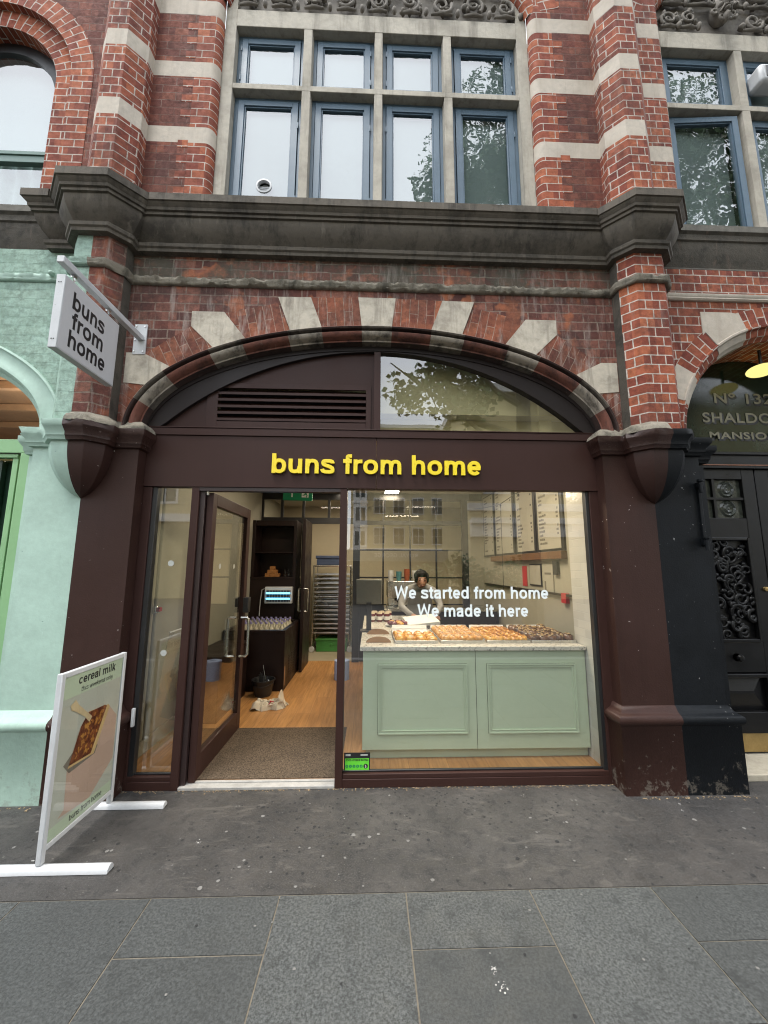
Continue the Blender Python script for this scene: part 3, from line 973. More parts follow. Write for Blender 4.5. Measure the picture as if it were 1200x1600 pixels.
OCT = [(0, -.275), (.11, -.275), (.195, -.19)]
OCTU = [(0, -.29), (.08, -.29), (.19, -.18)]
HW = .375                        # half width of a pier
CAP = [(0, 2.345), (.022, 2.352), (.028, 2.372), (.034, 2.378), (.036, 2.402), (.058, 2.432), (.066, 2.445), (.066, 2.482), (.03, 2.492), (0, 2.497)]
BASE = [(.047, 0.0), (.047, .432), (.052, .438), (.064, .452), (.068, .47), (.064, .488), (.052, .500), (.040, .506), (.024, .520), (.010, .545), (0, .552)]
CORN = [(0, 3.925), (.045, 3.928), (.048, 3.952), (.060, 3.962), (.063, 3.985), (.052, 3.995), (.040, 4.0), (.038, 4.012), (.052, 4.03), (.072, 4.055), (.092, 4.09), (.106, 4.125), (.113, 4.155), (.113, 4.168), (.128, 4.172), (.128, 4.195), (.142, 4.2), (.145, 4.222), (.160, 4.238), (.166, 4.25), (.176, 4.254), (.176, 4.312), (.1, 4.328), (0, 4.335)]
CORN_MI = [1 if k >= 21 else 0 for k in range(len(CORN) - 1)]
STRING = [(0, 3.668), (.016, 3.670), (.027, 3.682), (.024, 3.692), (.030, 3.70), (.031, 3.722), (.008, 3.731), (0, 3.733)]

def half_pier(xc, sgn, b, paint, paint2, turret, upper, rough=None, inner=.06):
    """one painted half of a pier with the octagonal turret that grows out of it"""
    # shaft and base
    sh = half_path([(0, YW), (HW, YW), (HW, inner)], xc, sgn)
    m = MB(); m.sweep(sh, BASE); m.vwall(sh, [.55, 2.35]); m.build('pier', paint, b, ang=50)
    # capital: round the pier and out round the turret
    cp = half_path(OCT + [(.195, YW), (HW, YW), (HW, inner)], xc, sgn)
    m = MB(); m.rsweep(cp, CAP, .016 if paint2 == 'brown_rough' else .005, 5); m.build('capital', paint2, b, ang=38)
    if paint2 == 'brown_rough':  # crumbling mortar fillet on top of the capital
        m = MB(); m.rsweep(cp, [(.062, 2.478), (.060, 2.502), (.042, 2.528), (.016, 2.545), (0, 2.555)], .03, 1, 0, .018, 9.); m.build('mortar_fillet', 'stone_string', b, ang=50)
    # bowl under the turret
    m = MB()
    sec = [(x, y - YW) for x, y in OCT] + [(.195, 0)]
    rings = []
    for i in range(11):
        t = i / 10
        k = (1 - (1 - t) ** 2.0) ** .72
        rings.append([(xc + sgn * x * k, YW + y * k, 1.975 + (2.35 - 1.975) * t) for x, y in sec])
    for i in range(10):
        for j in range(3):
            m.face([rings[i][j], rings[i][j + 1], rings[i + 1][j + 1], rings[i + 1][j]] if i else [rings[0][0], rings[1][j + 1], rings[1][j]])
    m.build('corbel', paint, b, ang=20)
    # turret up to the cornice
    tp = half_path(OCT + [(.195, YW)], xc, sgn)
    u0 = 0 if sgn > 0 else -plen(tp)
    m = MB(); m.vwall(tp if b is not shop else half_path(OCT, xc, sgn), [2.48, 3.93], 0, u0 if b is not shop else (0 if sgn > 0 else -plen(OCT))); m.build('turret', turret, b)
    if b is shop:                # raw dirty return next to the shop wall
        m = MB(); m.vwall(half_path([(.195, -.19), (.195, YW)], xc, sgn), [2.48, 3.93]); m.build('turret_return', 'stone_soot_left', b)
    m = MB()
    n = 26
    m.rsweep(tp, [(o + .004, z) for o, z in STRING], .012, 1, 0, .03, 5.); m.build('turret_ring', M['mint_rough'] if turret == 'mint_rough' else M['stone_string'], b, ang=60)
    # turret of the upper storey, banded with stone
    up = half_path(OCTU + [(.19, YW)], xc, sgn)
    u0 = 0 if sgn > 0 else -plen(up)
    m = MB(); m.vwall(up, ZS, 0, u0, mis=[0, 1] * 4 + [0]); m.build('upper_turret', [upper, 'stone_band'], b)

half_pier(PXL, 1, shop, 'brown', 'brown_rough', 'brick_turret_old', 'brick_new')
half_pier(PXR, -1, shop, 'brown', 'brown_rough', 'brick_new', 'brick_new')
half_pier(PXL, -1, mint, 'mint', 'mint', 'mint_rough', 'brick_new', inner=-.05)
half_pier(PXR, 1, mans, 'black_paint', 'black_paint', 'brick_new', 'brick_new', inner=-.0)

# narrow stepped pilasters on the far side of the outer piers
m = MB(); sp = [(PXL - .44, -.05 + .12), (PXL - .44, -.05), (PXL - HW, -.05)]
m.sweep(sp, [(o * .8, z) for o, z in BASE]); m.vwall(sp, [.55, 2.3]); m.sweep(sp, [(o * .8, z - .045) for o, z in CAP])
m.build('inner_pilaster', 'mint', mint)
m = MB(); sp = [(PXR + HW, .0), (PXR + .50, .0), (PXR + .50, .3)]
m.vwall(sp, [0, 2.3]); m.sweep(sp, [(o, z - .03) for o, z in CAP])
m.build('inner_pilaster', 'black_paint', mans)

# --- spandrel wall with its elliptical opening
def spandrel(xc, x0, x1, ztop, b, mat, name='spandrel_wall', a=1.84, bb=.88, zc=2.52):
    m = MB()
    P, N = ell(xc, zc, a, bb, 48)
    for i in range(48):
        (xa, za), (xb, zb) = P[i + 1], P[i]
        xa_, xb_ = max(min(xa, x1), x0), max(min(xb, x1), x0)
        if xb_ - xa_ < 1e-6: continue
        m.face([(xa_, YW, za), (xb_, YW, zb), (xb_, YW, ztop), (xa_, YW, ztop)])
    if x0 < xc - a: m.face([(x0, YW, 2.4), (xc - a, YW, 2.4), (xc - a, YW, ztop), (x0, YW, ztop)])
    if x1 > xc + a: m.face([(xc + a, YW, 2.4), (x1, YW, 2.4), (x1, YW, ztop), (xc + a, YW, ztop)])
    return m.build(name, mat, b)

TL, TR = PXL + .195, PXR - .195
spandrel(XC, TL, TR, 3.70, shop, 'brick_old')
m = MB(); m.face([(TL, YW, 3.70), (TR, YW, 3.70), (TR, YW, 3.95), (TL, YW, 3.95)]); m.build('frieze_wall', 'brick_sooty', shop)

# crumbling string course
def rough_string(x0, x1, b, mat, amp=.007, sc=1.0):
    m = MB()
    n = int((x1 - x0) / .018)
    xs = [x0 + (x1 - x0) * i / n for i in range(n + 1)]
    cv = [0]
    for i in range(n):
        for k in range(len(STRING) - 1):
            q = []
            for ii, kk in ((i, k), (i + 1, k), (i + 1, k + 1), (i, k + 1)):
                o, z = STRING[kk]
                nv = .55 * mnoise.noise(Vector((xs[ii] * 6, z * 12, 3.1))) + .9 * mnoise.noise(Vector((xs[ii] * 34, z * 70, 1.1)))
                q.append((xs[ii], YW - o * (1 + .5 * nv * (amp > 0)) * sc - .001, z + nv * amp * (1 if 0 < kk < len(STRING) - 1 else .6)))
            m.face(q)
    return m.build('string_course', mat, b, ang=60)
rough_string(TL, TR, shop, 'stone_string', .008)

# moulded arch ring
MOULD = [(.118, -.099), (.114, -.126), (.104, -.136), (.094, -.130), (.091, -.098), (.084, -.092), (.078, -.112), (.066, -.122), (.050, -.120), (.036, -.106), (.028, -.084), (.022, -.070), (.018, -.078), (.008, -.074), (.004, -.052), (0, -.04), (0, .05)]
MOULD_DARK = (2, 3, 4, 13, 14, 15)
def arch_ring(xc, b, mats, breaks, name='arch_moulding', a=1.75, bb=.745, zc=2.50):
    N_ = 144
    P, N = ell(xc, zc, a, bb, N_)
    mis = []
    for i in range(N_):
        mx = (P[i][0] + P[i + 1][0]) / 2 - xc
        mis.append(1 if any(lo <= mx <= hi for lo, hi in breaks) else 0)
    m = MB()
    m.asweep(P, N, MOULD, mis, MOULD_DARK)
    return m.build(name, mats, b, ang=40)
STONES = [(-.117, .117), (.425, .668), (-.668, -.425), (1.0, 1.235), (-1.235, -1.0), (1.535, 1.70), (-1.70, -1.535)]
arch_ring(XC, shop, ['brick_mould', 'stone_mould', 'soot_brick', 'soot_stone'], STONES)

# voussoirs on the face of the wall
def hood(x):   # outer edge of the moulding, relative to the bay centre
    t = max(0, 1 - (x / 1.855) ** 2)
    return 2.50 + .862 * math.sqrt(t)
def voussoir_block(m, xa, xb, top, mi, y, uvf=None):
    n = 6
    bot = [(XC + xa + (xb - xa) * i / n, hood(xa + (xb - xa) * i / n) - .004) for i in range(n + 1)]
    poly = bot + [(XC + x, z) for x, z in top]
    m.poly_prism(poly, y, YW + .02, mi, uvf)
def radial_uv(xa, xb):
    xm = (xa + xb) / 2
    zb = hood(xm)
    # direction of the joints: along the ellipse normal
    nx, nz = xm / (1.855 ** 2), (zb - 2.50) / (.862 ** 2)
    l = math.hypot(nx, nz); nx, nz = nx / l, nz / l
    return lambda x, z: ((x - XC - xm) * nx + (z - zb) * nz + .02, (x - XC - xm) * nz - (z - zb) * nx + xm * 3)
m = MB()
for s in (1, -1):
    def T(pts): return [(s * x, z) for x, z in pts]
    # stones
    voussoir_block(m, s * .425, s * .668, T([(.775, 3.595), (.52, 3.60)]), 1, -.107)
    voussoir_block(m, s * 1.0, s * 1.235, T([(1.43, 3.33), (1.43, 3.455), (1.185, 3.455)]), 1, -.107)
    voussoir_block(m, s * 1.535, s * 1.70, T([(1.895, 2.86), (1.895, 3.10), (1.77, 3.10)]), 1, -.107)
    # brickwork between, cut on a slope
    voussoir_block(m, s * .117, s * .425, T([(.52, 3.60), (.148, 3.61)]), 0, -.103, radial_uv(s * .117, s * .425))
    voussoir_block(m, s * .668, s * 1.0, T([(1.185, 3.445), (.775, 3.545)]), 0, -.103, radial_uv(s * .668, s * 1.0))
    voussoir_block(m, s * 1.235, s * 1.535, T([(1.77, 3.09), (1.43, 3.33)]), 0, -.103, radial_uv(s * 1.235, s * 1.535))
    voussoir_block(m, s * 1.70, s * 1.853, T([(1.893, 2.5), (1.893, 2.86)]), 0, -.102, radial_uv(s * 1.7, s * 1.8))
voussoir_block(m, -.117, .117, [(.148, 3.61), (-.148, 3.61)], 1, -.107)
m.build('arch_voussoirs', ['brick_radial', 'stone_vous'], shop)

# --- cornice
mid = half_path(OCT + [(.195, YW)], PXL, 1) + half_path(OCT + [(.195, YW)], PXR, -1)
m = MB(); m.sweep(mid, CORN, mis=CORN_MI); m.build('cornice', ['stone_dark', 'stone_lip'], shop, ang=28)
lp = half_path(OCT + [(.195, YW), (.40, YW), (.40, .1)], PXL, -1)
m = MB(); m.sweep(lp, CORN, mis=CORN_MI)
m.build('cornice', ['stone_dark', 'stone_lip'], mint, ang=28)
rp = half_path(OCT + [(.195, YW), (.195, .05)], PXR, 1)
m = MB(); m.sweep(rp, CORN, mis=CORN_MI); m.build('cornice', ['stone_dark', 'stone_lip'], mans, ang=28)
# recessed friezes and sills of the side bays
FRZ = [(0, 3.93), (.03, 3.932), (.034, 3.97), (.02, 3.985), (.012, 4.0), (.024, 4.05), (.04, 4.10), (.045, 4.15), (.05, 4.17), (.05, 4.21), (.062, 4.22), (.062, 4.27), (.08, 4.29), (.08, 4.345), (0, 4.36)]
m = MB(); m.sweep([(-6.4, -.02), (PXL - .35, -.02)], FRZ, mis=[1 if k >= 12 else 0 for k in range(len(FRZ) - 1)]); m.build('frieze', ['stone_soot_left', 'stone_lip'], mint, ang=28)
m = MB(); m.sweep([(PXR + .19, YW + .05), (6.4, YW + .05)], FRZ, mis=[1 if k >= 12 else 0 for k in range(len(FRZ) - 1)]); m.build('frieze', ['stone_soot_left', 'stone_lip'], mans, ang=28)

# ------------------------------------------------------------------ upper storey of the shop bay
JL, JR = -1.25, 1.295            # inner faces of the stone jambs
WZ0, WZ1, TZ0, TZ1 = 4.33, 6.315, 5.645, 5.70
MUL = [(-.645, -.57), (-.006, .064), (.617, .69)]
for s, xin, xt in ((-1, JL, PXL + .19), (1, JR, PXR - .19)):
    xo = xin + s * .10           # outer edge of the stone
    def pth(pts):
        return pts if s < 0 else pts[::-1]
    # plain dark panel beside the turret, then bright quoins rounded into the window
    qx = xin + s * .30
    m = MB(); p = pth([(xt, YW), (qx, YW)]); m.vwall(p, ZS, 0, p[0][0], mis=[0, 1] * 4 + [0]); m.build('wall_panel', ['brick_dark', 'stone_band'], shop)
    pts = [(qx, YW), (xin + s * .165, YW)]
    for k in range(1, 7):
        a = R(90) * k / 6
        pts.append((xin + s * (.165 - .065 * math.sin(a)), YW + .065 * (1 - math.cos(a))))
    p = pth(pts)
    m = MB(); m.vwall(p, ZS, 0, p[0][0], mis=[0, 1] * 4 + [0])
    z = 4.335
    k = 0
    while z < 7.55:              # toothing: every other course runs further out
        if k % 2 == 0 and not any(ZS[i] - .04 < z < ZS[i + 1] - .02 for i in (1, 3, 5, 7)):
            xa, xb = sorted((qx + s * .002, qx + s * .085))
            m.box(xa, xb, YW - .0015, YW + .01, z + .002, z + .073, 0)
        z += .075; k += 1
    m.build('quoin', ['brick_quoin', 'stone_band'], shop)
# stone surround, mullions, transom
SY0, SY1 = -.035, .10
m = MB()
m.box(JL - .10, JL, SY0, SY1, 4.30, 7.6)
m.box(JR, JR + .10, SY0, SY1, 4.30, 7.6)
m.box(JL, JR, SY0 - .002, SY1, WZ1, 6.50)
for a, b_ in MUL: 
    # mullions with splayed cheeks
    for z0, z1 in ((4.30, TZ0 - .0), (TZ1, WZ1)):
        c = [(a, SY0), (b_, SY0), (b_ + .012, SY1), (a - .012, SY1)]
        m.face([(c[0][0], c[0][1], z0), (c[1][0], c[1][1], z0), (c[1][0], c[1][1], z1), (c[0][0], c[0][1], z1)])
        m.face([(c[1][0], c[1][1], z0), (c[2][0], c[2][1], z0), (c[2][0], c[2][1], z1), (c[1][0], c[1][1], z1)])
        m.face([(c[3][0], c[3][1], z0), (c[0][0], c[0][1], z0), (c[0][0], c[0][1], z1), (c[3][0], c[3][1], z1)])
xs = [JL] + [v for ab in MUL for v in ab] + [JR]
m.box(JL, JR, SY0 - .001, SY1, TZ0, TZ1)
m.build('window_surround', 'stone_win', shop, bevel=.004)

def casement(x0, x1, z0, z1, b, y=.035, vent=None, open_deg=0, blind=True, fw=.052, hinge=1):
    """one blue timber casement: frame, sash, pane of glass and the blind behind it"""
    m = MB()
    f = .035
    for (a, c, d, e) in ((x0, x0 + f, z0, z1), (x1 - f, x1, z0, z1), (x0 + f, x1 - f, z1 - f, z1), (x0 + f, x1 - f, z0, z0 + f)):
        m.box(a, c, y, y + .06, d, e)
    w = m.build('window', 'blue_frame', b, bevel=.003)
    s0, s1, t0, t1 = x0 + f + .004, x1 - f - .004, z0 + f + .004, z1 - f - .004
    m = MB()
    for (a, c, d, e) in ((s0, s0 + fw, t0, t1), (s1 - fw, s1, t0, t1), (s0 + fw, s1 - fw, t1 - fw, t1), (s0 + fw, s1 - fw, t0, t0 + fw)):
        m.box(a, c, y - .012, y + .038, d, e)
    q = .012                        # inner bead, set back
    for (a, c, d, e) in ((s0 + fw, s0 + fw + q, t0 + fw, t1 - fw), (s1 - fw - q, s1 - fw, t0 + fw, t1 - fw), (s0 + fw + q, s1 - fw - q, t1 - fw - q, t1 - fw), (s0 + fw + q, s1 - fw - q, t0 + fw, t0 + fw + q)):
        m.box(a, c, y - .002, y + .034, d, e)
    hx = s1 + .002 if hinge > 0 else s0 - .002
    for hz in (t0 + (t1 - t0) * .2, t0 + (t1 - t0) * .8):
        m.box(hx - .006, hx + .006, y - .018, y - .004, hz - .03, hz + .03)
    sash = m.build('sash', 'blue_frame', w, bevel=.002)
    m = MB()
    gx0, gx1, gz0, gz1 = s0 + fw + q, s1 - fw - q, t0 + fw + q, t1 - fw - q
    if vent:
        cx, cz, r = vent
        ring = [(cx + r * math.cos(2 * math.pi * i / 24), cz + r * math.sin(2 * math.pi * i / 24)) for i in range(24)]
        def edge(a):
            dx, dz = math.cos(a), math.sin(a)
            t = min((gx1 - cx) / dx if dx > 1e-6 else 9, (gx0 - cx) / dx if dx < -1e-6 else 9, (gz1 - cz) / dz if dz > 1e-6 else 9, (gz0 - cz) / dz if dz < -1e-6 else 9)
            return (cx + dx * t, cz + dz * t)
        angs = sorted([2 * math.pi * i / 48 for i in range(48)] + [math.atan2(zz - cz, xx - cx) % (2 * math.pi) for xx in (gx0, gx1) for zz in (gz0, gz1)])
        for i in range(len(angs)):
            a0, a1 = angs[i], angs[(i + 1) % len(angs)]
            p0, p1 = edge(a0), edge(a1)
            m.face([(cx + r * math.cos(a0), y + .012, cz + r * math.sin(a0)), (p0[0], y + .012, p0[1]), (p1[0], y + .012, p1[1]), (cx + r * math.cos(a1), y + .012, cz + r * math.sin(a1))])
    else:
        m.face([(gx0, y + .012, gz0), (gx1, y + .012, gz0), (gx1, y + .012, gz1), (gx0, y + .012, gz1)])
    pane = m.build('pane', 'glass_up', w, merge=False)
    if vent:
        m = MB()
        m.lathe([(r + .012, .0), (r + .010, -.006), (r - .004, -.008), (r - .006, .02)], (cx, y + .012, cz), 32, 0, 'y')
        m.lathe([(r - .005, .05), (0, .05)], (cx, y + .012, cz), 32, 1, 'y')
        m.lathe([(r - .006, .02), (r - .006, .05)], (cx, y + .012, cz), 32, 1, 'y')
        for k in range(3): m.box(cx - r * .8, cx + r * .8, y + .03, y + .034, cz - .03 + k * .018, cz - .022 + k * .018, 0)
        m.build('vent_fan', ['white_paint', 'black_plastic'], w)
    if blind:
        m = MB()
        zb = gz0
        k = 0
        while zb < gz1:
            m.face([(gx0 - .02, y + .055, zb), (gx1 + .02, y + .055, zb), (gx1 + .02, y + .048, zb + .0215), (gx0 - .02, y + .048, zb + .0215)])
            zb += .0225; k += 1
        bl = m.build('blind', 'blind', w, merge=False)
    if open_deg:
        pivot = Vector((s0, y, 0)) - wl(b)
        mt = Matrix.Translation(pivot) @ Matrix.Rotation(R(open_deg), 4, 'Z') @ Matrix.Translation(-pivot)
        for o in (sash, pane): o.data.transform(mt)
    return w
edges = [JL] + [v for ab in MUL for v in ab] + [JR]
for i in range(4):
    x0, x1 = edges[2 * i], edges[2 * i + 1]
    casement(x0, x1, TZ1, WZ1, shop, hinge=-1 if i in (0, 2) else 1)
    casement(x0, x1, WZ0, TZ0, shop, vent=(-.955, 4.76, .058) if i == 0 else None, hinge=-1 if i == 2 else 1)

# carved frieze over the window
def scroll(m, cx, cz, r, turns, sgn, y, thick, mi=0, ph=0):
    pts, rs = [], []
    n = 26
    for i in range(n + 1):
        t = i / n
        rr = r * (1 - .86 * t)
        a = ph + sgn * turns * 2 * math.pi * t
        pts.append((cx + rr * math.cos(a), y - .012 * math.sin(t * 3), cz + rr * math.sin(a)))
        rs.append(thick * (1 - .55 * t))
    m.tube(pts, rs, 7, mi)
def carving(m, x0, x1, z0, z1, y, seed, n):
    rg = random.Random(seed)
    for k in range(n):
        x = x0 + (x1 - x0) * (k + .5) / n
        sg = 1 if k % 2 else -1
        r = (z1 - z0) * rg.uniform(.28, .36)
        scroll(m, x, z0 + (z1 - z0) * .42 + sg * .012, r, rg.uniform(1.3, 1.7), sg, y - .03, r * .2, 0, rg.uniform(0, 6.28))
        for q in range(5):
            a = rg.uniform(0, 6.28); d = r * rg.uniform(.6, 1.25)
            m.blob((x + d * math.cos(a), y - .022, min(z1 - .01, max(z0 + .02, z0 + (z1 - z0) * .45 + d * math.sin(a)))), (rg.uniform(.015, .035), .03, rg.uniform(.015, .03)), 8, 6, 0, .35, 5, rg.random() * 50)
        m.tube([(x - r, y - .02, z0 + .03), (x, y - .04, z0 + .012), (x + r, y - .02, z0 + .035)], [.012, .018, .012], 6)
        m.blob((x + (x1 - x0) / n * .5, y - .03, z0 + .035), (.022, .026, .035), 8, 6, 0, .2, 4, k)
m = MB()
m.face([(JL - .1, .0, 6.49), (JR + .1, .0, 6.49), (JR + .1, .0, 7.6), (JL - .1, .0, 7.6)])
carving(m, JL - .05, JR + .05, 6.53, 6.80, -.012, 4, 9)
carving(m, JL - .05, JR + .05, 6.80, 7.15, -.012, 9, 8)
m.build('carved_frieze', 'stone_relief', shop, ang=60)
m = MB()
P, N = ell(XC, 6.40, 1.36, .85, 40, R(8), R(172))
m.asweep(P, N, [(.0, .0), (.0, -.05), (.03, -.085), (.07, -.095), (.13, -.10), (.30, -.103), (.30, -.09)], 0)
m.build('relieving_arch', 'brick_arch', shop, ang=50)
# closed dim room behind the upper windows
m = MB(); m.box(-1.5, 1.5, .16, 2.5, 4.2, 6.6); m.build('upper_room', 'dark_room', shop)

# ------------------------------------------------------------------ mint neighbour
MX = -4.195
m = MB()
P, N = ell(MX, 2.52, 1.80, .80, 48)
X0, X1 = -6.4, PXL - .195
for i in range(48):
    (xa, za), (xb, zb) = P[i + 1], P[i]
    xa_, xb_ = max(min(xa, X1), X0), max(min(xb, X1), X0)
    if xb_ - xa_ > 1e-6: m.face([(xa_, YW, za), (xb_, YW, zb), (xb_, YW, 3.95), (xa_, YW, 3.95)])
m.face([(MX + 1.80, YW, 2.4), (X1, YW, 2.4), (X1, YW, 3.95), (MX + 1.80, YW, 3.95)])
m.build('painted_wall', 'mint_rough', mint)
P, N = ell(MX, 2.50, 1.72, .70, 80)
m = MB(); m.asweep(P, N, [(.20, -.099), (.20, -.115), (.185, -.12), (.175, -.11), (.165, -.104), (.10, -.104), (.085, -.112), (.06, -.115), (.04, -.10), (.03, -.07), (.012, -.06), (0, -.05), (0, .12)]); m.build('arch_moulding', 'mint', mint, ang=40)
rough_string(-6.4, X1, mint, 'mint', .004, .7)
m = MB(); m.blob((-2.47, YW - .03, 3.72), (.022, .03, .022), 10, 8); m.build('string_boss', 'mint', mint)
# leaf green frame with dark shutters
m = MB()
m.box(-6, -2.52, .0, .07, 2.335, 2.44); m.box(-2.63, -2.52, .0, .07, 0, 2.335)
m.box(-6, -2.66, .012, .06, 2.30, 2.331); m.box(-2.70, -2.66, .02, .06, .1, 2.30)
m.build('shopfront_frame', 'green_frame', mint, bevel=.004)
for k in range(3):
    x = -2.80 - k * .23
    m = MB(); m.box(x - .10, x, .05, .09, .1, 2.29); m.box(x - .16, x - .125, .03, .07, .1, 2.29, 1)
    m.build('shutter', ['green_dark', 'green_frame'], mint, bevel=.003)
m = MB(); m.box(-6, -2.63, .1, .12, 0, 2.3); m.build('shutter_backing', 'green_dark', mint)
# warm soffit seen through the arch
M['tan'] = simple('tan_soffit', (.50, .34, .22), .8, var=.1)
m = MB()
m.face([(-6, .12, 2.3), (-2.3, .12, 2.3), (-2.3, .12, 2.32), (-6, .12, 2.32)])
m.face([(-6, .12, 3.45), (-2.3, .12, 3.45), (-2.3, 3.2, 3.45), (-6, 3.2, 3.45)])
m.face([(-6, 3.2, 2.2), (-2.3, 3.2, 2.2), (-2.3, 3.2, 3.45), (-6, 3.2, 3.45)])
m.face([(-2.3, .12, 2.2), (-2.3, 3.2, 2.2), (-2.3, 3.2, 3.45), (-2.3, .12, 3.45)])
m.face([(-6, .12, 2.2), (-6, 3.2, 2.2), (-6, 3.2, 3.45), (-6, .12, 3.45)])
for k in range(4): m.box(-5.5, -2.3, .5 + k * .6, .56 + k * .6, 3.36, 3.44, 0)
m.build('soffit', 'tan', mint)
m = MB(); m.lathe([(0, 0), (.035, 0), (.035, .02)], (-3.0, .85, 3.33), 12); m.build('downlight', 'down_on', mint)
l = bpy.data.lights.new('soffit_light', 'POINT'); l.energy = 26; l.color = (1, .82, .62); l.shadow_soft_size = .08
o = bpy.data.objects.new('soffit_light', l); LINK(o); o.parent = mint; o.location = Vector((-3.2, 1.0, 2.95)) - wl(mint)

# upper storey of the neighbour: round arched window
AX, AZ, AR = -3.31, 5.60, .57
def arch_wall(m, xc, zs, r, x0, x1, z0, z1, y, mi=0, n=32):
    for i in range(n):
        a0, a1 = math.pi * i / n, math.pi * (i + 1) / n
        xb, zb_, xa, za = xc + r * math.cos(a0), zs + r * math.sin(a0), xc + r * math.cos(a1), zs + r * math.sin(a1)
        m.face([(xa, y, za), (xb, y, zb_), (xb, y, z1), (xa, y, z1)], None, mi)
    m.face([(x0, y, z0), (xc - r, y, z0), (xc - r, y, z1), (x0, y, z1)], None, mi)
    m.face([(xc + r, y, z0), (x1, y, z0), (x1, y, z1), (xc + r, y, z1)], None, mi)
def arch_band(m, xc, zs, r0, r1, y0, y1, mi=0, n=40, zbot=None):
    """ring of radial brick with its soffit, and the straight jambs below"""
    for i in range(n):
        a0, a1 = math.pi * i / n, math.pi * (i + 1) / n
        def p(r, a, y): return (xc + r * math.cos(a), y, zs + r * math.sin(a))
        L0, L1 = a0 * (r0 + r1) / 2, a1 * (r0 + r1) / 2
        m.face([p(r0, a0, y0), p(r1, a0, y0), p(r1, a1, y0), p(r0, a1, y0)], [(0, L0), (r1 - r0, L0), (r1 - r0, L1), (0, L1)], mi)
        m.face([p(r0, a0, y0), p(r0, a1, y0), p(r0, a1, y1), p(r0, a0, y1)], [(0, L0), (0, L1), (y1 - y0, L1), (y1 - y0, L0)], mi)
        m.face([p(r1, a0, y0), p(r1, a1, y0), p(r1, a1, y1), p(r1, a0, y1)], [(0, L0), (0, L1), (y1 - y0, L1), (y1 - y0, L0)], mi)
    if zbot is not None:
        for s in (1, -1):
            a, b_ = xc + s * r0, xc + s * r1
            m.face([(a, y0, zbot), (b_, y0, zbot), (b_, y0, zs), (a, y0, zs)], None, mi)
            m.face([(a, y0, zbot), (a, y1, zbot), (a, y1, zs), (a, y0, zs)], None, mi)
m = MB(); arch_wall(m, AX, AZ, .92, -6.4, PXL - .19, 4.3, 7.6, YW); m.build('upper_wall', 'brick_dark', mint)
m = MB(); arch_band(m, AX, AZ, .74, .925, YW - .003, .06, 0, 40, 4.3); m.build('outer_arch', 'brick_arch', mint)
m = MB(); arch_band(m, AX, AZ, .57, .745, -.045, .12, 0, 40, 4.3); m.build('inner_arch', 'brick_arch', mint)
M['green_sash'] = simple('dull_green_sash', (.10, .17, .145), .4)
m = MB()
arch_band(m, AX, AZ, .47, .575, .07, .12, 0, 40, 4.3)
w = m.build('window', 'black_metal', mint)
m = MB(); m.box(AX - .57, AX + .57, .055, .10, 4.92, 4.985); m.box(AX - .57, AX + .57, .045, .09, 4.985, 5.02, 1); m.box(AX - .57, AX + .57, .05, .1, 4.3, 4.36, 1)
m.build('meeting_rail', ['green_sash', 'green_sash'], w, bevel=.003)
m = MB()
for i in range(24):
    a0, a1 = math.pi * i / 24, math.pi * (i + 1) / 24
    m.face([(AX, .09, AZ), (AX + .47 * math.cos(a0), .09, AZ + .47 * math.sin(a0)), (AX + .47 * math.cos(a1), .09, AZ + .47 * math.sin(a1))])
m.face([(AX - .57, .09, 4.3), (AX + .57, .09, 4.3), (AX + .57, .09, AZ), (AX - .57, .09, AZ)])
m.build('pane', 'glass_up', w, merge=False)
m = MB()
n = 60
for i in range(n):
    xa, xb = AX - .56 + 1.12 * i / n, AX - .56 + 1.12 * (i + 1) / n
    ya, yb = .16 + .025 * math.sin(i * .9), .16 + .025 * math.sin((i + 1) * .9)
    m.face([(xa, ya, 4.25), (xb, yb, 4.25), (xb, yb, 5.02), (xa, ya, 5.02)])
m.build('curtain', 'curtain', w, ang=80)
m = MB(); m.face([(AX - .6, .2, 5.0), (AX + .6, .2, 5.0), (AX + .6, .2, 6.3), (AX - .6, .2, 6.3)]); m.build('blind', 'blind', w)
m = MB(); m.box(-4.3, -2.35, .24, 2.2, 4.1, 6.4); m.build('upper_room', 'dark_room', mint)

# ------------------------------------------------------------------ mansion entrance
EX, EZ, ER = 3.36, 2.52, .86
m = MB(); arch_wall(m, EX, EZ, 1.10, PXR + .195, 6.4, 2.40, 3.95, YW); m.build('wall', 'brick_new', mans)
# arch of gauged brick with pale stones
for nm, (a0, a1), mt in [('arch', (0, 18), 0), ('arch_stone', (18, 30), 1), ('arch', (30, 56), 0), ('arch_stone', (56, 71), 1), ('arch', (71, 109), 0), ('arch_stone', (109, 124), 1), ('arch', (124, 150), 0), ('arch_stone', (150, 162), 1), ('arch', (162, 180), 0)]:
    pass
def mans_arc(m, d0, d1, mi, r1, y, n):
    for i in range(n):
        t0, t1 = R(d0 + (d1 - d0) * i / n), R(d0 + (d1 - d0) * (i + 1) / n)
        pr = [(r1, y), (.965, y), (.96, y - .008), (.945, y - .006), (.935, y + .02), (.915, y + .028), (.89, y + .04), (.875, y + .07), (ER, y + .08), (ER, .30)]
        cv = 0
        for k in range(len(pr) - 1):
            (ra, ya), (rb, yb) = pr[k], pr[k + 1]
            dl = math.hypot(ra - rb, ya - yb)
            q = [(EX + ra * math.cos(t0), ya, EZ + ra * math.sin(t0)), (EX + ra * math.cos(t1), ya, EZ + ra * math.sin(t1)), (EX + rb * math.cos(t1), yb, EZ + rb * math.sin(t1)), (EX + rb * math.cos(t0), yb, EZ + rb * math.sin(t0))]
            m.face(q, [(cv, t0 * 1.0), (cv, t1 * 1.0), (cv + dl, t1 * 1.0), (cv + dl, t0 * 1.0)], mi)
            cv += dl
m = MB()
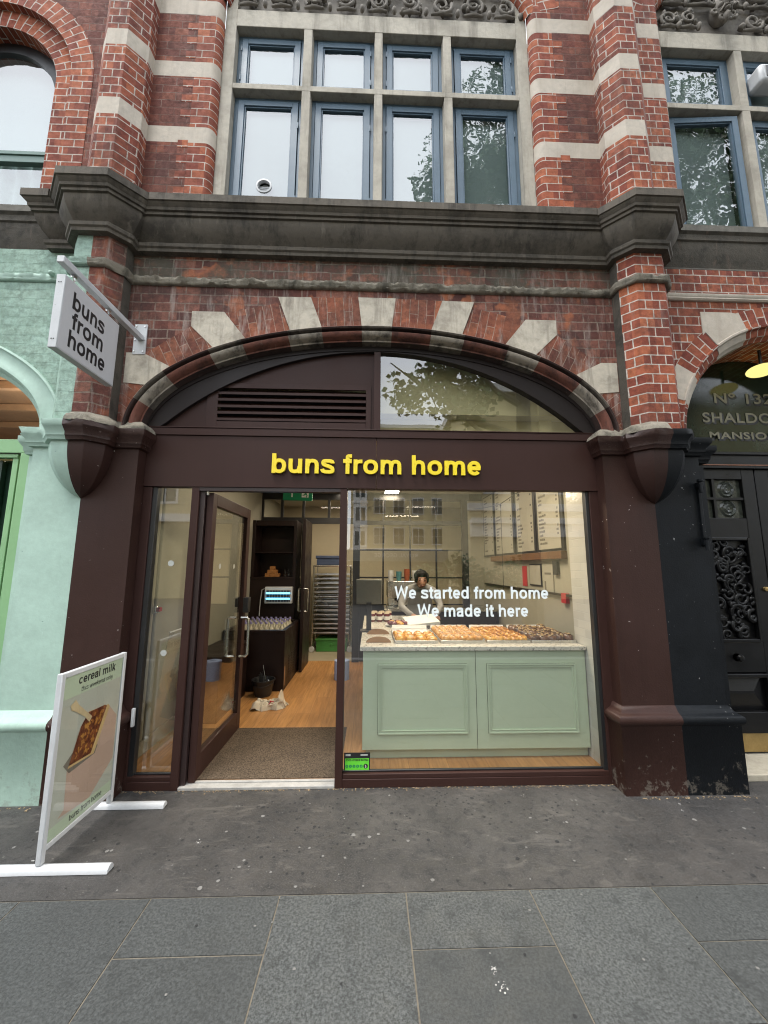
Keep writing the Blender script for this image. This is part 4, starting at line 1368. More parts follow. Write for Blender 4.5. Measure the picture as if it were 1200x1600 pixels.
for d0, d1, mi in ((0, 17, 0), (17, 32, 1), (32, 52, 0), (52, 70, 1), (70, 110, 0), (110, 128, 1), (128, 148, 0), (148, 163, 1), (163, 180, 0)):
    mans_arc(m, d0, d1, mi, 1.115, YW - (.006 if mi else .003), max(3, int((d1 - d0) / 4)))
# square shoulders of the stones
for d0, d1 in ((110, 128), (52, 70)):
    t0, t1 = R(d0), R(d1)
    s = 1 if d0 < 90 else -1
    a, b_ = (t1, t0) if s < 0 else (t0, t1)
    pts = [(EX + 1.1 * math.cos(a), EZ + 1.1 * math.sin(a)), (EX + s * .70, EZ + .84), (EX + s * .70, EZ + 1.045), (EX + s * .45, EZ + 1.045), (EX + 1.1 * math.cos(b_), EZ + 1.1 * math.sin(b_))]
    m.poly_prism(pts if s < 0 else pts[::-1], YW - .0062, YW + .02, 1)
m.build('arch', ['brick_arch', 'stone_band'], mans, ang=30)
m = MB(); m.sweep([(PXR + .195, YW), (6.4, YW)], [(o * .9, z - .008) for o, z in STRING]); m.build('string_course', 'stone_band', mans)
# porch: reveals, step, fanlight, doors
M['threshold'] = stone('worn_threshold', (.42, .38, .30), dark=(.16, .14, .11), grime=.4, streak=.2)
m = MB(); m.box(PXR + .40, 4.2, .0, .36, 0, .048); m.build('doorstep', 'threshold', mans, bevel=.006)
m = MB()
m.box(2.52, 4.2, .285, .33, 2.37, 2.50); m.box(2.52, 4.2, .265, .285, 2.485, 2.51); m.box(2.52, 4.2, .27, .285, 2.362, 2.385)
m.box(2.52, 2.60, .28, .34, .05, 2.37); m.box(4.12, 4.2, .28, .34, .05, 2.37)
m.build('door_frame', 'black_gloss', mans, bevel=.004)
M['copper'] = simple('copper_strip', (.20, .07, .03), .4)
m = MB(); m.box(2.52, 4.2, .27, .2845, 2.388, 2.398); m.build('copper_strip', 'copper', mans)
m = MB()
for i in range(32):
    a0, a1 = math.pi * i / 32, math.pi * (i + 1) / 32
    m.face([(EX, .30, EZ), (EX + ER * math.cos(a0), .30, EZ + ER * math.sin(a0)), (EX + ER * math.cos(a1), .30, EZ + ER * math.sin(a1))])
fan = m.build('fanlight', 'fan_glass', mans, merge=False)
def gold_text(body, size, x, z, w=None, sp=1.1):
    t = text_mesh(body, size, 'ink', .0005, .006, 'CENTER', sp, w)
    put_text('lettering_shadow', t, (x + .012, .2985, z - .012), '-y', fan)
    t = text_mesh(body, size, 'gold', .001, .002, 'CENTER', sp, w)
    put_text('lettering', t, (x, .296, z), '-y', fan)
gold_text('N\u00ba 132', .135, EX - .02, 2.972, .54)
gold_text('SHALDON', .13, EX - .03, 2.79, .76)
gold_text('MANSIONS', .09, EX - .02, 2.638, .70)
# lit globe lamp in the porch
lampt = thing('porch_lamp', 'lit yellow oval lamp hanging inside the brick arch of the mansion entrance', 'lamp', (3.36, .12, 3.38))
m = MB(); m.blob((3.36, .12, 3.195), (.105, .105, .045), 18, 10); m.build('lamp_shade', 'lamp_on', lampt)
m = MB(); m.lathe([(.012, 0), (.012, .16), (.05, .165), (.05, .185)], (3.36, .12, 3.24), 12); m.build('stem', 'black_metal', lampt)

def door_leaf(x0, x1, hand, nm='door'):
    y = .30
    m = MB()
    z0, z1 = .055, 2.365
    st = .115
    # stiles and rails
    m.box(x0, x0 + st, y, y + .05, z0, z1); m.box(x1 - st, x1, y, y + .05, z0, z1)
    rails = [(z0, .36), (.66, .90), (1.76, 1.93), (2.27, z1)]
    for a, b_ in rails: m.box(x0 + st, x1 - st, y, y + .05, a, b_)
    d = m.build(nm, 'black_gloss', mans, bevel=.005)
    # glazed top with four bullseye panes
    xa, xb = x0 + st, x1 - st
    m = MB(); m.face([(xa, y + .03, 1.93), (xb, y + .03, 1.93), (xb, y + .03, 2.27), (xa, y + .03, 2.27)], None, 0)
    xm = (xa + xb) / 2
    for cx in ((xa + xm) / 2, (xm + xb) / 2):
        for cz in (2.015, 2.185):
            m.lathe([(.075, 0), (.06, -.012), (.045, -.004), (.03, -.014), (.012, -.008), (0, -.016)], (cx, y + .03, cz), 16, 0, 'y')
    m.build('bullseye_panes', 'pebble_glass', d)
    m = MB(); m.box(xm - .012, xm + .012, y + .005, y + .035, 1.93, 2.27); m.box(xa, xm - .012, y + .005, y + .035, 2.09, 2.11); m.box(xm + .012, xb, y + .005, y + .035, 2.09, 2.11); m.build('glazing_bar', 'black_gloss', d)
    # carved panel
    m = MB(); m.face([(xa, y + .035, .90), (xb, y + .035, .90), (xb, y + .035, 1.76), (xa, y + .035, 1.76)])
    rg = random.Random(11)
    for k in range(64):
        cx, cz = xa + .04 + (xb - xa - .08) * rg.random(), .95 + .78 * (k + .5) / 64
        scroll(m, cx, cz, rg.uniform(.03, .075), rg.uniform(.6, 1.3), rg.choice((1, -1)), y + .024, rg.uniform(.012, .022), 0, rg.uniform(0, 6))
        m.blob((cx + rg.uniform(-.08, .08), y + .028, cz + .03), (.03, .018, .022), 8, 6, 0, .4, 6, k)
    m.blob((xa + .12, y + .03, 1.4), (.05, .025, .11), 12, 8)
    m.build('carved_panel', 'black_gloss', d, ang=60)
    m = MB()
    for a, b_, c, e in ((xa, xa + .025, .9, 1.76), (xb - .025, xb, .9, 1.76), (xa + .025, xb - .025, .9, .925), (xa + .025, xb - .025, 1.735, 1.76)): m.box(a, b_, y - .008, y + .03, c, e)
    m.box(xa, xb, y - .02, y + .03, .625, .655)
    m.build('panel_moulding', 'black_gloss', d, bevel=.006)
    # raised lower panel
    m = MB(); c = [(xa, .36), (xb, .36), (xb, .66), (xa, .66)]; q = [(xa + .13, .50), (xb - .13, .50), (xb - .13, .52), (xa + .13, .52)]
    for i in range(4):
        j = (i + 1) % 4
        m.face([(c[i][0], y + .04, c[i][1]), (c[j][0], y + .04, c[j][1]), (q[j][0], y + .0, q[j][1]), (q[i][0], y + .0, q[i][1])])
    m.face([(x, y, z) for x, z in q]); m.build('raised_panel', 'black_gloss', d, ang=10)
    m = MB(); m.box(x0 + .02, x1 - .02, y - .004, y - .001, z0 + .01, .20); m.build('kick_plate', 'brass', d)
    m = MB(); kx = (xa + xb) / 2 + hand * .02; m.lathe([(.0, -.055), (.022, -.05), (.03, -.035), (.022, -.02), (.012, -.012), (.012, 0), (.032, .0)], (kx, y, .78), 16, 0, 'y'); m.build('knob', 'black_gloss', d)
    m = MB(); m.lathe([(0, -.02), (.018, -.016), (.02, 0)], (x1 - .035 if hand > 0 else x0 + .035, y, 1.33), 14, 0, 'y'); m.build('lock', 'brass', d)
    m = MB(); m.box(xa + .06, xa + .24, y + .0, y + .034, 1.07, 1.10); m.build('letter_slot', 'black_gloss', d, bevel=.004)
door_leaf(2.605, 3.352, 1)
door_leaf(3.360, 4.115, -1)
m = MB(); m.box(2.5, 4.3, .36, .40, 0, 3.5); m.build('porch_backing', 'dark_room', mans)
m = MB(); sp = [(4.20, .34), (4.20, -.0), (4.34, .0), (4.34, YW), (6.4, YW)]
m.vwall(sp, [.55, 2.42]); m.sweep(sp, [(o * .9, z) for o, z in BASE]); m.sweep(sp, [(o * .9, z - .02) for o, z in CAP])
m.build('far_pier', 'black_paint', mans)
# old iron gate bracket on the black pier
br = thing('iron_bracket', 'black painted iron gate bracket fixed to the black side of the right pier', 'bracket', (2.455, -.1, 1.9))
m = MB(); m.box(2.462, 2.484, -.118, -.1005, 1.66, 2.14); m.build('bar', 'black_paint', br, bevel=.003)
for z in (2.12, 1.69):
    m = MB(); m.box(2.45, 2.495, -.135, -.101, z - .02, z + .02); m.lathe([(.012, -.05), (.012, .03), (.02, .035), (.02, .05)], (2.462, -.14, z - .01), 10); m.build('pintle', 'black_paint', br, bevel=.003)

# upper storey of the mansion
m = MB(); p = [(PXR + .19, YW), (2.575, YW)] + [(2.575 + .045 * math.sin(R(15 * k)), YW + .045 * (1 - math.cos(R(15 * k)))) for k in range(1, 7)]
m.vwall(p, ZS, 0, p[0][0], mis=[0, 1] * 4 + [0]); m.build('upper_wall', ['brick_new', 'stone_band'], mans)
RX0 = 2.66
RM = [(3.36, 3.435), (4.06, 4.135)]
m = MB()
m.box(2.615, RX0, SY0, SY1, 4.3, 6.55); m.box(RX0, 5.6, SY0 - .002, SY1, WZ1, 6.50)
for a, b_ in RM:
    for z0, z1 in ((4.30, TZ0), (TZ1, WZ1)):
        c = [(a, SY0), (b_, SY0), (b_ + .012, SY1), (a - .012, SY1)]
        for i, j in ((0, 1), (1, 2), (3, 0)):
            m.face([(c[i][0], c[i][1], z0), (c[j][0], c[j][1], z0), (c[j][0], c[j][1], z1), (c[i][0], c[i][1], z1)])
m.box(RX0, 5.6, SY0 - .001, SY1, TZ0, TZ1)
m.build('window_surround', 'stone_win', mans, bevel=.004)
re_ = [RX0] + [v for ab in RM for v in ab] + [4.8]
for i in range(3):
    casement(re_[2 * i], re_[2 * i + 1], TZ1, WZ1, mans, hinge=-1)
    casement(re_[2 * i], re_[2 * i + 1], 4.36, TZ0, mans, hinge=-1, open_deg=-4 if i == 0 else 0)
m = MB(); m.face([(2.56, .0, 6.49), (5.6, .0, 6.49), (5.6, .0, 7.6), (2.56, .0, 7.6)])
carving(m, 2.66, 3.05, 6.53, 6.78, -.012, 21, 2); carving(m, 3.45, 5.0, 6.53, 6.8, -.012, 22, 6); carving(m, 2.66, 5.0, 6.80, 7.2, -.012, 23, 8)
# bearded mask
fx, fz, fy = 3.26, 6.72, -.05
m.blob((fx, fy, fz), (.085, .085, .125), 20, 16, 0, .05, 3, 1)
m.blob((fx, fy - .085, fz + .0), (.022, .04, .045), 10, 8)
m.blob((fx, fy - .075, fz + .035), (.06, .025, .018), 12, 8)
for s in (1, -1):
    m.blob((fx + s * .035, fy - .07, fz + .018), (.017, .018, .012), 8, 6)
    m.blob((fx + s * .045, fy - .06, fz - .02), (.025, .03, .025), 10, 7)
    scroll(m, fx + s * .10, fz + .06, .045, 1.4, s, fy - .03, .016)
    scroll(m, fx + s * .09, fz - .07, .04, 1.4, -s, fy - .03, .014)
    scroll(m, fx + s * .035, fz - .13, .035, 1.3, s, fy - .04, .013)
    m.tube([(fx + s * .002, fy - .09, fz - .045), (fx + s * .03, fy - .085, fz - .052), (fx + s * .055, fy - .06, fz - .09)], [.01, .011, .006], 7)
m.blob((fx, fy - .07, fz - .075), (.03, .03, .014), 10, 7)
m.blob((fx, fy - .05, fz - .13), (.03, .04, .05), 10, 8, 0, .3, 8, 2)
m.build('carved_frieze', 'stone_relief', mans, ang=60)
m = MB(); m.box(2.45, 5.2, .16, 2.5, 4.2, 6.6); m.build('upper_room', 'dark_room', mans)
m = MB(); P, N = ell(3.9, 6.40, 1.36, .85, 40, R(8), R(172)); m.asweep(P, N, [(.0, .0), (.0, -.05), (.03, -.085), (.07, -.095), (.13, -.10), (.30, -.103), (.30, -.09)], 0); m.build('relieving_arch', 'brick_arch', mans, ang=50)
# white fan box on the window
ac = thing('wall_vent_box', 'white plastic box fixed to an upper window of the mansion', 'vent', (3.6, -.05, 5.98))
m = MB(); m.box(3.50, 3.80, -.115, .03, 5.88, 6.07, 0); m.build('housing', 'white_paint', ac, bevel=.03)
m = MB(); m.box(3.545, 3.78, -.119, -.1145, 5.915, 6.035, 0); m.build('grille', 'black_plastic', ac, bevel=.004)

# ------------------------------------------------------------------ the brown shopfront
sf = thing('shopfront', 'dark brown shopfront with yellow lettering, arched top light, louvred vent and large window', 'shopfront', (XC, 0, 0))
# fascia: two panels with a fine joint
m = MB(); m.box(-1.705, .0335, -.008, .06, 2.09, 2.488); m.box(.0365, 1.757, -.008, .06, 2.09, 2.488)
m.build('fascia', 'brown_metal', sf, bevel=.0015)
m = MB(); m.box(-1.70, 1.757, -.018, .06, 2.490, 2.545); m.box(-1.70, 1.757, -.022, .06, 2.548, 2.556); m.build('transom_bar', 'brown_metal', sf, bevel=.002)
# arched frame: plate between the brick arch and the flatter arc of the glazing
Rg = 2.40; zc_g = 3.205 - Rg
def arcz(x): return zc_g + math.sqrt(max(0, Rg * Rg - (x - XC) ** 2))
def outz(x):
    t = max(0, 1 - ((x - XC) / 1.752) ** 2)
    return 2.50 + .748 * math.sqrt(t)
m = MB()
n = 80
xs = [XC - 1.74 + 3.48 * i / n for i in range(n + 1)]
for i in range(n):
    xa, xb = xs[i], xs[i + 1]
    ia, ib = max(2.555, arcz(xa) if abs(xa - XC) < 1.665 else 2.555), max(2.555, arcz(xb) if abs(xb - XC) < 1.665 else 2.555)
    oa, ob = max(outz(xa), 2.556), max(outz(xb), 2.556)
    ia, ib = min(ia, oa), min(ib, ob)
    m.face([(xa, -.012, ia), (xb, -.012, ib), (xb, -.012, ob), (xa, -.012, oa)])
    m.face([(xa, -.012, ia), (xb, -.012, ib), (xb, .05, ib), (xa, .05, ia)])
    m.face([(xa, -.02, oa - .035), (xb, -.02, ob - .035), (xb, -.02, ob + .005), (xa, -.02, oa + .005)])
    m.face([(xa, -.02, oa - .035), (xb, -.02, ob - .035), (xb, -.012, ob - .035), (xa, -.012, oa - .035)])
m.build('arch_frame', 'frame_ring', sf)
m = MB(); m.box(.012, .064, -.016, .05, 2.557, arcz(.03) - .001); m.build('mullion', 'brown_metal', sf, bevel=.002)
# left: solid panel with the vent
m = MB()
px0 = XC - 1.66
VX0, VX1, VZ0, VZ1 = -1.205, -.05, 2.615, 2.888
def panel_face(x0, x1, lo, hi):
    k = max(2, int((x1 - x0) / .04))
    for i in range(k):
        xa, xb = x0 + (x1 - x0) * i / k, x0 + (x1 - x0) * (i + 1) / k
        m.face([(xa, .02, lo), (xb, .02, lo), (xb, .02, max(lo, hi(xb))), (xa, .02, max(lo, hi(xa)))])
panel_face(px0, VX0, 2.556, lambda x: arcz(x))
panel_face(VX1, .012, 2.556, lambda x: arcz(x))
panel_face(VX0, VX1, VZ1, lambda x: arcz(x))
panel_face(VX0, VX1, 2.556, lambda x: VZ0)
m.build('panel', 'brown_metal', sf)
m = MB()
for a, b_, c, d in ((VX0 - .085, VX0, VZ0 - .05, VZ1 + .04), (VX1, VX1 + .04, VZ0 - .05, VZ1 + .04), (VX0, VX1, VZ1, VZ1 + .04), (VX0, VX1, VZ0 - .05, VZ0)):
    m.box(a, b_, .010, .022, c, d)
ven = m.build('vent', 'brown_metal', sf, bevel=.0015)
m = MB()
for k in range(5):
    z = VZ0 + .012 + k * .0535
    m.face([(VX0, .012, z), (VX1, .012, z), (VX1, .055, z + .05), (VX0, .055, z + .05)])
    m.box(VX0, VX1, .008, .014, z - .006, z + .014)
m.build('louvre', 'brown_metal', ven)
m = MB(); m.box(VX0, VX1, .07, .09, VZ0, VZ1); m.build('vent_backing', 'black_plastic', ven)
# right: glazed top light
m = MB()
k = 40
for i in range(k):
    xa, xb = .064 + (1.69 - .064) * i / k, .064 + (1.69 - .064) * (i + 1) / k
    m.face([(xa, .02, 2.556), (xb, .02, 2.556), (xb, .02, max(2.556, arcz(xb))), (xa, .02, max(2.556, arcz(xa)))])
m.build('top_light', 'glass_shop', sf, merge=False)
# posts, sill, threshold
m = MB()
m.box(-1.705, -1.640, -.0, .07, .0, 2.088); m.box(-1.640, -1.605, .012, .06, .085, 2.088, 1)
m.build('jamb', ['brown_metal', 'black_plastic'], sf, bevel=.002)
m = MB(); m.box(1.690, 1.757, -.0, .07, .0, 2.088); m.box(1.664, 1.690, .012, .06, .085, 2.088, 1); m.build('jamb', ['brown_metal', 'black_plastic'], sf, bevel=.002)
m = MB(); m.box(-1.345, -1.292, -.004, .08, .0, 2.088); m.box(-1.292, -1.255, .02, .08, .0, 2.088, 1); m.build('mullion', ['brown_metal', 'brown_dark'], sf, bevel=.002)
m = MB(); m.box(-.236, -.184, -.004, .09, .0, 2.088); m.build('mullion', 'brown_metal', sf, bevel=.002)
for xa, xb in ((-1.640, -1.345), (-.184, 1.690)):
    m = MB(); m.box(xa, xb, -.002, .05, .0, .055); m.box(xa, xb, .002, .05, .0555, .085); m.box(xa, xb, .03, .05, .0855, .097, 1); m.build('sill', ['brown_metal', 'black_plastic'], sf, bevel=.003)
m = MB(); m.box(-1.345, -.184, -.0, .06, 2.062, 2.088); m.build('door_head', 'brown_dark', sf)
m = MB(); m.box(-1.29, -.236, -.008, .05, .0, .019, 0); m.box(-1.29, -.236, .05, .075, .0, .026, 0); m.build('threshold', M.setdefault('sill_grey', simple('scuffed_pale_sill', (.36, .35, .33), .6, var=.2, vscale=14)), sf, bevel=.003)
m = MB(); m.face([(-.184, .036, .097), (1.664, .036, .097), (1.664, .036, 2.09), (-.184, .036, 2.09)]); win = m.build('window_pane', 'glass_shop', sf, merge=False)
m = MB(); m.face([(-1.605, .036, .097), (-1.345, .036, .097), (-1.345, .036, 2.09), (-1.605, .036, 2.09)]); sl = m.build('side_pane', 'glass_shop', sf, merge=False)
M['frost'] = simple('frosted_dot', (.42, .43, .40), .6, bump=0)
for cx, cz in ((-1.475, 1.52), (-1.475, .885)):
    m = MB(); m.face([(cx + .022 * math.cos(i * .3142), .034, cz + .022 * math.sin(i * .3142)) for i in range(20)])
    m.build('manifestation_dot', 'frost', sl, merge=False)
m = MB(); m.box(-1.632, -1.612, -.022, -.0005, .41, .53); m.build('latch_box', 'white_paint', sf, bevel=.004)
# lettering
lx, W_ = 0.0, .142
tot = sum(glyph(c, W_)[1] for c in 'buns from home')
ks = 1.612 / tot
for c_ in 'buns from home':
    st_, adv = glyph(c_, W_)
    if st_:
        x0_ = min(q[0] for s_ in st_ for q in s_[0]) - W_ / 2
        x1_ = max(q[0] for s_ in st_ for q in s_[0]) + W_ / 2
        put_text('letter', letters(c_, .212, 'yellow', .02, W_, (x1_ - x0_) * ks), (-.767 + (lx + x0_) * ks, -.012, 2.198), '-y', sf)
    lx += adv
# window writing
for body, x0, x1, z in (('We started from home', .178, 1.345, 1.268), ('We made it here', .348, 1.185, 1.137)):
    t = letters(body, .124, 'vinyl_white', .0006, .140, x1 - x0)
    put_text('window_lettering', t, (x0, .0345, z), '-y', win)
# food hygiene sticker
st = thing('hygiene_sticker', 'small green and black food hygiene rating sticker in the bottom corner of the shop window', 'sticker', (-.085, .034, .145))
m = MB(); m.box(-.176, .007, .0335, .0352, .078, .210, 0); m.build('backing', 'black_plastic', st)
m = MB(); m.box(-.168, -.001, .0330, .0334, .092, .172, 0); m.box(-.045, -.001, .0330, .0334, .084, .0915, 0); m.build('green_panel', 'fhr_green', st)
put_text('lettering', text_mesh('FOOD HYGIENE RATING', .017, 'ink', .0002, .0006, 'LEFT', 1, .155), (-.162, .0327, .156), '-y', st)
for i in range(6):
    cx = -.155 + i * .025
    r = .010 if i < 5 else .0155
    cxx = cx if i < 5 else cx + .006
    m = MB(); m.face([(cxx + r * math.cos(a * .3927), .0328, .122 + r * math.sin(a * .3927)) for a in range(16)])
    m.build('rating_circle', 'ink' if i == 5 else 'exit_green', st, merge=False)
    put_text('numeral', text_mesh(str(i), .014 if i < 5 else .024, 'fhr_green' if i < 5 else 'paper_white', .0001, .0004, 'CENTER'), (cxx, .0325, .117 if i < 5 else .113), '-y', st)
put_text('lettering', text_mesh('VERY GOOD', .007, 'ink', .0001, .0002, 'CENTER', 1, .036), (-.023, .0327, .0853), '-y', st)
m = MB(); m.box(-.165, -.13, .0331, .0334, .188, .2); m.box(-.06, -.01, .0331, .0334, .19, .199); m.build('small_mark', 'frost', st)

# the open door: hinged on the left post, swung into the shop
DX, DY0, DY1 = -1.225, .045, .955
m = MB()
for a, b_, c, d in ((DY0, DY0 + .075, .022, 2.055), (DY1 - .085, DY1, .022, 2.055), (DY0 + .075, DY1 - .085, .022, .185), (DY0 + .075, DY1 - .085, 1.965, 2.055)):
    m.box(DX - .025, DX + .025, a, b_, c, d)
door = m.build('door', 'brown_metal', sf, bevel=.003)
m = MB(); m.box(DX - .006, DX + .006, DY0 + .075, DY1 - .085, .185, 1.965); m.build('door_pane', 'glass_shop', door, merge=False)
m = MB()
for s in (1, -1):
    x0 = DX + s * .025; x1 = DX + s * .095
    m.tube([(x0, .835, 1.03), (x1 - s * .015, .835, 1.03), (x1, .835, 1.015), (x1, .835, .70), (x1 - s * .015, .835, .685), (x0, .835, .685)], .0125, 10)
m.build('pull_handle', 'chrome', door)
m = MB(); m.box(DX + .026, DX + .075, .86, .935, 1.07, 1.21); m.box(DX - .05, DX - .026, .86, .935, 1.12, 1.20); m.build('lock_box', 'black_plastic', door, bevel=.006)
m = MB(); m.lathe([(.009, 0), (.009, .05), (0, .05)], (-1.24, .03, 2.035), 10); m.build('pivot', 'chrome', door)
for y in (.3, .62):
    m = MB(); m.face([(DX + .0065, y + .022 * math.cos(i * .3142), 1.50 + .022 * math.sin(i * .3142)) for i in range(20)]); m.build('manifestation_dot', 'frost', door, merge=False)

# ------------------------------------------------------------------ hanging sign
hs = thing('hanging_sign', 'pale grey square sign reading buns from home hung from a white arm', 'sign', (-1.765, -.1, 3.2))
m = MB(); m.box(-1.818, -1.724, -.1125, -.1015, 3.085, 3.33); pl = m.build('wall_plate', 'white_paint', hs, bevel=.002)
m = MB()
for x in (-1.804, -1.738):
    for z in (3.105, 3.20, 3.31): m.lathe([(.007, -.004), (.005, -.007), (0, -.008)], (x, -.112, z), 8, 0, 'y')
m.build('bolt', 'chrome', pl)
m = MB(); m.box(-1.785, -1.745, -.875, -.1125, 3.195, 3.235); m.build('arm', 'white_paint', hs, bevel=.003)
m = MB(); m.box(-1.79, -1.742, -.855, -.385, 2.69, 3.135, 0); panel = m.build('sign_panel', 'white_paint', hs, bevel=.003)
m = MB(); m.box(-1.7418, -1.7405, -.849, -.391, 2.696, 3.129, 0); m.box(-1.7915, -1.7902, -.849, -.391, 2.696, 3.129, 0); m.build('sign_face', 'sign_face', panel)
for i, wd in enumerate(('buns', 'from', 'home')):
    t = letters(wd, .146, 'ink', .0008, .132, (.262, .265, .305)[i])
    put_text('lettering', t, (-1.7396, -.785, 2.975 - i * .118), '+x', panel)
for y in (-.77, -.47):
    m = MB(); m.tube([(-1.765, y, 3.195), (-1.765, y, 3.175), (-1.765, y + .008, 3.165), (-1.765, y, 3.155), (-1.765, y, 3.135)], .006, 8); m.box(-1.775, -1.755, y - .012, y + .012, 3.178, 3.1945); m.build('hanger', 'chrome', hs)
m = MB()
for z in (3.085, 2.74): 
    for x in (-1.772, -1.760): m.lathe([(.004, -.002), (0, -.003)], (x, -.855, z), 8, 0, 'y')
m.build('rivet', 'black_plastic', panel)

# ------------------------------------------------------------------ pavement poster board
bd = thing('poster_board', 'white metal pavement poster stand advertising cereal milk, standing on the asphalt left of the door', 'sign', (-1.625, -.43, 0))
BX, BY0, BY1 = -1.625, -.705, -.165
for y in (BY0, BY1 - .028):
    m = MB(); m.box(BX - .014, BX + .014, y, y + .028, .034, .935); m.build('post', 'white_paint', bd, bevel=.004)
for z in (.906, .085):
    m = MB(); m.box(BX - .013, BX + .013, BY0 + .0282, BY1 - .0282, z, z + .028); m.build('rail', 'white_paint', bd, bevel=.004)
for y in (BY0 + .014, BY1 - .014):
    m = MB()
    pr = []
    for i in range(9):
        a = math.pi * i / 8
        pr.append((y + .026 * math.cos(a), .003 + .031 * math.sin(a)))
    for i in range(8):
        m.face([(BX - .36, pr[i][0], pr[i][1]), (BX + .345, pr[i][0], pr[i][1]), (BX + .345, pr[i + 1][0], pr[i + 1][1]), (BX - .36, pr[i + 1][0], pr[i + 1][1])])
    for xx in (BX - .36, BX + .345): m.face([(xx, a, b_) for a, b_ in pr])
    m.build('foot', 'white_paint', bd, bevel=.002)
m = MB(); m.box(BX - .006, BX + .006, BY0 + .0285, BY1 - .0285, .1135, .9055); pst = m.build('poster', 'poster_bg', bd)
xf = BX + .0064
PY0, PY1, PZ0, PZ1 = BY0 + .029, BY1 - .029, .114, .905
def pf(pts, mat, d, name):
    """flat printed shape: fractions of the poster (across, up)"""
    m = MB(); m.face([(xf + d, PY0 + (PY1 - PY0) * a, PZ0 + (PZ1 - PZ0) * b_) for a, b_ in pts]); return m.build(name, mat, pst, merge=False)
pf([(0, .855), (1, .855), (1, 1), (0, 1)], 'poster_band', .0004, 'printed_header')
pf([(0, 0), (1, 0), (1, .075), (0, .075)], 'poster_band', .0004, 'printed_footer')
pf([(.12, .10), (.60, .075), (.98, .24), (.98, .56), (.82, .66), (.18, .42), (.20, .13)], 'poster_kraft', .0004, 'printed_paper')
pf([(.12, .42), (.22, .35), (.62, .37), (.66, .42), (.30, .50)], 'poster_shadow', .0008, 'printed_shadow')
pf([(.19, .385), (.60, .375), (.82, .66), (.79, .68), (.44, .70)], 'crumb', .0012, 'printed_cake_side')
pf([(.20, .40), (.545, .39), (.76, .675), (.72, .69), (.43, .695), (.33, .62)], 'cake_top', .0016, 'printed_cake')
rg = random.Random(3)
m = MB()
for i in range(70):
    u, v = rg.random(), rg.random()
    a = .25 + .30 * u + .17 * v; b_ = .415 + .25 * v + .01 * u
    ra, rb, th = rg.uniform(.012, .03), rg.uniform(.006, .014), rg.uniform(0, 3.14)
    pts = []
    for k in range(7):
        t = 6.283 * k / 7
        x_, y_ = ra * math.cos(t) * rg.uniform(.7, 1.2), rb * math.sin(t) * rg.uniform(.7, 1.2)
        pts.append((a + x_ * math.cos(th) - y_ * math.sin(th) * 1.4, b_ + x_ * math.sin(th) * .7 + y_ * math.cos(th)))
    m.face([(xf + .0019 + i * 1e-5, PY0 + (PY1 - PY0) * p, PZ0 + (PZ1 - PZ0) * q) for p, q in pts])
m.build('printed_flakes', 'caramel', pst, merge=False)
pf([(.13, .80), (.20, .83), (.245, .79), (.50, .655), (.46, .625), (.37, .68), (.22, .745), (.15, .765)], 'poster_spoon', .0028, 'printed_spoon')
PW = PY1 - PY0
t = letters('cereal milk', .066, 'ink', .0004, .132, PW * .64); put_text('lettering', t, (xf + .001, PY0 + PW * .22, PZ0 + .732), '+x', pst)
t = letters('this weekend only', .036, 'ink', .0004, .085, PW * .55); put_text('lettering', t, (xf + .001, PY0 + PW * .27, PZ0 + .688), '+x', pst)
t = letters('buns from home', .042, 'ink', .0004, .09, PW * .52); put_text('lettering', t, (xf + .001, PY0 + PW * .30, PZ0 + .020), '+x', pst)
m = MB(); m.box(xf + .003, xf + .004, PY0, PY1, PZ0, PZ1); m.build('clear_cover', 'glass_clear', pst, merge=False)

# ------------------------------------------------------------------ inside the shop
FZ = .024
m = MB(); m.face([(-1.8, .06, FZ), (2.0, .06, FZ), (2.0, 3.5, FZ), (-1.8, 3.5, FZ)]); tag(m.build('shop_floor', 'wood_floor'), 'warm oak plank floor inside the shop', 'floor', kind='structure')
m = MB(); m.face([(-1.8, 3.5, FZ), (2.0, 3.5, FZ), (2.0, 4.95, FZ), (-1.8, 4.95, FZ)]); tag(m.build('back_room_floor', 'lino'), 'beige vinyl floor of the back room', 'floor', kind='structure')
CZ = 2.72
m = MB(); m.face([(-1.9, .06, CZ), (2.1, .06, CZ), (2.1, 5, CZ), (-1.9, 5, CZ)]); tag(m.build('ceiling', 'ceiling'), 'pale ceiling of the shop', 'ceiling', kind='structure')
m = MB(); m.box(-1.90, -1.80, .07, 5.0, 0, 3.5)
m.box(-1.80, -1.788, .08, 3.0, FZ, .14)
tag(m.build('shop_wall_left', 'cream_pale', bevel=.002), 'pale painted wall on the left side of the shop', 'wall', kind='structure')
m = MB(); m.box(1.85, 1.95, .47, 5.0, 0, 3.5); tag(m.build('shop_wall_right', 'cream_pale'), 'pale wall carrying the menu boards', 'wall', kind='structure')
m = MB(); m.box(1.75, 1.95, .07, .47, 0, 3.5); tag(m.build('tiled_wall', 'tile'), 'glossy white tiled return wall beside the shop window', 'wall', kind='structure')
m = MB(); m.box(-1.9, 2.0, 4.95, 5.05, 0, 3.2); tag(m.build('shop_wall_back', 'cream_wall'), 'cream wall of the back room', 'wall', kind='structure')
m = MB(); m.box(-1.9, 1.95, .18, .42, 2.56, 3.5); m.box(-1.9, 1.95, .055, .18, 2.50, 2.56); m.box(1.40, 1.50, .15, .179, 2.56, 3.4)
m.face([(-1.9, .06, 3.5), (1.95, .06, 3.5), (1.95, .36, 3.5), (-1.9, .36, 3.5)])
tag(m.build('bulkhead', 'bulkhead'), 'olive tan bulkhead behind the arched top light', 'wall', kind='structure')
mt = MB(); mt.box(-1.29, -.21, .08, .94, FZ, FZ + .006)
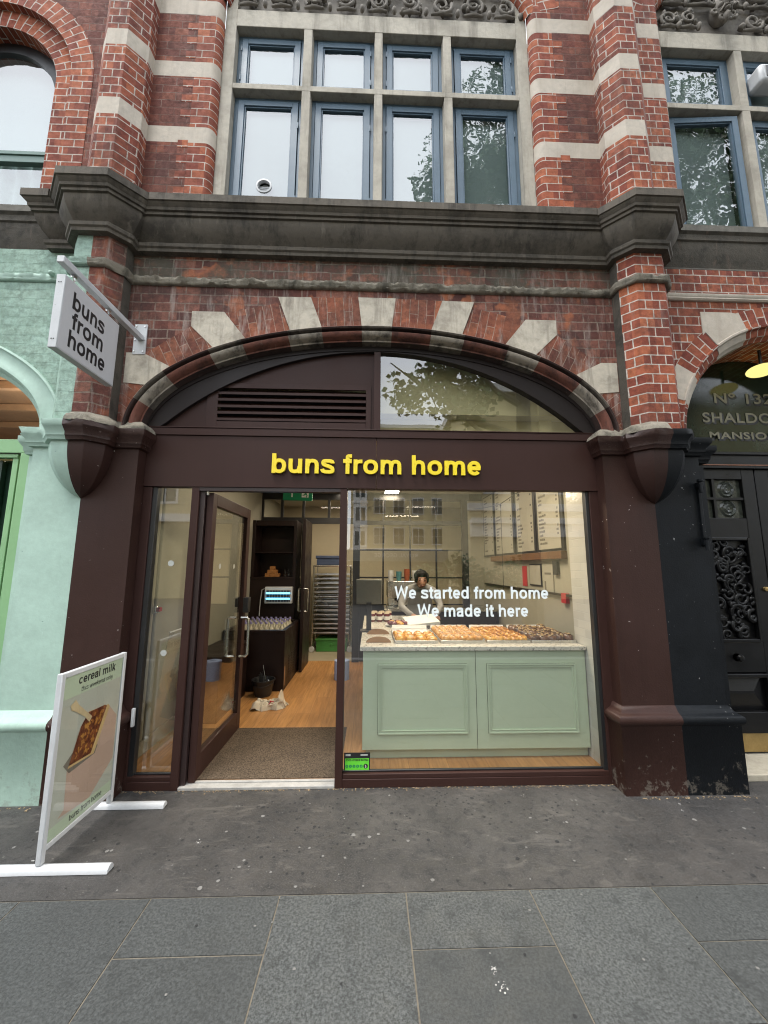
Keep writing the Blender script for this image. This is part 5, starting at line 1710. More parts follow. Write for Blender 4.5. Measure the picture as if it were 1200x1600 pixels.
tag(mt.build('door_mat', 'mat'), 'brown coir entrance mat just inside the door', 'mat')

# dark partition of the back with clerestory panes and a doorway
pt = thing('back_partition', 'black steel framed glazed partition across the back of the shop', 'partition', (.4, 3.45, 0))
Y0, Y1 = 3.42, 3.48
m = MB()
m.box(-1.8, 1.85, Y0, Y1, 2.60, CZ)
m.box(-1.8, -.27, Y0, Y1, 2.20, 2.30)
for x in (-1.79, -1.47, -1.12, -.70): m.box(x - .02, x + .02, Y0 + .003, Y1 - .003, 2.30, 2.60)
m.box(-1.13, -1.05, Y0 + .002, Y1, FZ, 2.20)
m.box(-.29, -.18, Y0 - .02, Y1, FZ, 2.60)
m.box(1.50, 1.60, Y0 - .02, Y1, FZ, 2.60)
m.box(-.18, 1.50, Y0, Y1, 2.19, 2.26)
m.build('frame', 'black_metal', pt)
m = MB()
for z in (1.775, 1.33, .9): m.box(-.18, 1.50, Y0 + .01, Y1 - .01, z - .012, z + .012)
for x in (.20, .645, 1.075): m.box(x - .013, x + .013, Y0 + .012, Y1 - .012, FZ, 2.6)
m.build('glazing_bar', 'black_metal', pt)
m = MB(); m.box(-.18, 1.5, Y0 + .02, Y1 - .02, FZ, .9); m.build('kick_panel', 'black_metal', pt)
m = MB(); m.box(1.6, 1.85, Y0, Y1, FZ, 2.6); m.build('end_panel', 'cream_pale', pt)
m = MB(); m.face([(-.18, 3.45, .9), (1.5, 3.45, .9), (1.5, 3.45, 2.6), (-.18, 3.45, 2.6)]); m.face([(-1.8, 3.45, 2.3), (-.3, 3.45, 2.3), (-.3, 3.45, 2.6), (-1.8, 3.45, 2.6)]); m.build('pane', 'glass_thin', pt, merge=False)
# open dark door of the back room
bdoor = thing('back_room_door', 'dark brown door with a long steel handle standing open to the back room', 'door', (-1.0, 3.42, 0))
m = MB(); m.obox((-.985, 3.12, 1.115), (.022, 0, 0), (0, .30, 0), (0, 0, 1.085)); m.build('leaf', 'dark_wood', bdoor, bevel=.003)
m = MB(); m.tube([(-.962, 2.88, 1.18), (-.915, 2.88, 1.18), (-.915, 2.88, .86), (-.962, 2.88, .86)], .011, 8); m.tube([(-1.008, 2.88, 1.18), (-1.05, 2.88, 1.18), (-1.05, 2.88, .86), (-1.008, 2.88, .86)], .011, 8); m.build('handle', 'chrome', bdoor)
# tall dark shelving niche
cab = thing('dark_shelf_unit', 'tall dark brown shelf unit in the back left corner of the shop', 'shelf', (-1.46, 3.2, 0))
m = MB()
m.box(-1.80, -1.13, 3.00, 3.41, FZ, 1.32); m.box(-1.80, -1.13, 3.36, 3.41, 1.345, 2.2)
m.box(-1.80, -1.755, 3.0, 3.36, 1.345, 2.2); m.box(-1.175, -1.13, 3.0, 3.36, 1.345, 2.2); m.box(-1.755, -1.175, 3.02, 3.36, 2.12, 2.2)
m.build('carcass', 'dark_wood', cab, bevel=.002)
m = MB(); m.box(-1.80, -1.13, 2.99, 3.36, 1.32, 1.345); m.box(-1.755, -1.175, 3.05, 3.36, 1.70, 1.72); m.build('shelf', 'dark_wood', cab, bevel=.002)
for i, (x, z) in enumerate(((-1.56, 0), (-1.49, 0), (-1.42, 0), (-1.525, 1), (-1.455, 1), (-1.49, 2))):
    b_ = MB(); b_.box(-.034, .034, -.05, .05, 0, .052); b_.box(-.0345, .0345, -.008, .008, .001, .0528, 0)
    o = b_.build('cake_box', 'cardbox', None, bevel=.003)
    o.location = (x, 3.08, 1.3455 + z * .053)
    tag(o, 'small orange brown card box in the pyramid on the dark shelf', 'box', 'card boxes stacked on the dark shelf')
    if i == 0: box0 = o
for x in (-1.30, -1.25):
    m = MB(); m.lathe([(0, 0), (.022, 0), (.022, .07), (.012, .1), (.012, .12), (0, .12)], (0, 0, 0), 12)
    o = m.build('small_bottle', 'glass_clear'); o.location = (x, 3.07, 1.3455); tag(o, 'small clear bottle beside the card boxes on the dark shelf', 'bottle', 'clear bottles on the dark shelf')
# ultraviolet insect lamp
uv = thing('insect_lamp', 'white insect lamp box with two glowing blue tubes on the dark shelf unit', 'lamp', (-1.35, 2.99, .96))
m = MB(); m.box(-1.55, -1.15, 2.9, 2.985, .965, 1.205); m.build('housing', 'white_paint', uv, bevel=.008)
m = MB(); m.box(-1.525, -1.175, 2.895, 2.8995, .99, 1.155); m.build('grille_back', 'black_plastic', uv)
for z in (1.035, 1.115):
    m = MB(); m.tube([(-1.52, 2.885, z), (-1.18, 2.885, z)], .013, 10); m.build('tube', 'uv_on', uv)
m = MB()
for k in range(9): m.box(-1.515 + k * .041, -1.512 + k * .041, 2.868, 2.871, .99, 1.155)
m.build('grille', 'white_paint', uv)
m = MB(); m.tube([(-1.55, 2.93, 1.18), (-1.60, 2.94, 1.16), (-1.62, 2.95, 1.0), (-1.63, 2.96, .78)], .006, 6); m.build('cord', 'white_paint', uv)
# open-top chiller with bottles
ch = thing('drinks_chiller', 'low dark brown open topped drinks chiller by the left wall', 'chiller', (-1.4, 2.5, 0))
m = MB()
cx0, cx1, cy0, cy1, cz = -1.785, -1.035, 2.0, 2.985, .73
m.box(cx0, cx1, cy0, cy0 + .05, FZ, cz - .03); m.box(cx1 - .05, cx1, cy0 + .05, cy1, FZ, cz); m.box(cx0, cx0 + .05, cy0 + .05, cy1, FZ, cz); m.box(cx0 + .05, cx1 - .05, cy1 - .05, cy1, FZ, cz); m.box(cx0 + .05, cx1 - .05, cy0 + .05, cy1 - .05, FZ, .60)
m.build('body', 'dark_wood', ch, bevel=.004)
m = MB(); m.box(cx0, cx1 - .0, cy0 - .012, cy0 + .06, cz - .03, cz); m.build('rim', 'dark_wood', ch, bevel=.004)
m = MB()
for i in range(9):
    for j in range(3): m.box(cx1 + .0005, cx1 + .004, 2.25 + j * .17, 2.38 + j * .17, .12 + i * .032, .13 + i * .032)
m.build('side_grille', 'black_metal', ch)
m = MB(); m.box(cx1 + .0005, cx1 + .003, 2.02, 2.06, .08, .30); m.build('side_label', 'kraft', ch)
bt = thing('bottle', 'clear glass drink bottle with a purple cap standing in the chiller', 'bottle', (0, 0, 0), 'drink bottles in the chiller')
m = MB(); m.lathe([(0, 0), (.027, 0), (.029, .01), (.029, .10), (.014, .14), (.013, .165), (0, .165)], (0, 0, 0), 10); m.build('body', M.setdefault('bottle_glass', simple('milky_drink', (.5, .47, .36), .15, var=.3, vscale=30)), bt, local=True)
m = MB(); m.lathe([(.017, .160), (.017, .185), (0, .187)], (0, 0, 0), 10); m.build('cap', M.setdefault('purple', simple('purple_cap', (.25, .23, .42), .4)), bt, local=True)
m = MB(); m.lathe([(.0296, .03), (.0296, .08)], (0, 0, 0), 10); m.build('paper_label', 'paper_white', bt, local=True)
first = True
for j in range(4):
    for i in range(9):
        p = (-1.68 + i * .066, 2.82 - j * .17, .601)
        if first: bt.location = p; first = False
        else: dup(bt, p, rng.uniform(0, 6))
# bucket of tools
bk = thing('black_bucket', 'black plastic bucket of tools on the floor in front of the chiller', 'bucket', (-1.235, 1.86, FZ))
m = MB(); m.lathe([(0, 0), (.085, 0), (.098, .02), (.125, .17), (.135, .172), (.135, .182), (.12, .182), (.11, .15), (.08, .02), (0, .015)], (-1.235, 1.86, FZ), 24); m.build('pail', 'black_plastic', bk)
m = MB(); m.tube([(-1.365, 1.86, .2)] + [(-1.235 + .132 * math.cos(R(a)), 1.86 - .13 * math.sin(R(a)), .2 - .05 * math.sin(R(a))) for a in range(165, 0, -15)] + [(-1.105, 1.86, .2)], .004, 6); m.build('handle', 'black_metal', bk)
tl = thing('steel_tool', 'steel ring handled tool sticking out of the black bucket', 'tool', (-1.2, 1.86, .1))
m = MB(); m.tube([(-1.19, 1.86, .08), (-1.25, 1.87, .36)], .004, 8); m.build('shaft', 'chrome', tl)
m = MB(); m.tube([(-1.17 + .02 * math.cos(a * .524), 1.80, .19 + .02 * math.sin(a * .524)) for a in range(13)], .004, 6); m.build('ring', 'chrome', tl)
m = MB()
for k in range(4): m.tube([(-1.27 + k * .012, 1.86, .07), (-1.285 + k * .01, 1.85 + .01 * k, .26 + .02 * (k % 2))], .006, 6)
tag(m.build('dark_brushes', 'black_plastic'), 'bunch of dark brush handles standing in the black bucket', 'brush')
# cotton bag on the floor
m = MB()
nu, nv = 44, 30
bx, by = -1.055, 1.45
def bagp(i, j):
    u, v = i / nu * 2 - 1, j / nv * 2 - 1
    x, y = u * .165, v * .075
    ed = max(0, (1 - u ** 4)) * max(0, (1 - v ** 4))
    h = .065 * ed ** .6 * (1 + .55 * mnoise.noise(Vector((u * 2.2, v * 2.2, 4.4))))
    h += .022 * ed ** .5 * mnoise.noise(Vector((u * 6 + v * 3, v * 5 - u * 2, 1.2))) + .012 * ed ** .5 * mnoise.noise(Vector((u * 14, v * 11, 7)))
    if u > .35: h += .10 * math.exp(-((u - .72) / .18) ** 2 - ((v - .1) / .55) ** 2)
    if u < -.45: h += .03 * math.exp(-((u + .75) / .2) ** 2)
    wob = .03 * mnoise.noise(Vector((u * 3, v * 3, 9)))
    return (bx + x + wob + .01 * v, by + y + .05 * mnoise.noise(Vector((u * 2.5, v * 2, 2))) + .025 * u, FZ + .002 + max(0, h))
for i in range(nu):
    for j in range(nv):
        m.face([bagp(i, j), bagp(i + 1, j), bagp(i + 1, j + 1), bagp(i, j + 1)])
bag = thing('cotton_bag', 'crumpled white cotton bag with a red print lying on the wood floor', 'bag', (bx, by, FZ))
m.build('cloth', 'bag', bag, ang=80)
m = MB()
for i in range(25, 29):
    for j in range(8, 15):
        if (i * 7 + j * 3) % 4:
            q = [Vector(bagp(a, b_)) + Vector((0, -.001, .0015)) for a, b_ in ((i, j), (i + 1, j), (i + 1, j + 1), (i, j + 1))]
            m.face(q)
m.build('red_print', 'red_plastic', bag)
# paper roll behind the post, seen mirrored in the door pane
rl = thing('paper_roll', 'blue white paper towel roll on the floor, mirrored in the door glass', 'paper roll', (-.375, 2.5, FZ))
m = MB(); m.lathe([(.03, 0), (.10, 0), (.10, .24), (.03, .24), (.03, 0)], (-.375, 2.5, FZ), 24); m.build('roll', 'blue_roll', rl)

# tray rack in the back room
rk = thing('tray_rack', 'tall steel bakery rack in the back room', 'rack', (-.7, 4.35, FZ))
m = MB()
for x in (-1.02, -.36):
    for y in (4.12, 4.62): m.tube([(x, y, .10), (x, y, 1.50), (x + (.02 if x < -.7 else -.02), y, 1.53)], .014, 8)
    m.tube([(x, 4.12, 1.51), (x, 4.62, 1.51)], .014, 8)
    for k in range(14): m.box(x - .012, x + .012, 4.12, 4.62, .335 + k * .078, .340 + k * .078)
m.tube([(-1.02, 4.12, 1.51), (-.36, 4.12, 1.51)], .014, 8)
m.build('frame', 'chrome', rk)
for x in (-1.02, -.36):
    for y in (4.12, 4.62):
        m = MB(); m.lathe([(0, -.018), (.045, -.018), (.05, -.01), (.05, .01), (.045, .018), (0, .018)], (x, y, FZ + .05), 14, 0, 'y'); m.build('caster', 'white_paint', rk)
tr0 = None
for k in range(14):
    if tr0 is None:
        m = MB(); m.box(-.32, .32, -.24, .24, 0, .004); m.box(-.32, .32, -.245, -.24, 0, .022); m.box(-.32, .32, .24, .245, 0, .022); m.box(-.325, -.32, -.245, .245, 0, .022); m.box(.32, .325, -.245, .245, 0, .022)
        tr0 = m.build('oven_tray', 'tray_metal')
        o = tr0
    else:
        o = tr0.copy(); LINK(o)
    o.location = (-.69, 4.37, .3405 + k * .078)
    tag(o, 'aluminium oven tray slid into the tall bakery rack', 'tray', 'oven trays in the bakery rack')
cr = MB(); cr.box(-.95, -.42, 4.16, 4.58, FZ, FZ + .22); cr.box(-.97, -.40, 4.14, 4.16, FZ + .19, FZ + .225); cr.box(-.70, -.66, 4.145, 4.16, FZ + .10, FZ + .14)
tag(cr.build('green_crate', 'green_crate', bevel=.008), 'green plastic crate on the floor under the bakery rack', 'crate')
cr = MB(); cr.box(-.98, -.50, 4.15, 4.6, 1.53, 1.64); cr.box(-1.0, -.55, 4.14, 4.6, 1.645, 1.70)
tag(cr.build('blue_crate', 'blue_plastic', bevel=.008), 'dark blue folded crate lying on top of the bakery rack', 'crate')

# things on the left wall by the side pane
pp = thing('water_pipe', 'vertical pipe with a red valve on the left wall behind the side pane', 'pipe', (-1.75, .42, 0))
m = MB(); m.tube([(-1.765, .42, .15), (-1.765, .42, 2.7)], .015, 10); m.build('tube', 'cream_pale', pp)
m = MB(); m.lathe([(.02, -.03), (.024, -.02), (.024, .02), (.02, .03)], (-1.765, .42, 1.14), 10); m.build('valve', 'chrome', pp)
m = MB(); m.box(-1.748, -1.72, .40, .44, 1.13, 1.165); m.build('valve_handle', 'red_plastic', pp, bevel=.004)
m = MB(); m.box(-1.79, -1.45, 1.05, 1.9, FZ, .60); m.box(-1.79, -1.44, 1.04, 1.91, .601, .63)
tag(m.build('low_bench', 'dark_wood', bevel=.004), 'low dark bench against the left wall behind the open door', 'bench')
ac2 = thing('clear_screen', 'clear acrylic sheet leaning against the left wall behind the side pane', 'screen', (-1.62, .6, 0))
m = MB(); m.obox((-1.66, .62, .50), (.003, 0, 0), (0, .27, 0), (.06, 0, .475)); m.build('sheet', 'glass_clear', ac2)
m = MB(); m.obox((-1.602, .62, .975), (.005, 0, 0), (0, .271, 0), (0, 0, .004)); m.build('edge', 'paper_white', ac2)

# ------------------------------------------------------------------ counter
ct = thing('counter', 'sage green panelled counter with a speckled stone top inside the window', 'counter', (.84, .7, 0))
C0, C1, CF, CB = -.055, 1.742, .315, 1.16
m = MB()
m.box(C0, C1, CF, CB, .10, .838); m.box(C0 + .03, C1, CF + .045, CB - .03, FZ, .10); m.box(C0, .50, CB, 2.25, .10, .838); m.box(C0 + .03, .47, CB - .03, 2.2, FZ, .10)
xm = .845
m.build('cabinet', 'counter_green', ct, bevel=.003)
m = MB()
m.box(xm - .0015, xm + .0015, CF - .0015, CF - .0002, .10, .835)
m.build('seam', 'dark_wood', ct)
for a, b_ in ((.065, .775), (.935, 1.655)):
    m = MB()
    z0, z1 = .215, .735
    m.box(a - .0025, a - .0002, CF - .0012, CF - .0003, z0 - .0025, z1 + .0025, 1); m.box(b_ + .0002, b_ + .0025, CF - .0012, CF - .0003, z0 - .0025, z1 + .0025, 1); m.box(a, b_, CF - .0012, CF - .0003, z0 - .0025, z0 - .0002, 1); m.box(a, b_, CF - .0012, CF - .0003, z1 + .0002, z1 + .0025, 1)  # thin dark strips stand in for the shaded groove round the moulding
    for k, (w0, w1, yy) in enumerate(((0, .010, .012), (.010, .022, .006), (.022, .028, .009))):
        for q in ((a + w0, a + w1, z0 + w0, z1 - w0), (b_ - w1, b_ - w0, z0 + w0, z1 - w0), (a + w1, b_ - w1, z0 + w0, z0 + w1), (a + w1, b_ - w1, z1 - w1, z1 - w0)):
            m.box(q[0], q[1], CF - yy, CF - .0005, q[2], q[3])
    m.build('panel_moulding', ['counter_green', 'dark_wood'], ct, bevel=.002)
m = MB(); m.box(C0 - .025, C1 + .004, CF - .022, CB + .02, .8385, .872); m.box(C0 - .025, .525, CB + .0205, 2.27, .8385, .872)
m.build('stone_top', 'terrazzo', ct, bevel=.004)
TZ = .8725

def bun_mesh(kind, seed):
    m = MB()
    rg = random.Random(seed)
    nr, ns = 9, 18
    rx, ry, h = {'danish': (.046, .040, .042), 'cinnamon': (.040, .040, .050), 'golden': (.042, .042, .045), 'choc': (.042, .040, .048)}[kind]
    def P(i, j, lift=0.):
        t = i / nr
        a = 2 * math.pi * j / ns
        r = math.sin(t * math.pi / 2) ** .85
        z = h * (1 - t ** 3.0)
        sp = math.sin(t * 11 + a)            # rolled spiral
        k = 1 + .07 * mnoise.noise(Vector((math.cos(a) * 1.5, math.sin(a) * 1.5, seed)))
        z += (.0045 * sp * (1 - t) + .009 * mnoise.noise(Vector((r * math.cos(a) * 3, r * math.sin(a) * 3, seed * 3.1)))) * (t < .97)
        return Vector((rx * r * k * math.cos(a), ry * r * k * math.sin(a), max(0, z) + lift))
    for i in range(nr):
        for j in range(ns):
            q = [P(i, j), P(i + 1, j), P(i + 1, j + 1), P(i, j + 1)]
            m.face(q[:3] if i == 0 else q)
    body = (m, kind)
    t = None
    if kind in ('cinnamon', 'golden'):
        t = MB()
        for k in range(2):
            o = (-.4 + .8 * k) * ry
            pts = []
            for s_ in range(9):
                x = (-.85 + 1.7 * s_ / 8) * rx
                y = o + x * .45
                rr = math.hypot(x / rx, y / ry)
                if rr > .93: continue
                tt = math.asin(min(1, rr ** (1 / .85))) / (math.pi / 2)
                pts.append((x, y, h * (1 - tt ** 3) + .004))
            if len(pts) > 2: t.tube(pts, .0018 if kind == 'cinnamon' else .0016, 5)
        tm, tn = ('icing', 'icing_drizzle') if kind == 'cinnamon' else ('caramel', 'syrup_glaze')
    elif kind == 'choc':
        t = MB()
        for k in range(5):
            a, r = rg.uniform(0, 6.28), rg.uniform(.1, .7)
            t.blob((rx * r * math.cos(a), ry * r * math.sin(a), h * (1 - r ** 3 * .6) + .004), (.011, .009, .006), 7, 5, 0, .4, 6, k)
        tm, tn = 'nuts', 'biscuit_pieces'
    elif kind == 'danish':
        t = MB()
        t.blob((.0, .0, h * .93), (.020, .016, .008), 10, 6, 0, .3, 5, seed)
        tm, tn = 'icing' if seed % 2 else 'caramel', 'filling'
    return m, t, tm, tn
def make_bun(kind, label, group, seed):
    b = thing({'danish': 'glazed_pastry', 'cinnamon': 'iced_bun', 'golden': 'golden_bun', 'choc': 'chocolate_bun'}[kind], label, 'bun', (0, 0, 0), group)
    m, t, tm, tn = bun_mesh(kind, seed)
    m.build('bread', kind, b, local=True, ang=70)
    t.build(tn, tm, b, local=True, ang=80)
    return b
TR_ = [(.205, .570, 'danish', 4, 4, .060, 'glazed yellow pastries on the first tray'),
       (.590, .965, 'cinnamon', 5, 8, .072, 'iced pink brown buns on the second tray'),
       (.980, 1.345, 'golden', 5, 8, .072, 'golden drizzled buns on the third tray'),
       (1.360, 1.738, 'choc', 5, 8, .072, 'dark chocolate buns on the fourth tray')]
TLAB = ['aluminium tray of glazed yellow pastries at the left end of the window row', 'aluminium tray of iced pink brown buns, second in the window row', 'aluminium tray of golden drizzled buns, third in the window row', 'aluminium tray of dark chocolate buns beside the tiled wall']
BLAB = {'danish': 'glazed yellow pastry lying on the leftmost window tray', 'cinnamon': 'pink brown bun with white icing drizzle on the second window tray', 'golden': 'golden brown bun with shiny glaze on the third window tray', 'choc': 'dark chocolate bun topped with pale biscuit pieces on the last window tray'}
TY0, TY1 = .425, 1.06
for ti, (a, b_, kind, nx, ny, stp, grp) in enumerate(TR_):
    t = thing('bun_tray', TLAB[ti], 'tray', ((a + b_) / 2, .74, TZ), 'trays of buns in the window')
    m = MB(); m.box(a + .008, b_ - .008, TY0 + .008, TY1 - .008, TZ, TZ + .003)
    for q in ((a, b_, TY0, TY0 + .006), (a, b_, TY1 - .006, TY1), (a, a + .006, TY0 + .006, TY1 - .006), (b_ - .006, b_, TY0 + .006, TY1 - .006)): m.box(q[0], q[1], q[2], q[3], TZ, TZ + .022)
    m.build('pan', 'tray_metal', t, bevel=.002)
    m = MB()
    k = 14
    for i in range(k):
        xa, xb = a + .01 + (b_ - a - .02) * i / k, a + .01 + (b_ - a - .02) * (i + 1) / k
        w = lambda x: TZ + .006 + .004 * mnoise.noise(Vector((x * 30, ti, 0)))
        m.face([(xa, TY0 + .01, w(xa)), (xb, TY0 + .01, w(xb)), (xb, TY1 - .01, w(xb)), (xa, TY1 - .01, w(xa))])
        m.face([(xa, TY1 - .01, w(xa)), (xb, TY1 - .01, w(xb)), (xb, TY1 + .012, w(xb) + .05), (xa, TY1 + .012, w(xa) + .05)])
    m.build('baking_paper', 'paper_white', t, ang=80)
    protos = [make_bun(kind, BLAB[kind], grp, 3 + ti * 10 + s) for s in range(3)]
    used = [False] * 3
    for i in range(nx):
        for j in range(ny):
            x = a + .048 + (b_ - a - .096) * (i / (nx - 1)) + rng.uniform(-.004, .004)
            y = TY0 + .052 + stp * 1.05 * j + rng.uniform(-.004, .004)
            if kind == 'danish': y = TY0 + .06 + .088 * j + rng.uniform(-.006, .006)
            k = rng.randrange(3)
            ro = rng.uniform(-.25, .25) if kind in ('cinnamon', 'golden') else rng.uniform(0, 6.28)
            z = TZ + .008
            if not used[k]:
                protos[k].location = (x, y, z); protos[k].rotation_euler = (0, 0, ro); used[k] = True
                s_ = protos[k]
            else:
                s_ = dup(protos[k], (x, y, z), ro)
            if kind == 'choc':   # heaped up unevenly
                s_.location.z += rng.uniform(0, .012)
                s_.rotation_euler.x = rng.uniform(-.2, .2)
            s_.scale = (1.10 * rng.uniform(.94, 1.06), 1.10 * rng.uniform(.94, 1.06), rng.uniform(.8, 1.0))
    for k in range(3):
        if not used[k]:
            for c in list(protos[k].children): bpy.data.objects.remove(c)
            bpy.data.objects.remove(protos[k])
# small things on the counter
for i, (x, y, lab) in enumerate(((.07, .46, 'half round kraft price card nearest the window on the counter'), (.075, .86, 'half round kraft price card standing behind another on the counter'))):
    c = thing('price_card', lab, 'card', (x, y, TZ), 'kraft price cards')
    m = MB()
    pts = [(x + .105 * math.cos(R(a)), TZ + .05 * math.sin(R(a))) for a in range(0, 181, 12)]
    m.poly_prism(pts, y, y + .002); m.build('card', 'kraft', c)
    m = MB(); m.box(x - .03, x + .03, y + .003, y + .03, TZ, TZ + .004); m.build('foot', 'kraft', c)
for i in range(6):
    x, y = .02 + (i % 3) * .085 + (i // 3) * .03, 1.72 + (i // 3) * .10
    j = thing('juice_jar', 'dark red jam jar with a pale lid at the left back of the counter', 'jar', (x, y, TZ), 'jars at the back of the counter')
    m = MB(); m.lathe([(0, 0), (.034, 0), (.036, .01), (.036, .075), (.028, .09), (0, .09)], (x, y, TZ), 14); m.build('jar_body', M.setdefault('jam', simple('dark_red_jam', (.10, .015, .015), .1, coat=.5)), j)
    m = MB(); m.lathe([(.031, .088), (.031, .108), (0, .110)], (x, y, TZ), 14); m.build('lid', 'icing', j)
    m = MB(); m.lathe([(.0365, .02), (.0365, .06)], (x, y, TZ), 14); m.build('paper_label', 'paper_white', j)
pls = thing('pastry_plate', 'plate of small purple glazed pastries behind the first tray', 'plate', (.30, 1.38, TZ))
m = MB(); m.lathe([(0, .004), (.10, .004), (.14, .016), (.142, .012), (.10, 0), (0, 0)], (.30, 1.38, TZ), 24); m.build('dish', 'white_paint', pls)
M['berry'] = simple('berry_glaze', (.16, .045, .06), .25, var=.4, vscale=60, coat=.4)
for i in range(8):
    a = i * .82
    m = MB(); m.blob((0, 0, .018), (.036, .033, .022), 12, 8, 0, .25, 5, i)
    o = m.build('berry_pastry', 'berry' if i % 3 else 'danish'); o.location = (.30 + .085 * math.cos(a) * (i > 0), 1.38 + .08 * math.sin(a) * (i > 0), TZ + .016)
    tag(o, 'small purple or yellow glazed pastry on the round plate', 'pastry', 'small pastries on the plate')
bg = thing('paper_bag', 'folded white paper bag lying behind the first tray of pastries', 'bag', (.55, 1.45, TZ))
m = MB()
m.obox((.55, 1.42, TZ + .05), (.17, .02, .015), (.02, -.16, -.02), (-.002, -.004, .018)); m.build('sheet', 'paper_white', bg, bevel=.006)
till = thing('till_screen', 'grey backed till screen on a stand at the left end of the counter', 'till', (0, 1.02, TZ))
m = MB(); m.obox((-.015, 1.02, 1.255), (.128, 0, 0), (0, .012, .003), (0, -.03, .122)); m.build('monitor', M.setdefault('till_grey', simple('grey_plastic', (.13, .135, .12), .45)), till, bevel=.008)
m = MB(); m.box(-.04, .01, 1.03, 1.06, TZ + .012, 1.15); m.box(-.10, .07, .97, 1.12, TZ, TZ + .012); m.build('stand', 'black_plastic', till, bevel=.003)
# back counter with coffee machine and cups
bc = thing('back_counter', 'grey steel back counter behind the person', 'counter', (.9, 2.9, 0))
m = MB(); m.box(.22, 1.80, 2.66, 3.25, FZ, .88); m.build('cabinet', 'dark_wood', bc, bevel=.004)
m = MB(); m.box(.20, 1.82, 2.63, 3.27, .881, .91); m.build('worktop', 'chrome', bc, bevel=.003)
cf = thing('coffee_machine', 'steel coffee machine with cups stacked on it at the back', 'coffee machine', (.5, 2.95, .911))
m = MB(); m.box(.24, .80, 2.72, 3.2, 1.06, 1.30); m.box(.26, .78, 2.95, 3.2, .93, 1.059); m.box(.24, .80, 2.72, 3.2, .911, .93); m.build('body', 'chrome', cf, bevel=.015)
m = MB()
for x in (.38, .64): m.lathe([(.03, 0), (.035, -.04), (.0, -.04)], (x, 2.8, 1.06), 14); m.tube([(x, 2.78, 1.035), (x, 2.62, 1.02)], .012, 8)
m.build('group_head', 'black_plastic', cf)
cols = [M['paper_white'], simple('teal_cup', (.10, .28, .30), .5), simple('terracotta_cup', (.40, .11, .05), .5)]
for i, (x, n_, c, nm) in enumerate(((.30, 5, 0, 'white'), (.42, 4, 1, 'teal'), (.54, 6, 2, 'terracotta'), (.66, 5, 0, 'white'))):
    m = MB()
    for k in range(n_): m.lathe([(.033, 0), (.041, .072), (.043, .075), (.043, .08), (.039, .08), (.03, .004), (0, .004)], (x, 2.92, 1.301 + k * .018 + (.0)), 16)
    o = m.build('cup_stack', cols[c])
    tag(o, nm + ' paper cups nested in a stack on the coffee machine, ' + ['leftmost of four', 'second from the left', 'beside the teal stack', 'rightmost of four'][i], 'cups', 'cup stacks on the coffee machine')

# ------------------------------------------------------------------ right wall: menu boards and notices
WX = 1.8495
for i, (ya, yb, lab) in enumerate(((.757, 1.253, 'pale menu board nearest the window on the right wall'), (1.37, 1.86, 'pale menu board in the middle of the right wall row'), (2.01, 2.67, 'pale menu board third from the window on the right wall'), (2.80, 3.25, 'pale menu board deepest in the shop on the right wall'))):
    mb = thing('menu_board', lab, 'menu board', (WX, ya, 1.7), 'menu boards on the right wall')
    m = MB(); m.box(WX - .02, WX, ya - .05, yb + .05, 1.665, 2.62); m.build('frame', 'black_metal', mb)
    m = MB(); m.box(WX - .024, WX - .0202, ya, yb, 1.69, 2.6); m.build('sheet', 'menu_paper', mb)
    m = MB()
    rg = random.Random(40 + i)
    z = 1.74
    while z < 2.56:
        if rg.random() < .75:
            w = rg.uniform(.06, .16)
            y = yb - .04
            while y > yb - .04 - w:
                q = rg.uniform(.012, .03); m.box(WX - .0250, WX - .0241, y - q, y, z, z + rg.uniform(.018, .026)); y -= q + .006
            if rg.random() < .6: m.box(WX - .0250, WX - .0241, ya + .03, ya + .03 + rg.uniform(.02, .045), z, z + .022)
        z += .042
    m.build('menu_lines', 'menu_ink', mb)
m = MB(); m.box(WX - .06, WX, .70, 2.85, 1.585, 1.66); tag(m.build('wall_ledge', 'oak_ledge', bevel=.003), 'brown timber ledge under the menu boards', 'ledge')
def wall_item(name, lab, cat, ya, yb, z0, z1, mat, fr=None, th=.012):
    t = thing(name, lab, cat, (WX, (ya + yb) / 2, z0))
    if fr:
        m = MB(); m.box(WX - th, WX, ya, yb, z0, z1); m.build('frame', fr, t, bevel=.002)
        m = MB(); m.box(WX - th - .002, WX - th - .0002, ya + .014, yb - .014, z0 + .014, z1 - .014); m.build('sheet', mat, t)
    else:
        m = MB(); m.box(WX - th, WX, ya, yb, z0, z1); m.build('sheet', mat, t, bevel=.002)
    return t
wall_item('framed_notice', 'black framed certificate below the ledge on the right wall', 'notice', 1.26, 1.57, 1.30, 1.54, 'menu_paper', 'black_metal')
n2 = wall_item('paper_notice', 'plain paper notice with dark lines beside the framed certificate', 'notice', .99, 1.21, 1.24, 1.54, 'menu_paper')
m = MB(); m.box(WX - .0145, WX - .0125, 1.03, 1.17, 1.43, 1.45); m.box(WX - .0145, WX - .0125, 1.15, 1.18, 1.27, 1.36); m.build('printed_lines', 'menu_ink', n2)
wall_item('wall_phone', 'small black handset box on the right wall near the tiles', 'phone', .86, .95, 1.43, 1.565, 'black_plastic', None, .03)
wall_item('pink_notice', 'narrow red printed notice left of the framed certificate', 'notice', 1.66, 1.80, 1.28, 1.52, 'red_plastic', None, .004)
wall_item('fire_call_point', 'red fire alarm call point on the right wall just past the tiles', 'alarm', .71, .80, 1.17, 1.262, 'red_plastic', None, .035)
m = MB(); m.box(WX - .03, WX, .6, 3.3, 1.235, 1.255); tag(m.build('wall_rail', 'dark_wood'), 'thin dark rail along the right wall behind the trays', 'rail')
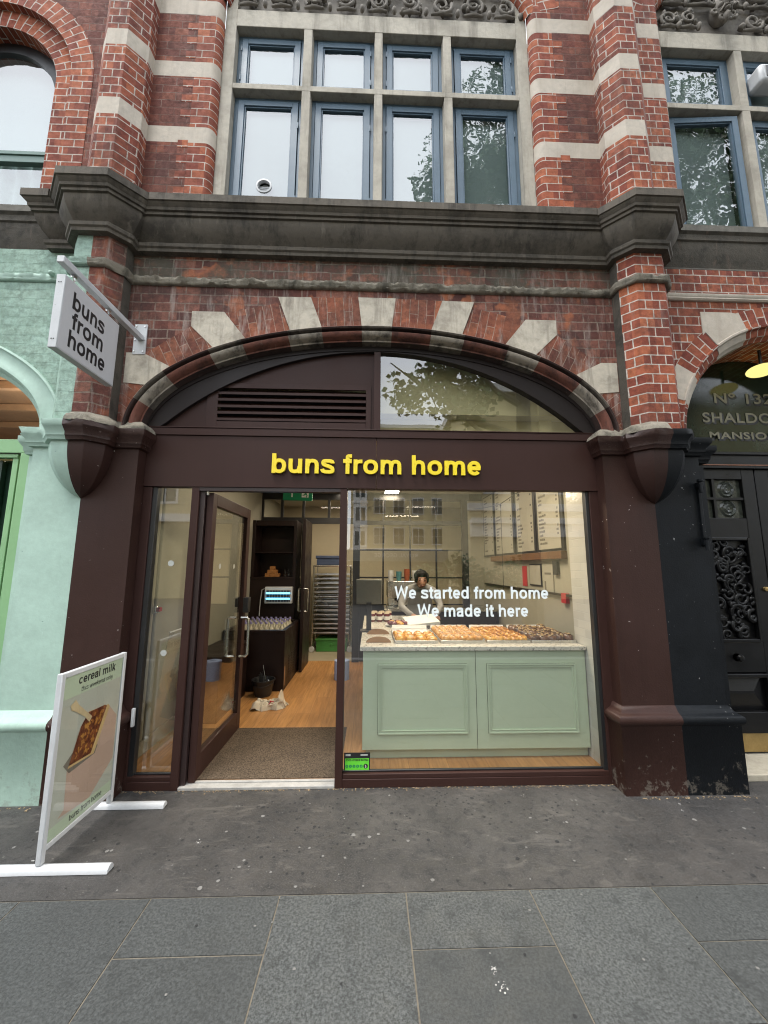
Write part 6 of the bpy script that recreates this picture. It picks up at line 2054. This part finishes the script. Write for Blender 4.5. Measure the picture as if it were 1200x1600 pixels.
# cable of small bulbs
cb = thing('light_string', 'black cable swagged under the ceiling with a hanging drop, right side of the shop', 'cable', (1.6, 1.5, 2.4))
m = MB(); m.tube([(1.6, 3.0, 2.40), (1.6, 2.4, 2.33), (1.6, 1.77, 2.28), (1.6, 1.3, 2.31), (1.6, .95, 2.33), (1.6, .5, 2.45)], .005, 6); m.tube([(1.6, 1.77, 2.28), (1.602, 1.78, 1.2)], .003, 6); m.build('cable', 'black_plastic', cb)
for y, z in ((1.77, 2.275), (1.2, 2.30), (.98, 2.325)):
    m = MB(); m.blob((1.6, y, z - .012), (.012, .012, .014), 8, 6); m.build('bulb_holder', 'black_plastic', cb)

# ------------------------------------------------------------------ exit sign and lights
ex = thing('exit_sign', 'green emergency exit sign with a white running man, hung inside the doorway', 'sign', (-.845, 1.5, 2.3))
m = MB(); m.obox((-.845, 1.5, 2.335), (.17, -.02, -.006), (.0014, .012, 0), (.003, 0, .085)); m.build('panel', 'exit_green', ex, bevel=.003)
m = MB()
for pts in (((-.92, 2.33), (-.905, 2.33), (-.905, 2.385), (-.885, 2.385), (-.9125, 2.425), (-.94, 2.385), (-.92, 2.385)),
            ((-.80, 2.325), (-.72, 2.322), (-.72, 2.43), (-.80, 2.43))):
    m.face([(x, 1.487 - (x + .845) * .118, z) for x, z in [(q[0], q[1] - .04) for q in pts]])
m.build('arrow_and_door', 'paper_white', ex, merge=False)
m = MB()
def bar(x0, z0, x1, z1, w):
    z0 -= .04; z1 -= .04
    d = Vector((x1 - x0, z1 - z0)); n = Vector((-d.y, d.x)).normalized() * w
    m.face([(x, 1.4845 - (x + .845) * .118, z) for x, z in ((x0 + n.x, z0 + n.y), (x1 + n.x, z1 + n.y), (x1 - n.x, z1 - n.y), (x0 - n.x, z0 - n.y))])
bar(-.765, 2.40, -.75, 2.365, .009); bar(-.75, 2.365, -.735, 2.345, .006); bar(-.735, 2.345, -.745, 2.325, .006); bar(-.75, 2.365, -.775, 2.35, .006); bar(-.775, 2.35, -.79, 2.352, .005); bar(-.765, 2.395, -.79, 2.385, .005); bar(-.762, 2.395, -.735, 2.385, .005)
m.face([(-.772 + .009 * math.cos(a * .785), 1.4845 - (-.772 + .845) * .118, 2.378 + .009 * math.sin(a * .785)) for a in range(8)])
m.build('running_man', 'exit_green', ex, merge=False)
for x in (-.97, -.72):
    m = MB(); m.tube([(x, 1.5 - (x + .845) * .118, 2.46), (x, 1.5, CZ)], .003, 6); m.build('rod', 'chrome', ex)
def area(name, loc, sx, sy, e, col, parent=None, rot=(0, 0, 0)):
    l = bpy.data.lights.new(name, 'AREA'); l.shape = 'RECTANGLE'; l.size = sx; l.size_y = sy; l.energy = e; l.color = col
    o = bpy.data.objects.new(name, l); LINK(o); o.rotation_euler = rot
    o.location = Vector(loc) - (wl(parent) if parent else Vector((0, 0, 0)))
    if parent: o.parent = parent
    return o
WARM = (1.0, .82, .58)
for i, (x, y, sx, sy, e, lab) in enumerate(((.33, 3.22, .24, .24, 8, 'square lit ceiling panel in front of the partition'), (-.75, 2.0, .55, .2, 6, 'ceiling panel added over the doorway aisle to light it'), (.72, .80, .8, .25, 27, 'ceiling panel added above the window counter to light it'), (1.0, 2.2, .6, .2, 6, 'ceiling panel added above the serving space to light it'), (-.5, 3.64, .9, .12, 12, 'long unseen ceiling panel added to light the back room'))):  # the square panel is real; the other panels are added to light the shop
    lt = thing('ceiling_panel_light', lab, 'light', (x, y, CZ), 'ceiling panel lights')
    m = MB(); m.box(x - sx / 2, x + sx / 2, y - sy / 2, y + sy / 2, CZ - .02, CZ - .001); m.build('housing', 'white_paint', lt)
    m = MB(); m.box(x - sx / 2 + .01, x + sx / 2 - .01, y - sy / 2 + .01, y + sy / 2 - .01, CZ - .024, CZ - .0205); m.build('diffuser', 'panel_on', lt)
    area('panel_lamp', (x, y, CZ - .03), sx, sy, e, WARM, lt)
for i, (x, y) in enumerate(((-.53, 3.3), (1.2, 3.1), (.75, 1.7), (-1.4, 1.2))):
    d = thing('ceiling_downlight', 'small lit round downlight, ' + ('over the back room doorway', 'right of the square panel', 'above the serving space', 'near the left wall')[i], 'light', (x, y, CZ), 'ceiling downlights')
    m = MB(); m.lathe([(.05, 0), (.05, -.006), (.036, -.008), (.036, 0)], (x, y, CZ - .001), 16); m.build('trim', 'white_paint', d)
    m = MB(); m.lathe([(.035, -.004), (0, -.004)], (x, y, CZ - .001), 16); m.build('lens', 'down_on', d)

# ------------------------------------------------------------------ the person behind the counter
pr = thing('person', 'person with black tied hair and a grey apron, bent over work behind the counter', 'person', (.62, 2.12, FZ))
def skin_mesh(name, verts, edges, radii, mat, parent, sub=2, root=0):
    me = bpy.data.meshes.new(name)
    o_ = wl(parent)
    me.from_pydata([Vector(v) - o_ for v in verts], edges, [])
    me.materials.append(M[mat])
    ob = bpy.data.objects.new(name, me); LINK(ob); ob.parent = parent
    sk = ob.modifiers.new('skin', 'SKIN'); sk.use_smooth_shade = True
    for i, r in enumerate(radii):
        d = me.skin_vertices[0].data[i]
        d.radius = (r, r) if not isinstance(r, tuple) else r
        d.use_root = (i == root)
    sb = ob.modifiers.new('subsurf', 'SUBSURF'); sb.levels = sub; sb.render_levels = sub
    dg = bpy.context.evaluated_depsgraph_get()
    me2 = bpy.data.meshes.new_from_object(ob.evaluated_get(dg))
    ob.modifiers.clear(); ob.data = me2
    for p in me2.polygons: p.use_smooth = True
    return ob
PX, PY = .62, 2.12
V_ = [(PX, PY + .10, .94), (PX, PY + .04, 1.06), (PX, PY - .05, 1.18), (PX, PY - .10, 1.24), (PX, PY - .15, 1.275),     # pelvis..neck base
      (PX + .17, PY - .07, 1.205), (PX + .25, PY - .16, 1.03), (PX + .17, PY - .36, .965), (PX + .13, PY - .44, .955),
      (PX - .17, PY - .07, 1.205), (PX - .25, PY - .16, 1.03), (PX - .17, PY - .36, .965), (PX - .13, PY - .44, .955),
      (PX + .09, PY + .10, .86), (PX + .10, PY + .08, .48), (PX + .10, PY + .12, .10), (PX + .10, PY + .0, .055),
      (PX - .09, PY + .10, .86), (PX - .10, PY + .08, .48), (PX - .10, PY + .12, .10), (PX - .10, PY + .0, .055)]
E_ = [(0, 1), (1, 2), (2, 3), (3, 4), (3, 5), (5, 6), (6, 7), (7, 8), (3, 9), (9, 10), (10, 11), (11, 12), (0, 13), (13, 14), (14, 15), (15, 16), (0, 17), (17, 18), (18, 19), (19, 20)]
R_ = [(.15, .11), (.135, .10), (.15, .105), (.12, .08), .05, .065, .045, .033, .027, .065, .045, .033, .027, .085, .06, .042, .04, .085, .06, .042, .04]
skin_mesh('body', V_, E_, R_, 'shirt', pr)
# head: one skinned lump on a neck, face turned down towards the counter
hx, hy, hz = PX, PY - .24, 1.335
Vh = [(PX, PY - .155, 1.265), (hx, hy + .035, 1.30), (hx, hy, hz + .03), (hx, hy - .035, hz - .02), (hx, hy - .065, hz - .075), (hx, hy - .105, hz - .02), (hx, hy + .03, hz + .06)]
skin_mesh('head', Vh, [(0, 1), (1, 2), (2, 3), (3, 4), (3, 5), (2, 6)], [.05, .055, .085, .072, .042, .012, .075], 'skin', pr)
m = MB()
for s in (1, -1):
    m.blob((hx + s * .032, hy - .105, hz + .012), (.012, .008, .006), 10, 7)
    m.blob((hx + s * .033, hy - .103, hz + .030), (.018, .008, .004), 10, 6)
m.build('eyes', 'hair', pr)
m = MB(); m.blob((hx, hy - .092, hz - .058), (.022, .01, .007), 10, 6); m.build('lips', M.setdefault('lip', simple('lips', (.16, .05, .04), .5)), pr)
for s in (1, -1):
    m = MB(); m.blob((hx + s * .078, hy + .0, hz - .0), (.010, .022, .03), 8, 8); m.build('ear', 'skin', pr)
m = MB(); m.blob((hx, hy + .035, hz + .055), (.090, .098, .080), 20, 14, 0, .06, 9, 3); m.blob((hx, hy + .10, hz + .10), (.045, .045, .042), 14, 10, 0, .15, 9, 5); m.blob((hx, hy - .045, hz + .075), (.07, .05, .035), 14, 10, 0, .12, 9, 8)
for s in (1, -1): m.blob((hx + s * .064, hy - .035, hz + .035), (.026, .055, .06), 10, 8, 0, .2, 6, s)
m.build('hair', 'hair', pr)
for s in (1, -1):
    bxx, byy, bzz = PX + s * .13, PY - .44, .955
    vs, es, rs = [(bxx, byy, bzz), (bxx - s * .005, byy - .05, bzz - .008), (bxx - s * .008, byy - .08, bzz - .012)], [(0, 1), (1, 2)], [.024, (.036, .018), (.034, .016)]
    for k, (dx, ln) in enumerate(((-.028, .062), (-.010, .075), (.010, .07), (.028, .055))):
        i0 = len(vs)
        vs += [(bxx + dx, byy - .092, bzz - .014), (bxx + dx * 1.1, byy - .092 - ln * .55, bzz - .022), (bxx + dx * 1.1, byy - .092 - ln * .85, bzz - .045)]
        es += [(2, i0), (i0, i0 + 1), (i0 + 1, i0 + 2)]; rs += [.0095, .0085, .007]
    i0 = len(vs); vs += [(bxx - s * .040, byy - .045, bzz - .015), (bxx - s * .055, byy - .08, bzz - .03)]; es += [(1, i0), (i0, i0 + 1)]; rs += [.011, .008]
    skin_mesh('hand', vs, es, rs, 'skin', pr)
m = MB()
for i in range(12):
    for j in range(8):
        def AP(i, j):
            u, v = -1 + 2 * i / 12, j / 8
            z = .50 + .70 * v
            yb = PY + .02 if z < .95 else PY + .02 - (z - .95) * .52
            w = .17 if z < 1.0 else .17 - (z - 1.0) * .25
            return (PX + u * w, yb - .155 * math.cos(u * 1.2) - .008 + .01 * mnoise.noise(Vector((u * 3, z * 5, 0))), z)
        m.face([AP(i, j), AP(i + 1, j), AP(i + 1, j + 1), AP(i, j + 1)])
m.build('apron', 'apron', pr, ang=80)

# ------------------------------------------------------------------ across the street (seen in the reflections)
def block(name, lab, x0, x1, y, depth, h, mat, trim, rows, cols, z0=4.2, wh=1.6, ww=1.0, face=1, ground=None):
    t = thing(name, lab, 'building', ((x0 + x1) / 2, y, -.12))
    m = MB(); m.box(x0, x1, y - depth, y, -.12, h); m.build('wall', mat, t)
    m = MB(); m.box(x0 - .3, x1 + .3, y - depth, y + .35, h, h + .5); m.box(x0 - .1, x1 + .1, y + .001, y + .2, z0 - .75, z0 - .35); m.build('cornice', trim, t)
    for r in range(rows):
        for c in range(cols):
            cx = x0 + (x1 - x0) * (c + .5) / cols
            cz = z0 + r * (h - z0) / rows + .3
            m = MB(); m.box(cx - ww / 2 - .12, cx + ww / 2 + .12, y + .001, y + .06, cz - .12, cz); m.box(cx - ww / 2 - .1, cx - ww / 2, y + .001, y + .05, cz, cz + wh); m.box(cx + ww / 2, cx + ww / 2 + .1, y + .001, y + .05, cz, cz + wh); m.box(cx - ww / 2 - .1, cx + ww / 2 + .1, y + .001, y + .05, cz + wh, cz + wh + .14)
            m.box(cx - .03, cx + .03, y + .012, y + .045, cz, cz + wh); m.box(cx - ww / 2, cx - .031, y + .012, y + .04, cz + wh / 2 - .03, cz + wh / 2 + .03); m.box(cx + .031, cx + ww / 2, y + .012, y + .04, cz + wh / 2 - .03, cz + wh / 2 + .03)
            w = m.build('window', trim, t)
            m = MB(); m.face([(cx - ww / 2, y + .008, cz), (cx + ww / 2, y + .008, cz), (cx + ww / 2, y + .008, cz + wh), (cx - ww / 2, y + .008, cz + wh)]); m.build('pane', 'fan_glass', w)
    return t
block('mansion_block', 'tall yellow brick block with white sash windows, mirrored in the shop window', -3, 11, -52, 10, 22, 'yellow_brick', 'stucco', 4, 5, 4.5, 2.2, 1.5)
mb_ = [o for o in bpy.data.objects if o.name == 'mansion_block'][0]
m = MB(); m.box(-2.6, -.6, -52.0, -50.6, -.1, 23); 
for k in range(6): m.box(-2.75, -.45, -52, -50.45, 3.6 + k * 3.4, 3.85 + k * 3.4)
bay = m.build('white_bay', 'stucco', mb_)
m = MB()
for k in range(6):
    for x in (-2.25, -1.45): m.box(x, x + .55, -50.62, -50.58, 4.5 + k * 3.4, 6.4 + k * 3.4)
m.build('bay_panes', 'fan_glass', bay)
wb = block('cream_building', 'building with a white shop cornice across the street, mirrored in the window', 5.2, 26, -17, 8, 11, 'yellow_brick', 'stucco', 1, 7, 5.2, 2.0, 1.2)
m = MB(); m.box(5.2, 26, -16.995, -16.7, 3.1, 4.0); m.box(5.2, 26, -16.69, -16.5, 3.75, 4.05); m.build('shop_cornice', 'stucco', wb)
block('brick_terrace', 'brown brick terrace across the street to the left, mirrored in the panes', -34, -6, -17, 8, 9.5, 'yellow_brick', 'stucco', 2, 9, 4.5, 1.9, 1.1)
pub = thing('pub_terrace', 'low dark pub screen with a pale name board, mirrored in the shop window', 'screen', (1.0, -14, -.12))
m = MB(); m.box(-1.5, 3.4, -14.2, -14, -.12, 1.75); m.build('boarding', 'black_paint', pub)
m = MB(); m.box(-1.5, 3.4, -14.2, -13.97, 1.76, 2.25); m.build('name_board', M.setdefault('grey_board', simple('grey_green_board', (.16, .17, .15), .5)), pub)
put_text('lettering', text_mesh('ROYAL GEORGE', .24, 'stucco', .004, .004, 'CENTER', 1.1, 1.9), (1.1, -13.955, 1.93), '+y', pub)

def leaves(m, c, r, n, size, rg, inner=.35):
    for i in range(n):
        d = Vector((rg.gauss(0, 1), rg.gauss(0, 1), rg.gauss(0, 1))).normalized() * (inner + (1 - inner) * rg.random() ** .6)
        p = Vector(c) + Vector((d.x * r[0], d.y * r[1], d.z * r[2]))
        s = size * rg.uniform(.6, 1.25)
        a = Vector((rg.gauss(0, 1), rg.gauss(0, 1), rg.gauss(0, .6))).normalized()
        b_ = a.cross(Vector((rg.gauss(0, 1), rg.gauss(0, 1), rg.gauss(0, 1)))).normalized()
        m.face([p - a * s * .6, p + b_ * s * .5, p + a * s * .7, p - b_ * s * .5])
def tree(name, lab, x, y, h, crowns, seed):
    rg = random.Random(seed)
    t = thing(name, lab, 'tree', (x, y, -.12), 'plane trees along the street')
    m = MB()
    m.tube([(x, y, -.12), (x + .05, y, 2), (x - .05, y + .05, 4.5), (x + .1, y, h * .62), (x, y, h * .85)], [.30, .25, .22, .13, .04], 10)
    for c, r, n in crowns:
        st_ = Vector((x, y, max(3.2, c[2] - r[2] * .9)))
        e = Vector(c)
        mid_ = st_.lerp(e, .5) + Vector((0, 0, -.25))
        m.tube([st_, mid_, e, e + (e - st_) * .35 + Vector((0, 0, .3))], [.11, .08, .045, .015], 7)
        for k in range(5):
            f = e + Vector((rg.uniform(-.8, .8) * r[0], rg.uniform(-.8, .8) * r[1], rg.uniform(-.7, .7) * r[2]))
            m.tube([e, e.lerp(f, .5) + Vector((0, 0, .1)), f], [.035, .022, .008], 5)
    m.build('trunk', 'bark', t)
    m = MB()
    for c, r, n in crowns:
        for k in range(7):   # clumps inside each bough
            cc = Vector(c) + Vector((rg.uniform(-.75, .75) * r[0], rg.uniform(-.75, .75) * r[1], rg.uniform(-.75, .75) * r[2]))
            leaves(m, cc, (r[0] * .45, r[1] * .45, r[2] * .38), n // 7, .15, rg, .1)
    m.build('crown', 'leaf', t, merge=False)
tree('plane_tree', 'leafy plane tree before the shop, mirrored in its upper panes', 4.4, -7.6, 17,
     [((1.5, -7.0, 6.3), (1.5, 1.2, 1.2), 900), ((2.6, -7.2, 5.6), (1.2, 1.1, .9), 450), ((2.5, -6.8, 11.2), (1.7, 1.9, 1.9), 2100), ((3.6, -7.0, 14.2), (2.3, 2.0, 2.1), 2400), ((4.8, -8.0, 9.2), (2.4, 2.0, 2.0), 2000), ((5.0, -7.4, 16.3), (2.4, 2.2, 1.8), 2000), ((2.7, -7.2, 7.4), (1.6, 1.6, 1.4), 1000), ((5.8, -7.0, 12.3), (2.2, 2.0, 2.2), 2000)], 3)
tree('plane_tree', 'leafy plane tree farther along the street, mirrored in the upper mansion panes', 9.6, -7.4, 16,
     [((8.0, -7.0, 9.6), (2.2, 2.0, 2.2), 2000), ((9.6, -7.2, 12.6), (2.5, 2.1, 2.2), 2200), ((11.2, -7.4, 9.4), (2.4, 2.0, 2.2), 1600), ((9.2, -6.8, 15.2), (2.4, 2.1, 1.8), 1500), ((7.6, -6.8, 13.4), (1.9, 1.8, 2.0), 1400)], 8)
rg = random.Random(77)
for i, (x, w, h) in enumerate(((2.2, .8, 1.5), (3.6, .9, 1.9), (4.8, .9, 1.4), (6.0, 1.0, 1.8))):
    t = thing('street_shrub', ('low round shrub beside the pub screen', 'tall bushy shrub second from the pub screen', 'low spreading shrub between two taller ones', 'bushy shrub at the right end of the row')[i] + ', mirrored in the shop window', 'shrub', (x, -12.6, -.12), 'shrubs across the street')
    m = MB(); m.tube([(x, -12.6, -.12), (x, -12.6, h * .7)], [.05, .02], 7)
    for k in range(4): m.tube([(x, -12.6, h * .3), (x + rg.uniform(-.5, .5) * w, -12.6 + rg.uniform(-.3, .3), h * .9)], [.03, .008], 5)
    m.build('stem', 'bark', t)
    m = MB(); leaves(m, (x, -12.6, h * .62), (w, .6, h * .5), 700, .13, rg, .2); m.build('foliage', 'leaf', t, merge=False)
